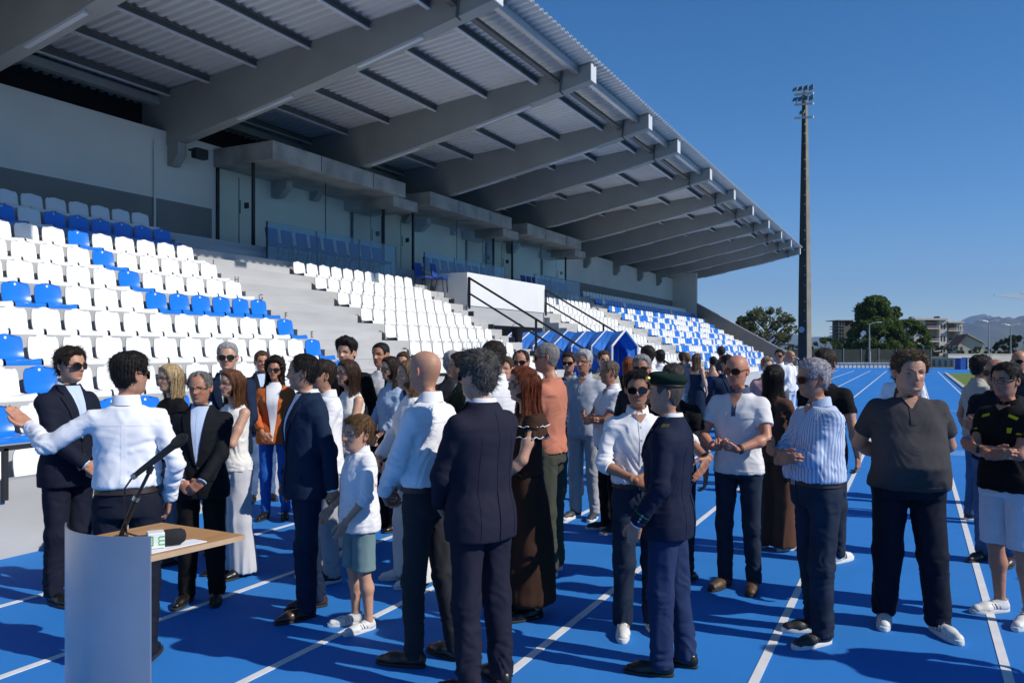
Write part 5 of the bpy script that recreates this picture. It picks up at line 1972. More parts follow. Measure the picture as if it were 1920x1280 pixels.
def build_top(F, top, T, SH, arm, h, fem, fat, belly, seed, amp, near):
    kind = top["kind"]
    col = top["m"]
    T2 = T.copy()
    ease = {"jacket": .024, "shirt": .012, "tee": .010, "polo": .012, "blouse": .012, "dress": .008, "cardigan": .020}[kind]
    loose = top.get("loose", 0.0)
    T2[:, 1] += ease * np.interp(T2[:, 0], [.8, 1.42, 1.48, 1.51], [1, 1, .6, .45]) + loose * np.interp(T2[:, 0], [.8, 1.2, 1.4], [1, .6, 0])
    T2[:, 2] += ease * np.interp(T2[:, 0], [.8, 1.42, 1.48, 1.51], [1, .9, .5, .4]) + loose * np.interp(T2[:, 0], [.8, 1.2, 1.4], [1, .6, 0])
    zb = top.get("hem", {"jacket": .80, "shirt": 1.005, "tee": .88, "polo": .89, "blouse": .90, "dress": 1.02, "cardigan": .82}[kind])
    opened = kind in ("shirt", "polo") and not top.get("plain") and top.get("open", 1.43) < 1.47
    zt_ = 1.462 if opened else top.get("neck", {"jacket": 1.50, "shirt": 1.495, "tee": 1.478, "polo": 1.49, "blouse": 1.46, "dress": 1.43, "cardigan": 1.48}[kind])
    if kind == "jacket":
        T2[:, 1] *= np.interp(T2[:, 0], [.8, .95, 1.08, 1.3, 1.44], [1.04, 1.02, .985, 1.03, 1.04])
    if kind == "shirt":
        b = np.exp(-((T2[:, 0] - 1.06) / .07) ** 2) * .014
        T2[:, 1] += b; T2[:, 2] += b
    if zb < .97:
        e_ = .013 * np.clip((1.02 - T2[:, 0]) / .08, 0, 1); T2[:, 1] += e_; T2[:, 2] += e_
    T2[0, 0] = min(.79, zb - .02)
    sl = top.get("sleeve", {"jacket": 1.0, "shirt": 1.0, "tee": .30, "polo": .32, "blouse": .32, "dress": .15, "cardigan": .9}[kind])
    rad = {"jacket": (.060, .055, .045), "shirt": (.056, .050, .040), "tee": (.056, .060, .06), "polo": (.057, .061, .06), "blouse": (.054, .058, .05), "dress": (.058, .06, .05), "cardigan": (.064, .056, .048)}[kind]
    kf = (1 + .55 * (fat - 1)) * (.90 if fem else 1.0)
    rad = [r * kf for r in rad]
    arms_pts = {}
    for sd in (1, -1):
        E, W, hd, pn, _ = arm[sd]
        S_ = SH[sd]
        la, lb = .280, .255
        tot = sl * (la + lb)
        if tot <= la:
            end = S_ + (E - S_) * (tot / la); arms_pts[sd] = [(S_, end, rad[0], rad[1])]
        else:
            end = E + (W - E) * ((tot - la) / lb)
            mid = S_ * .4 + E * .6
            arms_pts[sd] = [(S_, E, rad[0], rad[1]), (E, end, rad[1], rad[1] + (rad[2] - rad[1]) * ((tot - la) / lb))]
    def ft(P):
        d = torso_sdf(P, T2)
        return np.maximum(np.maximum(d, zb - P[:, 2]), P[:, 2] - zt_)
    def ft_soft(P):
        return torso_sdf(P, T2)
    has_sl = sl > 0.02
    def f(P):
        d = np.maximum(torso_sdf(P, T2), zb - P[:, 2])
        if has_sl:
            for sd in (1, -1):
                da = 1e3
                for (a, b, ra, rb) in arms_pts[sd]:
                    q = cone(P, a, b, ra, rb)
                    da = q if isinstance(da, float) else smin(da, q, .02)
                a, b = arms_pts[sd][-1][0], arms_pts[sd][-1][1]
                u = (b - a) / max(1e-6, np.linalg.norm(b - a))
                da = np.maximum(da, (P - b.astype(np.float32)) @ u.astype(np.float32) - .004)
                # arms pressed to the trunk stay readable: blend only near the shoulder
                kk = np.clip((P[:, 2] - 1.26) / .1, .12, 1) * .055
                hgt = np.clip(0.5 + 0.5 * (da - d) / kk, 0, 1)
                d = da * (1 - hgt) + d * hgt - kk * hgt * (1 - hgt)
        return np.maximum(d, P[:, 2] - zt_)
    pts = [np.array([T2[:, 1].max() + .03, .0, 1.5]), np.array([-T2[:, 1].max() - .03, 0, zb])]
    for sd in (1, -1):
        for (a, b, ra, rb) in (arms_pts[sd] if has_sl else []):
            pts += [a + max(ra, rb) + .02, a - max(ra, rb) - .02, b + max(ra, rb) + .02, b - max(ra, rb) - .02]
    pts = np.array(pts)
    dmax = (T2[:, 2] + np.abs(T2[:, 3])).max() + .03
    lo = np.minimum(pts.min(0), [0, -dmax, zb - .03]); hi = np.maximum(pts.max(0), [0, dmax, zt_ + .03])
    V, Q = surf_net(f, lo, hi, h)
    V = relax(V, Q, 2, .5)
    N = grad_n(f, V)
    J = arm_j(arm) + [((0, 0, zb + .06), .20, .55 if kind != "jacket" else .15), ((.15, 0, 1.30), .10, .5), ((-.15, 0, 1.30), .10, .5)]
    if kind == "jacket":
        J = arm_j(arm) + [((.17, -.02, 1.30), .09, .5), ((-.17, -.02, 1.30), .09, .5), ((0, -.15, 1.10), .10, .5)]
    J += [((arm[1][1] * .8 + arm[1][0] * .2), .10, .6), ((arm[-1][1] * .8 + arm[-1][0] * .2), .10, .6)]
    V = V + N * np.maximum(folds(V, seed, amp, "cloth", J), -.0045)[:, None]
    nm = {"jacket": "jacket", "shirt": "shirt", "tee": "t_shirt", "polo": "polo_shirt", "blouse": "blouse", "dress": "dress_top", "cardigan": "cardigan"}[kind]
    fobj(F, nm, V, Q, col)
    F.ft, F.amp, F.J, F.zb, F.ztop, F.T2 = ft_soft, amp, J, zb, zt_, T2
    sm = top.get("shirt")

    def patch(name, reg, nu, nv, off, thick, m, side=-1):
        v, q = shell_patch(F, ft_soft, reg, nu, nv, off, thick, seed, amp, J, side)
        return fobj(F, name, v, q, m, True, 40)
    F.patch = patch
    if kind in ("jacket", "cardigan"):
        zv = top.get("v", 1.13)
        wv = top.get("vw", .060)
        if sm is not None:
            patch("shirt_front", strip2([(0, -wv, 1.492), (1, -.006, zv)], [(0, wv, 1.492), (1, .006, zv)]), 9, 16, .0030 if kind == "jacket" else .0085, .004 if kind == "jacket" else .009, sm)
            patch("shirt_placket", strip2([(0, -.012, 1.46), (1, -.004, zv + .02)], [(0, .012, 1.46), (1, .004, zv + .02)]), 3, 10, .0050, .003, sm)
        for sd in (1, -1):
            lap = strip2([(0, sd * (wv - .003), 1.497), (1, sd * .002, zv - .012)],
                         [(0, sd * .080, 1.500), (.16, sd * .097, 1.447), (.20, sd * .082, 1.432), (.25, sd * .118, 1.415), (.6, sd * .078, 1.27), (1, sd * .006, zv - .016)])
            if kind == "jacket": patch("lapel", lap, 5, 22, .0095, .007, col)
        if near and kind == "jacket":
            for sd in (1, -1):
                patch("pocket_flap", quad4([(sd * .065, .985), (sd * .165, .975), (sd * .165, .938), (sd * .065, .948)]), 6, 4, .0075, .006, col)
            patch("breast_pocket", quad4([(.065, 1.318), (.135, 1.330), (.133, 1.308), (.063, 1.296)]), 5, 3, .0055, .004, col)
            patch("front_edge", quad4([(-.004, zv), (.008, zv), (.030, zb + .03), (.018, zb + .03)]), 3, 14, .0055, .005, col)
            patch("back_vent", quad4([(-.004, 1.05), (.004, 1.05), (.007, zb + .012), (-.007, zb + .012)]), 3, 8, .005, .004, col, 1)
            for k in range(2):
                patch("button", quad4([(.004, zv - .010 - .10 * k), (.020, zv - .010 - .10 * k), (.020, zv - .026 - .10 * k), (.004, zv - .026 - .10 * k)]), 3, 3, .011, .005, M_sole_d)
    if kind in ("shirt", "polo") and not top.get("plain"):
        z1 = zb + .01 if kind == "shirt" else 1.30
        patch("placket", quad4([(-.016, 1.475), (.016, 1.475), (.016, z1), (-.016, z1)]), 4, 18, .0035, .004, top.get("trim", col))
        op = top.get("open", 1.43)
        if op < 1.47:      # open neck: skin shows
            patch_skin(F, op)
    if kind in ("shirt", "polo", "jacket") and top.get("collar", True):
        cm = top.get("trim", sm if (kind == "jacket" and sm is not None) else col)
        make_collar(F, cm, .055 if kind != "polo" else .048, top.get("open", 1.45) < 1.45 or kind == "jacket")
    if kind == "jacket":
        make_collar(F, col, .062, True, jacket=True)
    if near and kind in ("shirt", "polo") and not top.get("plain") and top.get("pocket"):
        for sd in (1, -1):
            patch("chest_pocket", quad4([(sd * .055, 1.31), (sd * .135, 1.31), (sd * .135, 1.20), (sd * .055, 1.20)]), 6, 6, .0040, .004, col)
            patch("pocket_flap", quad4([(sd * .052, 1.325), (sd * .138, 1.325), (sd * .138, 1.285), (sd * .052, 1.285)]), 6, 4, .0085, .006, col)
    if near and kind == "shirt":
        patch("yoke_seam", quad4([(-.15, 1.362), (.15, 1.362), (.15, 1.356), (-.15, 1.356)]), 16, 2, .0016, .004, col, 1)
        patch("back_pleat", quad4([(-.012, 1.355), (.012, 1.355), (.016, zb + .03), (-.016, zb + .03)]), 3, 16, .0012, .004, col, 1)
        if not top.get("plain"):
            for k in range(5):
                zk = top.get("open", 1.43) - .02 - .085 * k
                if zk > zb + .03: patch("button", quad4([(-.0055, zk), (.0055, zk), (.0055, zk - .011), (-.0055, zk - .011)]), 3, 3, .0065, .005, M_strip)
    if near and kind == "jacket":
        patch("back_seam", quad4([(-.0025, 1.455), (.0025, 1.455), (.0025, 1.05), (-.0025, 1.05)]), 2, 18, .0018, .004, col, 1)
        for sd in (1, -1):
            patch("side_seam", quad4([(sd * .098, 1.33), (sd * .103, 1.33), (sd * .118, zb + .02), (sd * .113, zb + .02)]), 2, 18, .0018, .004, col, 1)
    if near and kind in ("polo", "tee"):
        patch("hem_seam", quad4([(-.15, zb + .030), (.15, zb + .030), (.15, zb + .025), (-.15, zb + .025)]), 16, 2, .0030, .004, col)
    # cuffs
    if near and has_sl and kind in ("jacket", "shirt", "tee", "polo", "cardigan"):
        for sd in (1, -1):
            a, b, ra, rb = arms_pts[sd][-1]
            u = (b - a) / np.linalg.norm(b - a)
            m_ = MB()
            if kind == "jacket" and sm is not None:
                m_.tube([tuple(b - u * .01), tuple(b + u * .012)], [rb * .80, rb * .80], 18)
                mesh_obj("shirt_cuff", m_.mesh("shirt_cuff", sm, True, 40), F.e)
            elif kind == "shirt":
                rr = rb * 1.06
                m_.tube([tuple(b - u * .052), tuple(b - u * .05), tuple(b + u * .004), tuple(b + u * .006)], [rr * .95, rr, rr, rr * .93], 18)
                mesh_obj("cuff", m_.mesh("cuff", col, True, 40), F.e)
            else:
                rr = rb * 1.03
                m_.tube([tuple(b - u * .022), tuple(b - u * .020), tuple(b + u * .002)], [rr * .96, rr, rr * .99], 20)
                mesh_obj("sleeve_hem", m_.mesh("sleeve_hem", top.get("trim2", col), True, 40), F.e)


def patch_skin(F, op):
    sk = F.skm
    o = F.patch("open_neck", strip2([(0, -.046, 1.463), (1, -.004, op)], [(0, .046, 1.463), (1, .004, op)]), 5, 8, .0050, .004, sk)
    n = 7
    X = np.linspace(-.046, .046, n)
    P_ = np.stack([X, np.full(n, -.45), np.full(n, 1.460)], 1).astype(np.float32)
    for _ in range(26):
        P_[:, 1] += np.clip(F.ft(P_), -.05, .2) * 0.8
    lo_r = P_ + np.array([0, -.006, 0]); mid_r = P_ + np.array([0, .010, .006])
    hi_r = np.stack([X * .75, -.024 + (np.abs(X) / .046) ** 2 * .012, np.full(n, 1.503)], 1)
    lv = np.concatenate([lo_r, mid_r, hi_r])
    lq = [[r * n + i, r * n + i + 1, (r + 1) * n + i + 1, (r + 1) * n + i] for r in range(2) for i in range(n - 1)]
    o2 = fobj(F, "throat", lv, lq, sk)
    c2 = o2.data.color_attributes.new("tint", 'FLOAT_COLOR', 'POINT')
    c2.data.foreach_set("color", np.ones(len(lv) * 4, np.float32))
    me = o.data
    ca = me.color_attributes.new("tint", 'FLOAT_COLOR', 'POINT')
    ca.data.foreach_set("color", np.ones(len(me.vertices) * 4, np.float32))


def make_collar(F, m, ht, open_, jacket=False):
    n = 34
    gap = .30 if open_ else .12
    if jacket: gap = .62
    A = np.linspace(gap, 2 * math.pi - gap, n)
    rows = []
    for a in A:
        fr = max(0.0, math.cos(a))
        # neck axis
        cx, cy = 0.0, .016
        wi, di = (.061, .058) if not jacket else (.070, .068)
        z0 = 1.478 - .020 * fr - (.006 if jacket else 0)
        zt = z0 + (.046 if not jacket else .030) - .014 * fr
        end = max(0.0, (abs(abs(a - math.pi) - (math.pi - gap)) < .35) * (1 - abs(abs(a - math.pi) - (math.pi - gap)) / .35))
        def P(k, z): return (math.sin(a) * wi * k, -math.cos(a) * di * k + cy, z)
        outz = z0 - .012 - (.030 * end if not jacket else 0)
        rows += [P(1.06, z0 - .01), P(1.0, zt - .004), P(1.04, zt), P(1.14, zt - .006), P(1.30 + .22 * end, outz), P(1.24 + .22 * end, outz - .001)]
    k = 6
    Q = []
    for i in range(n - 1):
        for j in range(k - 1):
            Q.append([i * k + j, i * k + j + 1, (i + 1) * k + j + 1, (i + 1) * k + j])
    fobj(F, "jacket_collar" if jacket else "collar", np.array(rows), Q, m, True, 50)


def build_bottom(F, bottom, top, T, leg, h, fem, fat, seed, near):
    kind, m = bottom[0], bottom[1]
    opt = bottom[2] if len(bottom) > 2 else {}
    if kind == "none":
        return
    T2 = T.copy()
    T2[:, 1] += .006; T2[:, 2] += .006
    ztop = opt.get("top", 1.045 if F.zb > .97 else F.zb + .05)
    tucked = F.zb > .97
    if kind == "skirt":
        z0 = opt.get("hem", .13)
        fl = opt.get("flare", .22)
        Ts = np.array([[z0 - .02, fl, fl * .85, .0], [.5, fl * .93, fl * .78, .0], [.80, .200, .150, .0], [.90, .186, .134, .0], [1.0, T2[3, 1] + .01, T2[3, 2] + .01, 0], [1.06, T2[3, 1] + .004, T2[3, 2] + .004, 0]])
        f = lambda P: np.maximum(torso_sdf(P, Ts, 2.1), np.maximum(z0 - P[:, 2], P[:, 2] - 1.055))
        V, Q = surf_net(f, (-fl - .06, -fl - .05, z0 - .03), (fl + .06, fl + .05, 1.08), max(h, .013))
        V = relax(V, Q, 2)
        N = grad_n(f, V)
        V = V + N * folds(V, seed, .016, "skirt")[:, None]
        fobj(F, "skirt", V, Q, m)
        return
    rad = {"trousers": (.092, .073, .060), "slim": (.088, .064, .050), "wide": (.100, .098, .112), "shorts": (.096, .092, .09), "baggy": (.100, .085, .074), "jeans": (.092, .070, .060)}[kind]
    kf = 1 + .75 * (fat - 1)
    rad = [r * kf for r in rad]
    hemz = {"shorts": .50, "wide": .035}.get(kind, .048)
    hemz = opt.get("hem", hemz)
    def f(P):
        d = np.maximum(torso_sdf(P, T2), P[:, 2] - ztop)
        d = np.maximum(d, .84 - P[:, 2])
        for sd in (1, -1):
            hip, kn, an, _ = leg[sd]
            an2 = an + np.array([0, -.005, -.05])
            q = smin(cone(P, hip, kn, rad[0], rad[1]), cone(P, kn, an2, rad[1], rad[2]), .03)
            d = smin(d, q, .022)
        return np.maximum(d, hemz - P[:, 2])
    pts = np.concatenate([np.stack(leg[sd][:3]) for sd in (1, -1)])
    r = max(rad) + .03
    lo = np.minimum(pts.min(0) - r, [-T2[:4, 1].max() - .03, -T2[:4, 2].max() - .03 - abs(T2[:4, 3]).max(), hemz - .03]); hi = np.maximum(pts.max(0) + r, [T2[:4, 1].max() + .03, T2[:4, 2].max() + .03, ztop + .03])
    lo[2] = hemz - .03; hi[2] = ztop + .03
    V, Q = surf_net(f, lo, hi, h * 1.05)
    V = relax(V, Q, 2, .5)
    N = grad_n(f, V)
    J = []
    for sd in (1, -1):
        hip, kn, an, _ = leg[sd]
        J += [(kn, .10, .75), (an + np.array([0, 0, .05]), .12, 1.0), (hip + np.array([-sd * .05, -.05, -.05]), .11, .8)]
    V = V + N * folds(V, seed + 3, {"shorts": .007, "wide": .010}.get(kind, .0100), "drape" if kind == "wide" else "leg", J)[:, None]
    fobj(F, {"shorts": "shorts", "jeans": "jeans"}.get(kind, "trousers"), V, Q, m)

    def patch(name, reg, nu, nv, off, thick, mm, side=-1):
        v, q = shell_patch(F, f, reg, nu, nv, off, thick, seed + 3, .0100, J, side)
        return fobj(F, name, v, q, mm, True, 40)
    F.patch_b = patch
    if opt.get("belt"):
        n = 40
        A = np.linspace(0, 2 * math.pi, n, endpoint=False)
        V, Q = [], []
        zb0 = opt.get("belt_z", .992)
        for z_, e in ((zb0 - .017, .004), (zb0 - .016, .0105), (zb0 + .016, .0105), (zb0 + .017, .004)):
            w = np.interp(z_, T2[:, 0], T2[:, 1]) + e; dp = np.interp(z_, T2[:, 0], T2[:, 2]) + e; cy = np.interp(z_, T2[:, 0], T2[:, 3])
            c, s = np.cos(A), np.sin(A)
            rr = (np.abs(c) ** 2.25 + np.abs(s) ** 2.25) ** (-1 / 2.25)
            V.append(np.stack([rr * s * w, -rr * c * dp + cy, np.full(n, z_)], 1))
        V = np.concatenate(V)
        for i in range(3):
            for j in range(n):
                Q.append([i * n + j, i * n + (j + 1) % n, (i + 1) * n + (j + 1) % n, (i + 1) * n + j])
        fobj(F, "belt", V, Q, M_leather, True, 50)
        yb = V[n][1] - .004
        MB_ = MB().box(-.022, .022, yb - .006, yb, zb0 - .018, zb0 + .018)
        mesh_obj("buckle", MB_.mesh("buckle", M_steel, bevel=.003), F.e)
    if near and opt.get("pockets", True) and kind in ("trousers", "jeans", "slim", "baggy"):
        for sd in (1, -1):
            patch("back_pocket", quad4([(sd * .045, .93), (sd * .135, .93), (sd * .13, .915), (sd * .05, .915)]) if kind != "jeans" else quad4([(sd * .045, .94), (sd * .14, .94), (sd * .13, .80), (sd * .055, .80)]), 5, 5, .003, .003, m, 1)
        for sd in (1, -1):
            hip, kn, an, _ = leg[sd]
            if kind == "pressed":
                for side in (-1, 1):
                    patch("crease", quad4([(hip[0] * .95 - .002, .80), (hip[0] * .95 + .002, .80), (an[0] + .002, .16), (an[0] - .002, .16)]), 2, 20, .0025, .006, m, side)
        if tucked: patch("fly", quad4([(-.004, 1.0), (.012, 1.0), (.006, .86), (-.004, .86)]), 3, 8, .003, .003, m)
# ================================================================== THE PEOPLE
W_ = fabric("cotton_white", (0.80, 0.81, 0.84), 0.85)
W2 = fabric("linen_white", (0.74, 0.73, 0.70), 0.9)
LB = fabric("shirt_pale_blue", (0.50, 0.60, 0.78), 0.85)
NAVY = fabric("suit_navy", (0.010, 0.013, 0.026), 0.75)
NAVY2 = fabric("suit_blue_navy", (0.010, 0.022, 0.052), 0.7)
PLUM = fabric("suit_dark_plum", (0.016, 0.016, 0.030), 0.75)
BLK = fabric("cloth_black", (0.008, 0.008, 0.009), 0.85)
CHAR = fabric("trouser_charcoal", (0.028, 0.029, 0.034), 0.8)
DNAVY = fabric("trouser_dark_navy", (0.010, 0.013, 0.024), 0.8)
JEAN = fabric("denim_dark", (0.014, 0.022, 0.042), 0.9, c2=(0.022, 0.034, 0.06))
JEANL = fabric("denim_mid", (0.05, 0.10, 0.20), 0.9, c2=(0.10, 0.16, 0.28))
KHAKI = fabric("shirt_beige", (0.42, 0.39, 0.33), 0.9)
SKIN1, SKIN2, SKIN3, SKIN4 = (0.50, 0.275, 0.18), (0.46, 0.228, 0.14), (0.55, 0.325, 0.225), (0.40, 0.205, 0.125)
BLACKH, BROWNH, DBROWN, GREY, WHITEH = (0.012, 0.010, 0.009), (0.075, 0.042, 0.022), (0.030, 0.019, 0.012), (0.22, 0.21, 0.20), (0.58, 0.57, 0.55)
BSHOE, WSHOE, BRSHOE = ("dress", (0.010, 0.009, 0.009)), ("sneaker", (0.72, 0.72, 0.70)), ("dress", (0.06, 0.028, 0.018))
P = make_person


def watch(sd, m=None):
    def g(F):
        E, Wr, hd, pn, _ = F.arm[sd]
        u = (Wr - E) / np.linalg.norm(Wr - E)
        mesh_obj("wristwatch", MB().tube([tuple(Wr - u * .028), tuple(Wr - u * .010)], .034, 16).mesh("wristwatch", m or M_sole_d, True, 40), F.e)
    return g


def frill(F):
    """two tiers of gathered cloth round the shoulders, edged in white"""
    br, wt = fabric("dress_brown", (0.045, 0.022, 0.014)), W_
    for k, (z0, z1, w0, w1) in enumerate(((1.425, 1.350, .140, .205), (1.375, 1.275, .180, .220))):
        n, nv = 90, 7
        V, edge = [], []
        for i in range(n):
            a = 2 * math.pi * i / n
            for j in range(nv):
                t = j / (nv - 1)
                wv = .007 * t * math.sin(17 * a + 2 * k) + .004 * t * math.sin(31 * a)
                w = w0 + (w1 - w0) * t ** .7 + wv; dp = .098 + .055 * t ** .8 + wv
                z = z0 + (z1 - z0) * t - .02 * math.cos(a) * (1 - t) + .006 * math.sin(17 * a) * t
                V.append((math.sin(a) * w, -math.cos(a) * dp + .006, z))
            edge.append(V[-1])
        Q = [[i * nv + j, ((i + 1) % n) * nv + j, ((i + 1) % n) * nv + j + 1, i * nv + j + 1] for i in range(n) for j in range(nv - 1)]
        fobj(F, "frill", np.array(V), Q, br)
        mesh_obj("frill_edging", MB().tube(edge + [edge[0]], .0032, 6, False).mesh("frill_edging", wt, True), F.e)


# --- front, left
P("man in dark suit and sunglasses standing at the far left by the seats", 128, 5.70, 1.795, 38, dict(kind="jacket", m=NAVY, shirt=LB), ("trousers", NAVY), BSHOE,
  ("mop", DBROWN, .85), SKIN1, "sun", ("front", "front_over"), seed=1, head=(6, 0), feet=((.10, .03, 10), (-.12, -.03, -14)))
P("speaker in white shirt seen from behind, one arm stretched out beside the lectern", 238, 4.50, 1.765, 172, dict(kind="shirt", m=W_, loose=.012), ("trousers", DNAVY, dict(belt=True)), BSHOE,
  ("short", BLACKH, 1.15), SKIN1, "sun", (((.53, -.22, 1.335), (.40, .35, .95), (.62, -.25, .55), (-.2, .65, .7), "flat"), "pocket"), seed=2, fat=.96, head=(-48, 0),
  extra=(watch(1),))
P("blonde woman in black top and glasses turned to the left", 322, 6.7, 1.655, -62, dict(kind="blouse", m=BLK, sleeve=.55), ("wide", fabric("skirt_slate", (0.10, 0.13, 0.17))), BSHOE,
  ("bob", (0.52, 0.38, 0.20), 1.05), SKIN3, "clear", ("front", "front_over"), fem=1, seed=3)
P("older grey-haired man in dark suit and glasses with folded hands", 378, 5.62, 1.63, -14, dict(kind="jacket", m=fabric("suit_black", (0.008, 0.009, 0.013), .75), shirt=LB, v=1.06, vw=.068), ("trousers", BLK), BSHOE,
  ("receding", GREY, 1.0), SKIN2, "clear", ("front_over", "front"), seed=4, head=(-8, 4), belly=.02)
P("brown-haired woman with glasses in pale sleeveless top and wide pale trousers", 438, 6.3, 1.625, -58, dict(kind="blouse", m=W2, sleeve=0), ("wide", fabric("trouser_pale_grey", (0.55, 0.56, 0.60))), BSHOE,
  ("long", (0.15, 0.06, 0.025), .8), SKIN3, "clear", ("cross_in", "cross_out"), fem=1, seed=5)
P("silver-haired man in navy suit and sunglasses standing close to the seats", 427, 7.1, 1.845, -6, dict(kind="jacket", m=NAVY2, shirt=W_), ("trousers", NAVY2), BSHOE,
  ("short", (0.42, 0.41, 0.40), .8), SKIN3, "sun", ("front", "front_over"), seed=6)
P("woman with dark curls, orange cardigan, white top and blue trousers", 516, 8.4, 1.69, -12, dict(kind="cardigan", m=fabric("knit_orange", (0.52, 0.13, 0.035)), shirt=W_, v=.86, vw=.085), ("slim", fabric("trouser_blue", (0.022, 0.12, 0.46))), BSHOE,
  ("curly", (0.020, 0.011, 0.008), 1.0), SKIN2, "sun", ("down", "front"), fem=1, seed=7)
P("man in dark jacket and jeans half hidden behind the woman in orange", 490, 9.4, 1.76, 10, dict(kind="jacket", m=NAVY, shirt=LB), ("jeans", JEANL), BSHOE, ("short", BROWNH, 1.0), SKIN2, None, seed=8)
P("dark-haired man in blue-navy suit holding the boy's hand", 574, 5.36, 1.75, -72, dict(kind="jacket", m=NAVY2, shirt=W_), ("trousers", NAVY2), BRSHOE,
  ("receding", BLACKH, 1.15), SKIN1, None, (((.235, .10, .86), (.40, .55, 1.1), (-.05, .35, -.95), (-1, .1, 0), "clasp"), "down"), seed=9, head=(-22, 0), stubble=.3, feet=((.09, -.05, 8), (-.10, .09, -8)))
P("small boy in white shirt, teal shorts and white trainers", 674, 5.10, 1.355, -68, dict(kind="shirt", m=W_, hem=.82, sleeve=.66, loose=.02, open=1.44), ("shorts", fabric("shorts_teal", (0.16, 0.25, 0.27))), WSHOE,
  ("short", (0.15, 0.08, 0.035), 1.2), SKIN3, None, (((.19, -.20, .93), (.45, .4, 1.1), (-.1, -.35, -.9), (-1, 0, 0), "relaxed"), ((.22, -.16, .98), (.45, .4, 1.1), (.2, -.5, -.8), (-1, 0, 0), "relaxed")), seed=10, hs=1.27, head=(8, -3))
P("person in white shirt and grey trousers hidden behind the navy-suited man", 611, 6.15, 1.70, -80, dict(kind="shirt", m=W_, hem=.86), ("trousers", fabric("trouser_pattern_grey", (0.36, 0.36, 0.38))), ("sneaker", (0.02, 0.02, 0.025)),
  ("short", DBROWN, 1.0), SKIN1, None, ("front", "front_over"), seed=11)
# --- second rank, left
P("young man with tall curly black hair in black jacket on the steps side", 652, 8.1, 1.88, -22, dict(kind="jacket", m=BLK, shirt=BLK), ("trousers", BLK), BSHOE, ("quiff", BLACKH, 1.1), SKIN3, None, seed=12, head=(-6, 0))
P("long brown-haired woman with spectacles in sleeveless cream blouse", 655, 7.0, 1.69, -60, dict(kind="blouse", m=W2, sleeve=0, neck=1.47), ("wide", W2), WSHOE, ("long", (0.055, 0.028, 0.016), 1.0), SKIN3, "clear", ("front", "front_over"), fem=1, seed=13)
P("short-haired man in white T-shirt behind the women", 716, 8.3, 1.855, -32, dict(kind="tee", m=W_), ("jeans", JEAN), WSHOE, ("short", BLACKH, .55), SKIN2, None, ("down", "down"), seed=14, stubble=.4)
P("woman with dark wavy hair and sunglasses in pale blue blouse and black trousers", 735, 7.9, 1.71, -58, dict(kind="shirt", m=fabric("blouse_sky", (0.42, 0.55, 0.72)), hem=1.0, sleeve=.8, plain=True), ("wide", BLK, dict(belt=True)), BSHOE, ("long", (0.028, 0.016, 0.010), .95), SKIN3, "sun", ("front", "front"), fem=1, seed=15)
P("person with brown hair glimpsed between the white T-shirt and the bald man", 757, 9.8, 1.745, -15, dict(kind="shirt", m=CHAR), ("trousers", BLK), BSHOE, ("short", BROWNH, 1.0), SKIN1, None, seed=16)
P("woman in all-white blouse and wide white trousers beside the bald man", 772, 6.1, 1.705, -70, dict(kind="blouse", m=W_, sleeve=.9, hem=.88, neck=1.475), ("wide", W2), WSHOE, ("long", (0.20, 0.11, 0.05), .6), SKIN3, None, ("front", "front_over"), fem=1, seed=17)
P("bald man in white shirt and charcoal trousers seen from behind", 802, 4.53, 1.785, -122, dict(kind="shirt", m=W_, loose=.004), ("slim", CHAR, dict(belt=True)), BRSHOE,
  ("bald", (0.1, 0.08, 0.06), 1.0), SKIN1, None, ("front", "front_over"), seed=18, head=(-8, 0), extra=(watch(1),), feet=((.09, -.06, 12), (-.11, .10, -12)))
P("man with tousled grey hair in dark suit, back to the camera, in the middle", 902, 4.15, 1.77, -138, dict(kind="jacket", m=PLUM, shirt=W_), ("trousers", PLUM), BSHOE,
  ("mop", (0.085, 0.078, 0.070), 1.05), SKIN3, "sun", ("front", "front_over"), seed=19, head=(12, 0), feet=((.12, .02, 10), (-.13, .0, -12)))
P("auburn-haired woman in long brown dress with white-edged frill", 985, 5.35, 1.665, -72, dict(kind="dress", m=fabric("dress_brown", (0.045, 0.022, 0.014)), sleeve=0.12, hem=1.0), ("skirt", fabric("dress_brown", (0.045, 0.022, 0.014)), dict(hem=.12, flare=.235)), BSHOE,
  ("long", (0.16, 0.036, 0.012), 1.0), SKIN3, "sun", ("front", "front_over"), fem=1, seed=20, legs_bare=True, fat=1.06, extra=(frill,))
P("man in salmon T-shirt, olive trousers and lanyard behind the brown dress", 1030, 6.36, 1.845, -112, dict(kind="tee", m=fabric("tee_salmon", (0.50, 0.19, 0.12)), sleeve=.42, hem=.92), ("baggy", fabric("trouser_olive", (0.055, 0.060, 0.045))), ("sneaker", (0.45, 0.08, 0.04)),
  ("buzz", GREY, 1.0), SKIN2, "sun", ("front", "front_over"), seed=21, head=(12, 0))
P("brown-haired man in white shirt and jeans just behind the grey-haired suit", 928, 6.05, 1.85, -150, dict(kind="shirt", m=W_), ("jeans", JEAN), WSHOE, ("receding", DBROWN, 1.0), SKIN1, None, ("cross_in", "cross_out"), seed=22)
P("man in dark green jacket facing left behind the grey-haired suit", 868, 6.9, 1.755, -85, dict(kind="jacket", m=fabric("jacket_dark_green", (0.012, 0.020, 0.012)), shirt=W_), ("trousers", BLK), BSHOE, ("short", DBROWN, 1.0), SKIN1, None, seed=23)
P("grey-haired man in dark vest over white sleeves behind the bald man", 848, 7.6, 1.765, 170, dict(kind="shirt", m=CHAR, hem=.9, sleeve=.05, plain=True), ("trousers", BLK), BSHOE, ("short", (0.40, 0.40, 0.40), 1.0), SKIN3, None, seed=24)
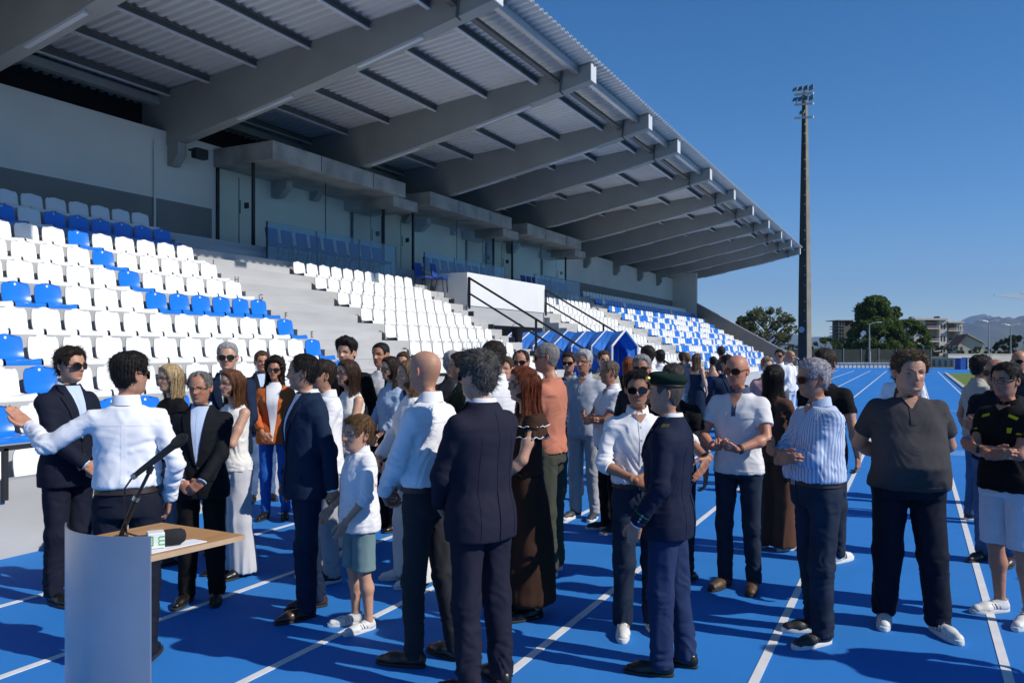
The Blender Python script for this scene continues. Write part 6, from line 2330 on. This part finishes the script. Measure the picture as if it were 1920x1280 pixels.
P("toddler carried by the brown-haired man in white shirt, face turned left", 949, 6.30, .92, -20, dict(kind="tee", m=fabric("tee_blue", (0.06, 0.10, 0.42))), ("trousers", W2), WSHOE, ("short", (0.08, 0.045, 0.025), .8), SKIN3, None, seed=25, hs=1.5, z=.80)
P("man in sunglasses and dark shirt left of the salmon T-shirt", 978, 8.4, 1.775, -14, dict(kind="shirt", m=CHAR), ("jeans", JEAN), BSHOE, ("receding", DBROWN, 1.0), SKIN2, "sun", seed=26)
# --- middle
P("white-haired man with glasses in pale grey polo and light trousers", 1096, 8.4, 1.775, -26, dict(kind="polo", m=fabric("polo_grey_blue", (0.40, 0.43, 0.48)), hem=.86, open=1.40), ("trousers", fabric("trouser_light_grey", (0.42, 0.42, 0.42))), ("sneaker", (0.04, 0.04, 0.045)),
  ("short", WHITEH, 1.25), SKIN2, "clear", ("back", "back"), seed=27, belly=.02)
P("man in blue plaid shirt and sunglasses behind the white-haired man", 1068, 9.4, 1.745, -15, dict(kind="shirt", m=fabric("shirt_plaid", (0.10, 0.17, 0.24), plaid=(110, (0.30, 0.38, 0.42), (0.03, 0.05, 0.09))), hem=.88), ("jeans", JEAN), BSHOE, ("short", DBROWN, 1.0), SKIN2, "sun", seed=28)
P("stocky man in white polo and black trousers with crossed arms", 1146, 7.8, 1.675, -64, dict(kind="polo", m=W_, hem=.86, open=1.40), ("trousers", BLK), ("sneaker", (0.015, 0.015, 0.015)),
  ("receding", (0.13, 0.10, 0.08), .8), SKIN2, None, ("cross_in", "cross_out"), seed=29, fat=1.08, belly=.05, head=(-6, 0))
P("brown-haired man glimpsed beyond the white polo", 1131, 11.0, 1.76, 15, dict(kind="shirt", m=KHAKI), ("jeans", JEAN), BSHOE, ("short", BROWNH, 1.0), SKIN1, None, seed=30)
P("red-haired woman in dark top near the tunnel mouth", 1178, 12.5, 1.66, 160, dict(kind="blouse", m=BLK), ("slim", BLK), BSHOE, ("long", (0.20, 0.05, 0.015), .9), SKIN3, None, fem=1, seed=31)
P("man with short brown hair in white shirt beyond the grey-haired man", 1216, 10.2, 1.83, -150, dict(kind="shirt", m=W_), ("jeans", JEAN), BSHOE, ("short", DBROWN, .9), SKIN2, None, seed=32)
P("grey-haired man in sunglasses right behind the smiling man", 1204, 7.2, 1.735, -10, dict(kind="shirt", m=CHAR), ("trousers", BLK), BSHOE, ("short", (0.32, 0.32, 0.31), .9), SKIN2, "sun", seed=33)
P("smiling man in white shirt and sunglasses with his arm round the officer", 1196, 5.02, 1.655, 12, dict(kind="shirt", m=W_, sleeve=.62, open=1.41), ("jeans", JEAN, dict(belt=True)), WSHOE,
  ("short", BLACKH, .9), SKIN4, "sun", (("world", 1338, 4.56, 1.13, (.6, .35, 1.35), (-.55, -.35, -.65), (-.5, .5, 0), "flat"), ((.075, -.25, 1.06), (.55, .05, .95), (-.85, -.1, -.2), (0, 1, -.2), "clasp")), seed=34, smile=1.0, head=(-14, 3), extra=(watch(1),))


def officer_kit(F):
    # beret
    n1, n2 = 12, 36
    A, B = np.meshgrid(np.linspace(0, 1, n1), np.linspace(0, 2 * math.pi, n2, endpoint=False), indexing='ij')
    V = []
    for a, b in zip(A.reshape(-1), B.reshape(-1)):
        # a: 0 = band, 1 = crown top
        r = np.interp(a, [0, .12, .35, .6, .85, 1], [1.0, 1.03, 1.16, 1.10, .65, .02])
        zz_ = np.interp(a, [0, .12, .35, .6, .85, 1], [.052, .066, .082, .106, .120, .122])
        x = math.sin(b) * .083 * r; y = -math.cos(b) * .102 * r + .006
        side = max(0, -math.sin(b))
        zz_ += -.018 * math.sin(b) * 0 - .030 * max(0, math.sin(b + .0) * -1) * (a > .2) * a + .012 * max(0, math.cos(b)) * (a > .2)
        x += -.022 * (a > .2) * side
        V.append((x, y, zz_))
    V = np.array(V); V += np.stack([vnoise(V * 30), vnoise(V * 30 + 9), vnoise(V * 30 + 5)], 1) * .0025
    Q = [[i * n2 + j, i * n2 + (j + 1) % n2, (i + 1) * n2 + (j + 1) % n2, (i + 1) * n2 + j] for i in range(n1 - 1) for j in range(n2)]
    fobj(F, "beret", xf_head(F, V), Q, fabric("beret_green", (0.008, 0.022, 0.015), .9))
    bd = MB().tube([tuple(q) for q in xf_head(F, np.array([(math.sin(b) * .085, -math.cos(b) * .103 + .006, .052) for b in np.linspace(0, 2 * math.pi, 32)]))], .0055, 6, False)
    mesh_obj("beret_band", bd.mesh("beret_band", M_leather, True), F.e)
    c = xf_head(F, np.array([(.052, -.102, .082)]))[0]; c2 = xf_head(F, np.array([(.058, -.112, .084)]))[0]
    mesh_obj("badge", MB().tube([tuple(c), tuple(c2)], .017, 12).mesh("badge", M_gold, True, 40), F.e)
    for sd in (1, -1):
        a = np.array([sd * .085, .012, 1.458]); b = np.array([sd * .165, .012, 1.438])
        o = MB().bar(tuple(a), tuple(b), .052, .010)
        mesh_obj("shoulder_board", o.mesh("shoulder_board", NAVY2, bevel=.003), F.e)
        for k in range(3):
            q = a.copy() * (1 - (.3 + .22 * k)) + b * (.3 + .22 * k) + np.array([0, 0, .006])
            mesh_obj("gold_bar", MB().box(q[0] - .005, q[0] + .005, q[1] - .020, q[1] + .020, q[2], q[2] + .006).mesh("gold_bar", M_gold), F.e)
        E, Wr, hd, pn, _ = F.arm[sd]
        u = (Wr - E) / np.linalg.norm(Wr - E)
        mesh_obj("cuff_braid", MB().tube([tuple(Wr - u * .075), tuple(Wr - u * .065)], .0505, 18).mesh("cuff_braid", fabric("braid_green", (0.02, 0.12, 0.05)), True, 40), F.e)
        for k in range(3):
            q = Wr - u * (.025 + .02 * k) + np.array([sd * .046, .012, 0])
            mesh_obj("cuff_button", MB().tube([tuple(q), tuple(q + np.array([sd * .006, 0, 0]))], .007, 10).mesh("cuff_button", M_steel, True, 40), F.e)


P("uniformed officer in dark jacket, blue trousers and green beret", 1254, 4.42, 1.655, -104, dict(kind="jacket", m=fabric("uniform_navy", (0.011, 0.016, 0.038), .7), shirt=W_, v=1.25), ("trousers", fabric("uniform_trouser_blue", (0.020, 0.036, 0.095))), BSHOE,
  ("buzz", (0.10, 0.085, 0.07), 1.2), SKIN1, None, (((.225, -.13, .90), (.42, .45, 1.1), (-.1, -.25, -.95), (-1, -.1, 0), "relaxed"), "down"), seed=35, smile=.6, head=(10, -3), extra=(officer_kit,), feet=((.10, -.04, 10), (-.10, .06, -8)))
P("dark-haired person in black T-shirt behind the officer's back", 1262, 6.1, 1.665, 168, dict(kind="tee", m=BLK), ("jeans", JEAN), BSHOE, ("mop", (0.04, 0.036, 0.032), .9), SKIN2, None, ("hip_behind", "down"), seed=36)
# --- right
P("tanned bald man with sunglasses in white polo and dark jeans looking at his phone hand", 1385, 5.93, 1.75, -18, dict(kind="polo", m=fabric("polo_white", (0.72, 0.72, 0.72)), trim=fabric("polo_trim_navy", (0.06, 0.09, 0.16)), open=1.36, pocket=True, hem=.87), ("slim", JEAN), ("boot", (0.085, 0.045, 0.022)),
  ("bald", (0.1, 0.08, 0.06), 1.0), (0.50, 0.235, 0.15), "sun", ("phone", "phone"), seed=37, head=(-8, 2), extra=(watch(1),))
P("woman with long black hair in brown outfit seen from behind", 1450, 7.1, 1.645, 150, dict(kind="shirt", m=fabric("cloth_brown", (0.095, 0.048, 0.034)), hem=.98, plain=True, sleeve=.8), ("wide", fabric("cloth_brown", (0.095, 0.048, 0.034))), WSHOE,
  ("long", (0.010, 0.008, 0.008), .95), SKIN2, None, ("front", "front"), fem=1, seed=38)
P("grey-haired man in blue striped shirt and jeans with crossed arms", 1532, 4.90, 1.725, -58, dict(kind="shirt", m=fabric("shirt_striped", (0.62, 0.68, 0.78), stripes=(56, (0.16, 0.27, 0.52))), sleeve=.72, loose=.018, open=1.42), ("jeans", JEAN, dict(belt=True)), ("sneaker", (0.018, 0.018, 0.02)),
  ("mop", (0.38, 0.36, 0.40), .62), SKIN2, "sun", ("cross_in", "cross_out"), seed=39, belly=.035, fat=1.06, head=(-4, 2), feet=((.10, -.05, 12), (-.13, .05, -8)))


def shoulder_bag(F):
    a = np.array([.03, .12, 1.43]); b = np.array([.27, .06, .80])
    mesh_obj("bag_strap", MB().tube([(-.12, .06, 1.44), (.0, .15, 1.30), (.16, .17, 1.05), (.25, .12, .84)], .008, 6).mesh("bag_strap", M_leather), F.e)
    mesh_obj("shoulder_bag", MB().box(.19, .29, .0, .20, .68, .85).mesh("shoulder_bag", M_leather, True, 40, .025), F.e)


P("person in black T-shirt with shoulder bag behind the striped shirt", 1546, 6.7, 1.785, 160, dict(kind="tee", m=BLK), ("jeans", JEAN), WSHOE, ("short", DBROWN, 1.0), SKIN1, None, ("front", "down"), seed=40, extra=(shoulder_bag,))
P("large man in dark grey polo and white trainers, hands behind his back", 1702, 5.08, 1.775, 12, dict(kind="polo", m=fabric("polo_dark_grey", (0.055, 0.052, 0.055), .9), hem=.90, open=1.40, sleeve=.34, loose=.01), ("trousers", DNAVY), WSHOE,
  ("mop", (0.10, 0.062, 0.032), .75), SKIN1, None, (((.07, .235, 1.03), (1.3, -.05, 1.15), (-.85, .1, -.35), (0, -1, 0), "clasp"),) * 2, seed=41, fat=1.24, belly=.13, wide=1.08, hs=1.07, head=(10, 4), feet=((.17, -.06, 20), (-.12, .09, -12)))
P("person in white shirt standing behind the large man's head", 1694, 9.2, 1.70, 175, dict(kind="shirt", m=W_), ("jeans", JEANL), WSHOE, ("short", BROWNH, 1.0), SKIN1, None, seed=42)
P("black-haired man in beige shirt and jeans turned away at right", 1836, 8.2, 1.715, 122, dict(kind="shirt", m=KHAKI, sleeve=.35, hem=.90, plain=True), ("jeans", JEANL), ("sneaker", (0.03, 0.03, 0.03)), ("mop", BLACKH, .95), SKIN2, None, ("down", "down"), seed=43)
P("bald man in sunglasses and black shirt with crossed arms near right edge", 1868, 6.65, 1.71, -22, dict(kind="tee", m=fabric("tee_dark_navy", (0.010, 0.012, 0.020))), ("jeans", JEANL), ("dress", (0.05, 0.035, 0.02)), ("fringe", (0.07, 0.05, 0.04), .8), SKIN2, "sun", ("cross_in", "cross_out"), seed=44)


def yellow_trim(F):
    y = fabric("trim_yellow", (0.62, 0.50, 0.02), .8)
    for sd in (1, -1):
        F.patch("shoulder_stripe", quad4([(sd * .070, 1.405), (sd * .125, 1.385), (sd * .120, 1.370), (sd * .068, 1.390)]), 6, 3, .006, .005, y)
        a = F.arm[sd][0]
        S_ = np.array([sd * .168, .012, 1.388]); u = (a - S_) / np.linalg.norm(a - S_)
        q = S_ + u * .150
        mesh_obj("sleeve_stripe", MB().tube([tuple(q), tuple(q + u * .012)], .0645, 20).mesh("sleeve_stripe", y, True, 40), F.e)
    F.patch("chest_emblem", quad4([(.075, 1.32), (.105, 1.32), (.102, 1.285), (.078, 1.285)]), 3, 3, .004, .003, y)


P("man in black polo with yellow stripes and white shorts at the right edge", 1890, 5.30, 1.695, -34, dict(kind="polo", m=BLK, hem=.88), ("shorts", fabric("shorts_white", (0.72, 0.74, 0.80))), WSHOE, ("short", BLACKH, .9), SKIN2, "clear", ("cross_in", "cross_out"), seed=45, belly=.02, fat=1.05, extra=(yellow_trim, watch(1)), feet=((.16, -.05, 15), (-.10, .03, -14)))
P("bald tanned man cut off by the right edge behind the others", 1913, 9.0, 1.775, -20, dict(kind="shirt", m=CHAR), ("jeans", JEAN), BSHOE, ("bald", BROWNH, 1.0), SKIN2, "sun", seed=46)
# --- far people by the stand
FAR = "people farther off beside the stand"
P("far man in white shirt and sunglasses near the end of the stand", 1462, 15.5, 1.775, -12, dict(kind="shirt", m=W_), ("trousers", fabric("trouser_mid_grey", (0.12, 0.12, 0.13))), BSHOE, ("short", BLACKH, 1.0), SKIN2, "sun", ("front", "front"), seed=47, group=FAR)
P("far bald man in white standing beside the white-shirted one", 1480, 16.5, 1.76, 60, dict(kind="shirt", m=W_, hem=.88), ("trousers", LB), BSHOE, ("bald", GREY, 1.0), SKIN2, None, seed=48, group=FAR)
P("far woman with brown ponytail in long dark dress", 1306, 17.0, 1.70, 150, dict(kind="dress", m=NAVY2, sleeve=0, neck=1.30), ("skirt", NAVY2, dict(hem=.15, flare=.22)), BSHOE, ("long", (0.10, 0.055, 0.03), .75), SKIN3, None, ("front", "down"), fem=1, seed=49, group=FAR, legs_bare=True)
P("far woman in strapless blue dress with hair tied up", 1337, 17.4, 1.62, 175, dict(kind="dress", m=fabric("dress_blue", (0.02, 0.06, 0.20)), sleeve=0, neck=1.28), ("skirt", fabric("dress_blue", (0.02, 0.06, 0.20)), dict(hem=.3, flare=.22)), BSHOE, ("short", BLACKH, 1.0), SKIN3, None, fem=1, seed=50, group=FAR, legs_bare=True)
P("far man in dark grey T-shirt beside the blue dress", 1352, 18.2, 1.845, 165, dict(kind="tee", m=fabric("tee_olive_grey", (0.07, 0.072, 0.065))), ("jeans", JEAN), WSHOE, ("short", DBROWN, .9), SKIN2, None, seed=51, group=FAR)
P("far person in mauve-grey shirt and pale trousers left of the dark dress", 1288, 17.2, 1.70, -170, dict(kind="shirt", m=fabric("shirt_mauve", (0.30, 0.27, 0.32)), hem=.85), ("trousers", W2), WSHOE, ("short", (0.25, 0.12, 0.05), 1.1), SKIN2, None, seed=52, group=FAR)
P("far person with dark hair just left of the mauve-grey shirt", 1279, 18.2, 1.70, 120, dict(kind="shirt", m=CHAR), ("jeans", JEAN), BSHOE, ("short", BLACKH, 1.0), SKIN2, None, seed=53, group=FAR)
P("far man in dark cap and white shirt near the tunnel", 1238, 14.0, 1.765, -165, dict(kind="shirt", m=W_), ("jeans", JEAN), BSHOE, ("short", BLACKH, 1.3), SKIN4, None, seed=54, group=FAR)
P("man in navy suit half hidden left of the bald man's head", 1362, 10.5, 1.705, 40, dict(kind="jacket", m=NAVY2, shirt=W_), ("trousers", NAVY2), BSHOE, ("short", BLACKH, 1.0), SKIN2, None, seed=55, group=FAR)
P("short person with fair hair between the black-haired woman and the far men", 1437, 11.0, 1.665, 20, dict(kind="shirt", m=fabric("shirt_pink", (0.55, 0.32, 0.32))), ("jeans", JEAN), WSHOE, ("short", (0.28, 0.17, 0.08), 1.1), SKIN3, None, seed=56, group=FAR)


# people just outside the picture whose shadows fall into it
for k, (x, y, hgt) in enumerate(((1.62, 5.05, 1.78), (1.95, 4.25, 1.72), (3.1, 7.4, 1.75))):
    u_, d_ = x * CS + y * SN, -x * SN + y * CS
    P(("man in dark suit", "man in pale shirt", "man in dark shirt")[k] + " standing outside the right picture edge", CX + F_PX * u_ / d_, d_, hgt, -60, dict(kind="shirt", m=(NAVY, LB, CHAR)[k], hem=.88), ("trousers", BLK), BSHOE, ("short", DBROWN, 1.0), SKIN1, None, ("front", "down"), seed=60 + k, lod=.02, group="people outside the picture")
# ================================================================== LECTERN AND MICROPHONES
M_pod = mat("lectern_metal", (0.48, 0.49, 0.50), 0.33, metal=0.8, var=0.05, vscale=5, bump=0.05, bscale=300)
M_wood = mat("lectern_board", (0.47, 0.25, 0.095), 0.5, var=0.1, vscale=2.5, stretch=(12, 1.5, 1), color2=(0.40, 0.205, 0.075), bump=0.05, bscale=30)
M_edge = mat("lectern_board_edge", (0.50, 0.34, 0.20), 0.6, var=0.08, vscale=20)


def ud(u, d, z):
    return Vector((u * CS - d * SN, u * SN + d * CS, z))


A_, F_, B2, B1 = (-1.605, 2.86), (-1.205, 2.65), (-0.993, 2.96), (-1.393, 3.17)
origin = ud(-1.40, 2.80, 0)
lec = empty("lectern", origin)
tag(lec, "grey metal lectern with curved front and wooden reading board", "lectern")
loc_ = lambda q: tuple(Vector(q) - origin)
ch = np.array([F_[0] - A_[0], F_[1] - A_[1]]); L_ = np.linalg.norm(ch); ch = ch / L_
nrm = np.array([-.465, -.885])
vs, fs = [], []
nA, nZ = 29, 12
for th_ in (0.0, 0.006):
    for i in range(nA):
        t = i / (nA - 1)
        o = 4 * t * (1 - t) * 0.085 - th_
        p = np.array(A_) + ch * (t * L_) + nrm * o
        for k in range(nZ):
            z = 0.012 + (1.157 - 0.012) * k / (nZ - 1)
            vs.append(loc_(ud(p[0], p[1], z)))
nb = nA * nZ
for i in range(nA - 1):
    for k in range(nZ - 1):
        q = (i * nZ + k, i * nZ + k + 1, (i + 1) * nZ + k + 1, (i + 1) * nZ + k)
        fs += [q, tuple(x + nb for x in reversed(q))]
    fs.append((i * nZ + nZ - 1, (i + 1) * nZ + nZ - 1, (i + 1) * nZ + nZ - 1 + nb, i * nZ + nZ - 1 + nb))
for i in (0, nA - 1):
    for k in range(nZ - 1):
        fs.append((i * nZ + k, i * nZ + k + 1, i * nZ + k + 1 + nb, i * nZ + k + nb))
me = make_mesh("front_panel", vs, fs, M_pod, True)
bm = bmesh.new(); bm.from_mesh(me); bmesh.ops.recalc_face_normals(bm, faces=bm.faces); bm.to_mesh(me); bm.free()
me.set_sharp_from_angle(angle=R(40))
mesh_obj("front_panel", me, lec)
# board
zb0, zb1 = 1.071, 1.09
A2 = (A_[0] + nrm[0] * -.004, A_[1] + nrm[1] * -.004); F2 = (F_[0] + nrm[0] * -.004, F_[1] + nrm[1] * -.004)
cor = [A2, F2, B2, B1]
bmx = MB()
bmx.add([loc_(ud(*c, zb1)) for c in cor], [(0, 1, 2, 3)])
bmx.mi = 1
bmx.add([loc_(ud(*c, zb0)) for c in cor] + [loc_(ud(*c, zb1)) for c in cor], [(3, 2, 1, 0), (0, 1, 5, 4), (1, 2, 6, 5), (2, 3, 7, 6), (3, 0, 4, 7)])
bmx.build("reading_board", [M_wood, M_edge], lec)
mid = (np.array(A_) + np.array(F_)) / 2
MB().prism_z([loc_(ud(*(mid + np.array(q)), 0))[:2] for q in ((-.30, -.22), (.22, -.28), (.42, .32), (-.10, .42))], 0.0, 0.012).build("base_plate", M_pod, lec)
MB().bar(loc_(ud(mid[0] - .02, mid[1] + .07, 0.012)), loc_(ud(mid[0] - .02, mid[1] + .07, zb0)), 0.10, 0.06).build("support_post", M_pod, lec)

# microphone on its stand
ms = empty("microphone_stand", ud(-1.40, 2.86, zb1))
tag(ms, "slim black microphone stand clamped to the lectern board", "microphone stand")
lo_ = lambda u, d, z: tuple(ud(u, d, z) - ud(-1.40, 2.86, zb1))
M_chrome = mat("stand_chrome", (0.5, 0.5, 0.5), 0.15, metal=1.0, var=0)
MB().tube([lo_(-1.405, 2.86, zb1 + .001), lo_(-1.405, 2.86, zb1 + .02)], .025, 16).build("base", M_black, ms, True)
MB().tube([lo_(-1.405, 2.86, zb1 + .02), lo_(-1.345, 2.85, 1.245)], .0085, 10).build("lower_tube", M_black, ms, True)
MB().tube([lo_(-1.345, 2.85, 1.245), lo_(-1.292, 2.84, 1.345)], .0062, 10).build("upper_tube", M_black, ms, True)
MB().tube([lo_(-1.349, 2.85, 1.238), lo_(-1.341, 2.85, 1.252)], .0125, 10).build("collar", M_chrome, ms, True)
MB().tube([lo_(-1.296, 2.84, 1.338), lo_(-1.285, 2.84, 1.362)], .0105, 10).build("clip", M_black, ms, True)
mic = empty("microphone", ud(-1.28, 2.84, 1.37))
tag(mic, "black handheld microphone resting in the stand on the lectern", "microphone")
lm = lambda u, d, z: tuple(ud(u, d, z) - ud(-1.28, 2.84, 1.37))
MB().tube([lm(-1.336, 2.82, 1.332), lm(-1.318, 2.825, 1.348), lm(-1.215, 2.85, 1.432), lm(-1.208, 2.852, 1.438)], [.0095, .0105, .0140, .0160], 14).build("handle", M_black, mic, True, 50)
M_grille = mat("mic_grille", (0.03, 0.03, 0.03), 0.4, metal=0.6, var=0.3, vscale=300, bump=0.8, bscale=500)
MB().tube([lm(-1.212, 2.851, 1.435), lm(-1.205, 2.853, 1.441), lm(-1.190, 2.856, 1.453), lm(-1.176, 2.860, 1.464), lm(-1.168, 2.862, 1.470)], [.016, .0195, .0215, .0180, .007], 16).build("grille", M_grille, mic, True)
MB().tube([lm(-1.345, 2.818, 1.324), lm(-1.334, 2.822, 1.334)], [.010, .012], 10).build("plug", M_chrome, mic, True)
pts = [lm(-1.345, 2.818, 1.324), lm(-1.362, 2.80, 1.29), lm(-1.375, 2.83, 1.20), lm(-1.385, 2.86, 1.12), lm(-1.36, 2.90, 1.098), lm(-1.32, 2.93, 1.096)]
MB().tube(pts, .0035, 6).build("cable", M_black, mic, True)

# broadcaster's microphone with its cube, lying on a paper
M_paper = mat("paper_white", (0.78, 0.79, 0.82), 0.8, var=0.02)
pap = MB()
pp = [(-1.215, 2.672), (-1.09, 2.845), (-1.15, 2.876), (-1.33, 2.75)]
pap.prism_z([(Vector(ud(*q, 0)) - ud(-1.2, 2.75, 0))[:2] for q in pp], 0.0, 0.003)
po = pap.build("paper_sheet", M_paper)
po.location = ud(-1.2, 2.75, zb1 + .0015)
tag(po, "white sheet of paper lying on the lectern board", "paper")
cu = empty("broadcast_microphone", ud(-1.232, 2.752, zb1 + .006))
tag(cu, "foam-covered microphone with white and green cube lying on the lectern", "microphone")
cu.rotation_euler = (0, 0, YAW + R(30))
M_foam = mat("mic_foam", (0.022, 0.022, 0.025), 0.95, var=0.2, vscale=200, bump=0.6, bscale=400)
M_cube = mat("cube_white", (0.74, 0.76, 0.75), 0.5, var=0.02)
M_green = mat("cube_green", (0.06, 0.42, 0.09), 0.5, var=0)
MB().box(-.027, .027, -.027, .027, 0.0, .054).build("cube", M_cube, cu, bevel=.003)
MB().tube([(.020, 0, .030), (.032, 0, .030), (.060, 0, .030), (.083, 0, .030), (.095, 0, .030), (.099, 0, .030)], [.020, .0265, .0275, .0265, .019, .006], 18).build("foam_windshield", M_foam, cu, True)
MB().tube([(-.027, 0, .030), (-.15, .02, .020)], [.012, .014], 12).build("handle", M_black, cu, True)
# the green marks on the two visible faces
rot = Matrix.Rotation(R(90), 4, 'Z')
xf1 = Matrix(((1, 0, 0, .004), (0, 0, -1, -.0272), (0, 1, 0, .026), (0, 0, 0, 1))) @ rot
text_mesh("green_letter", "m", .048, .0003, M_green, Matrix.Translation((.009, 0, 0)) @ xf1, cu)
br = MB()
for (xa, xb_, za, zb_) in ((-.023, -.019, .010, .044), (-.013, -.009, .010, .044), (-.019, -.013, .010, .014), (-.019, -.013, .040, .044)):
    br.box(xa, xb_, -.0276, -.0268, za, zb_)
br.build("green_bracket", M_green, cu)
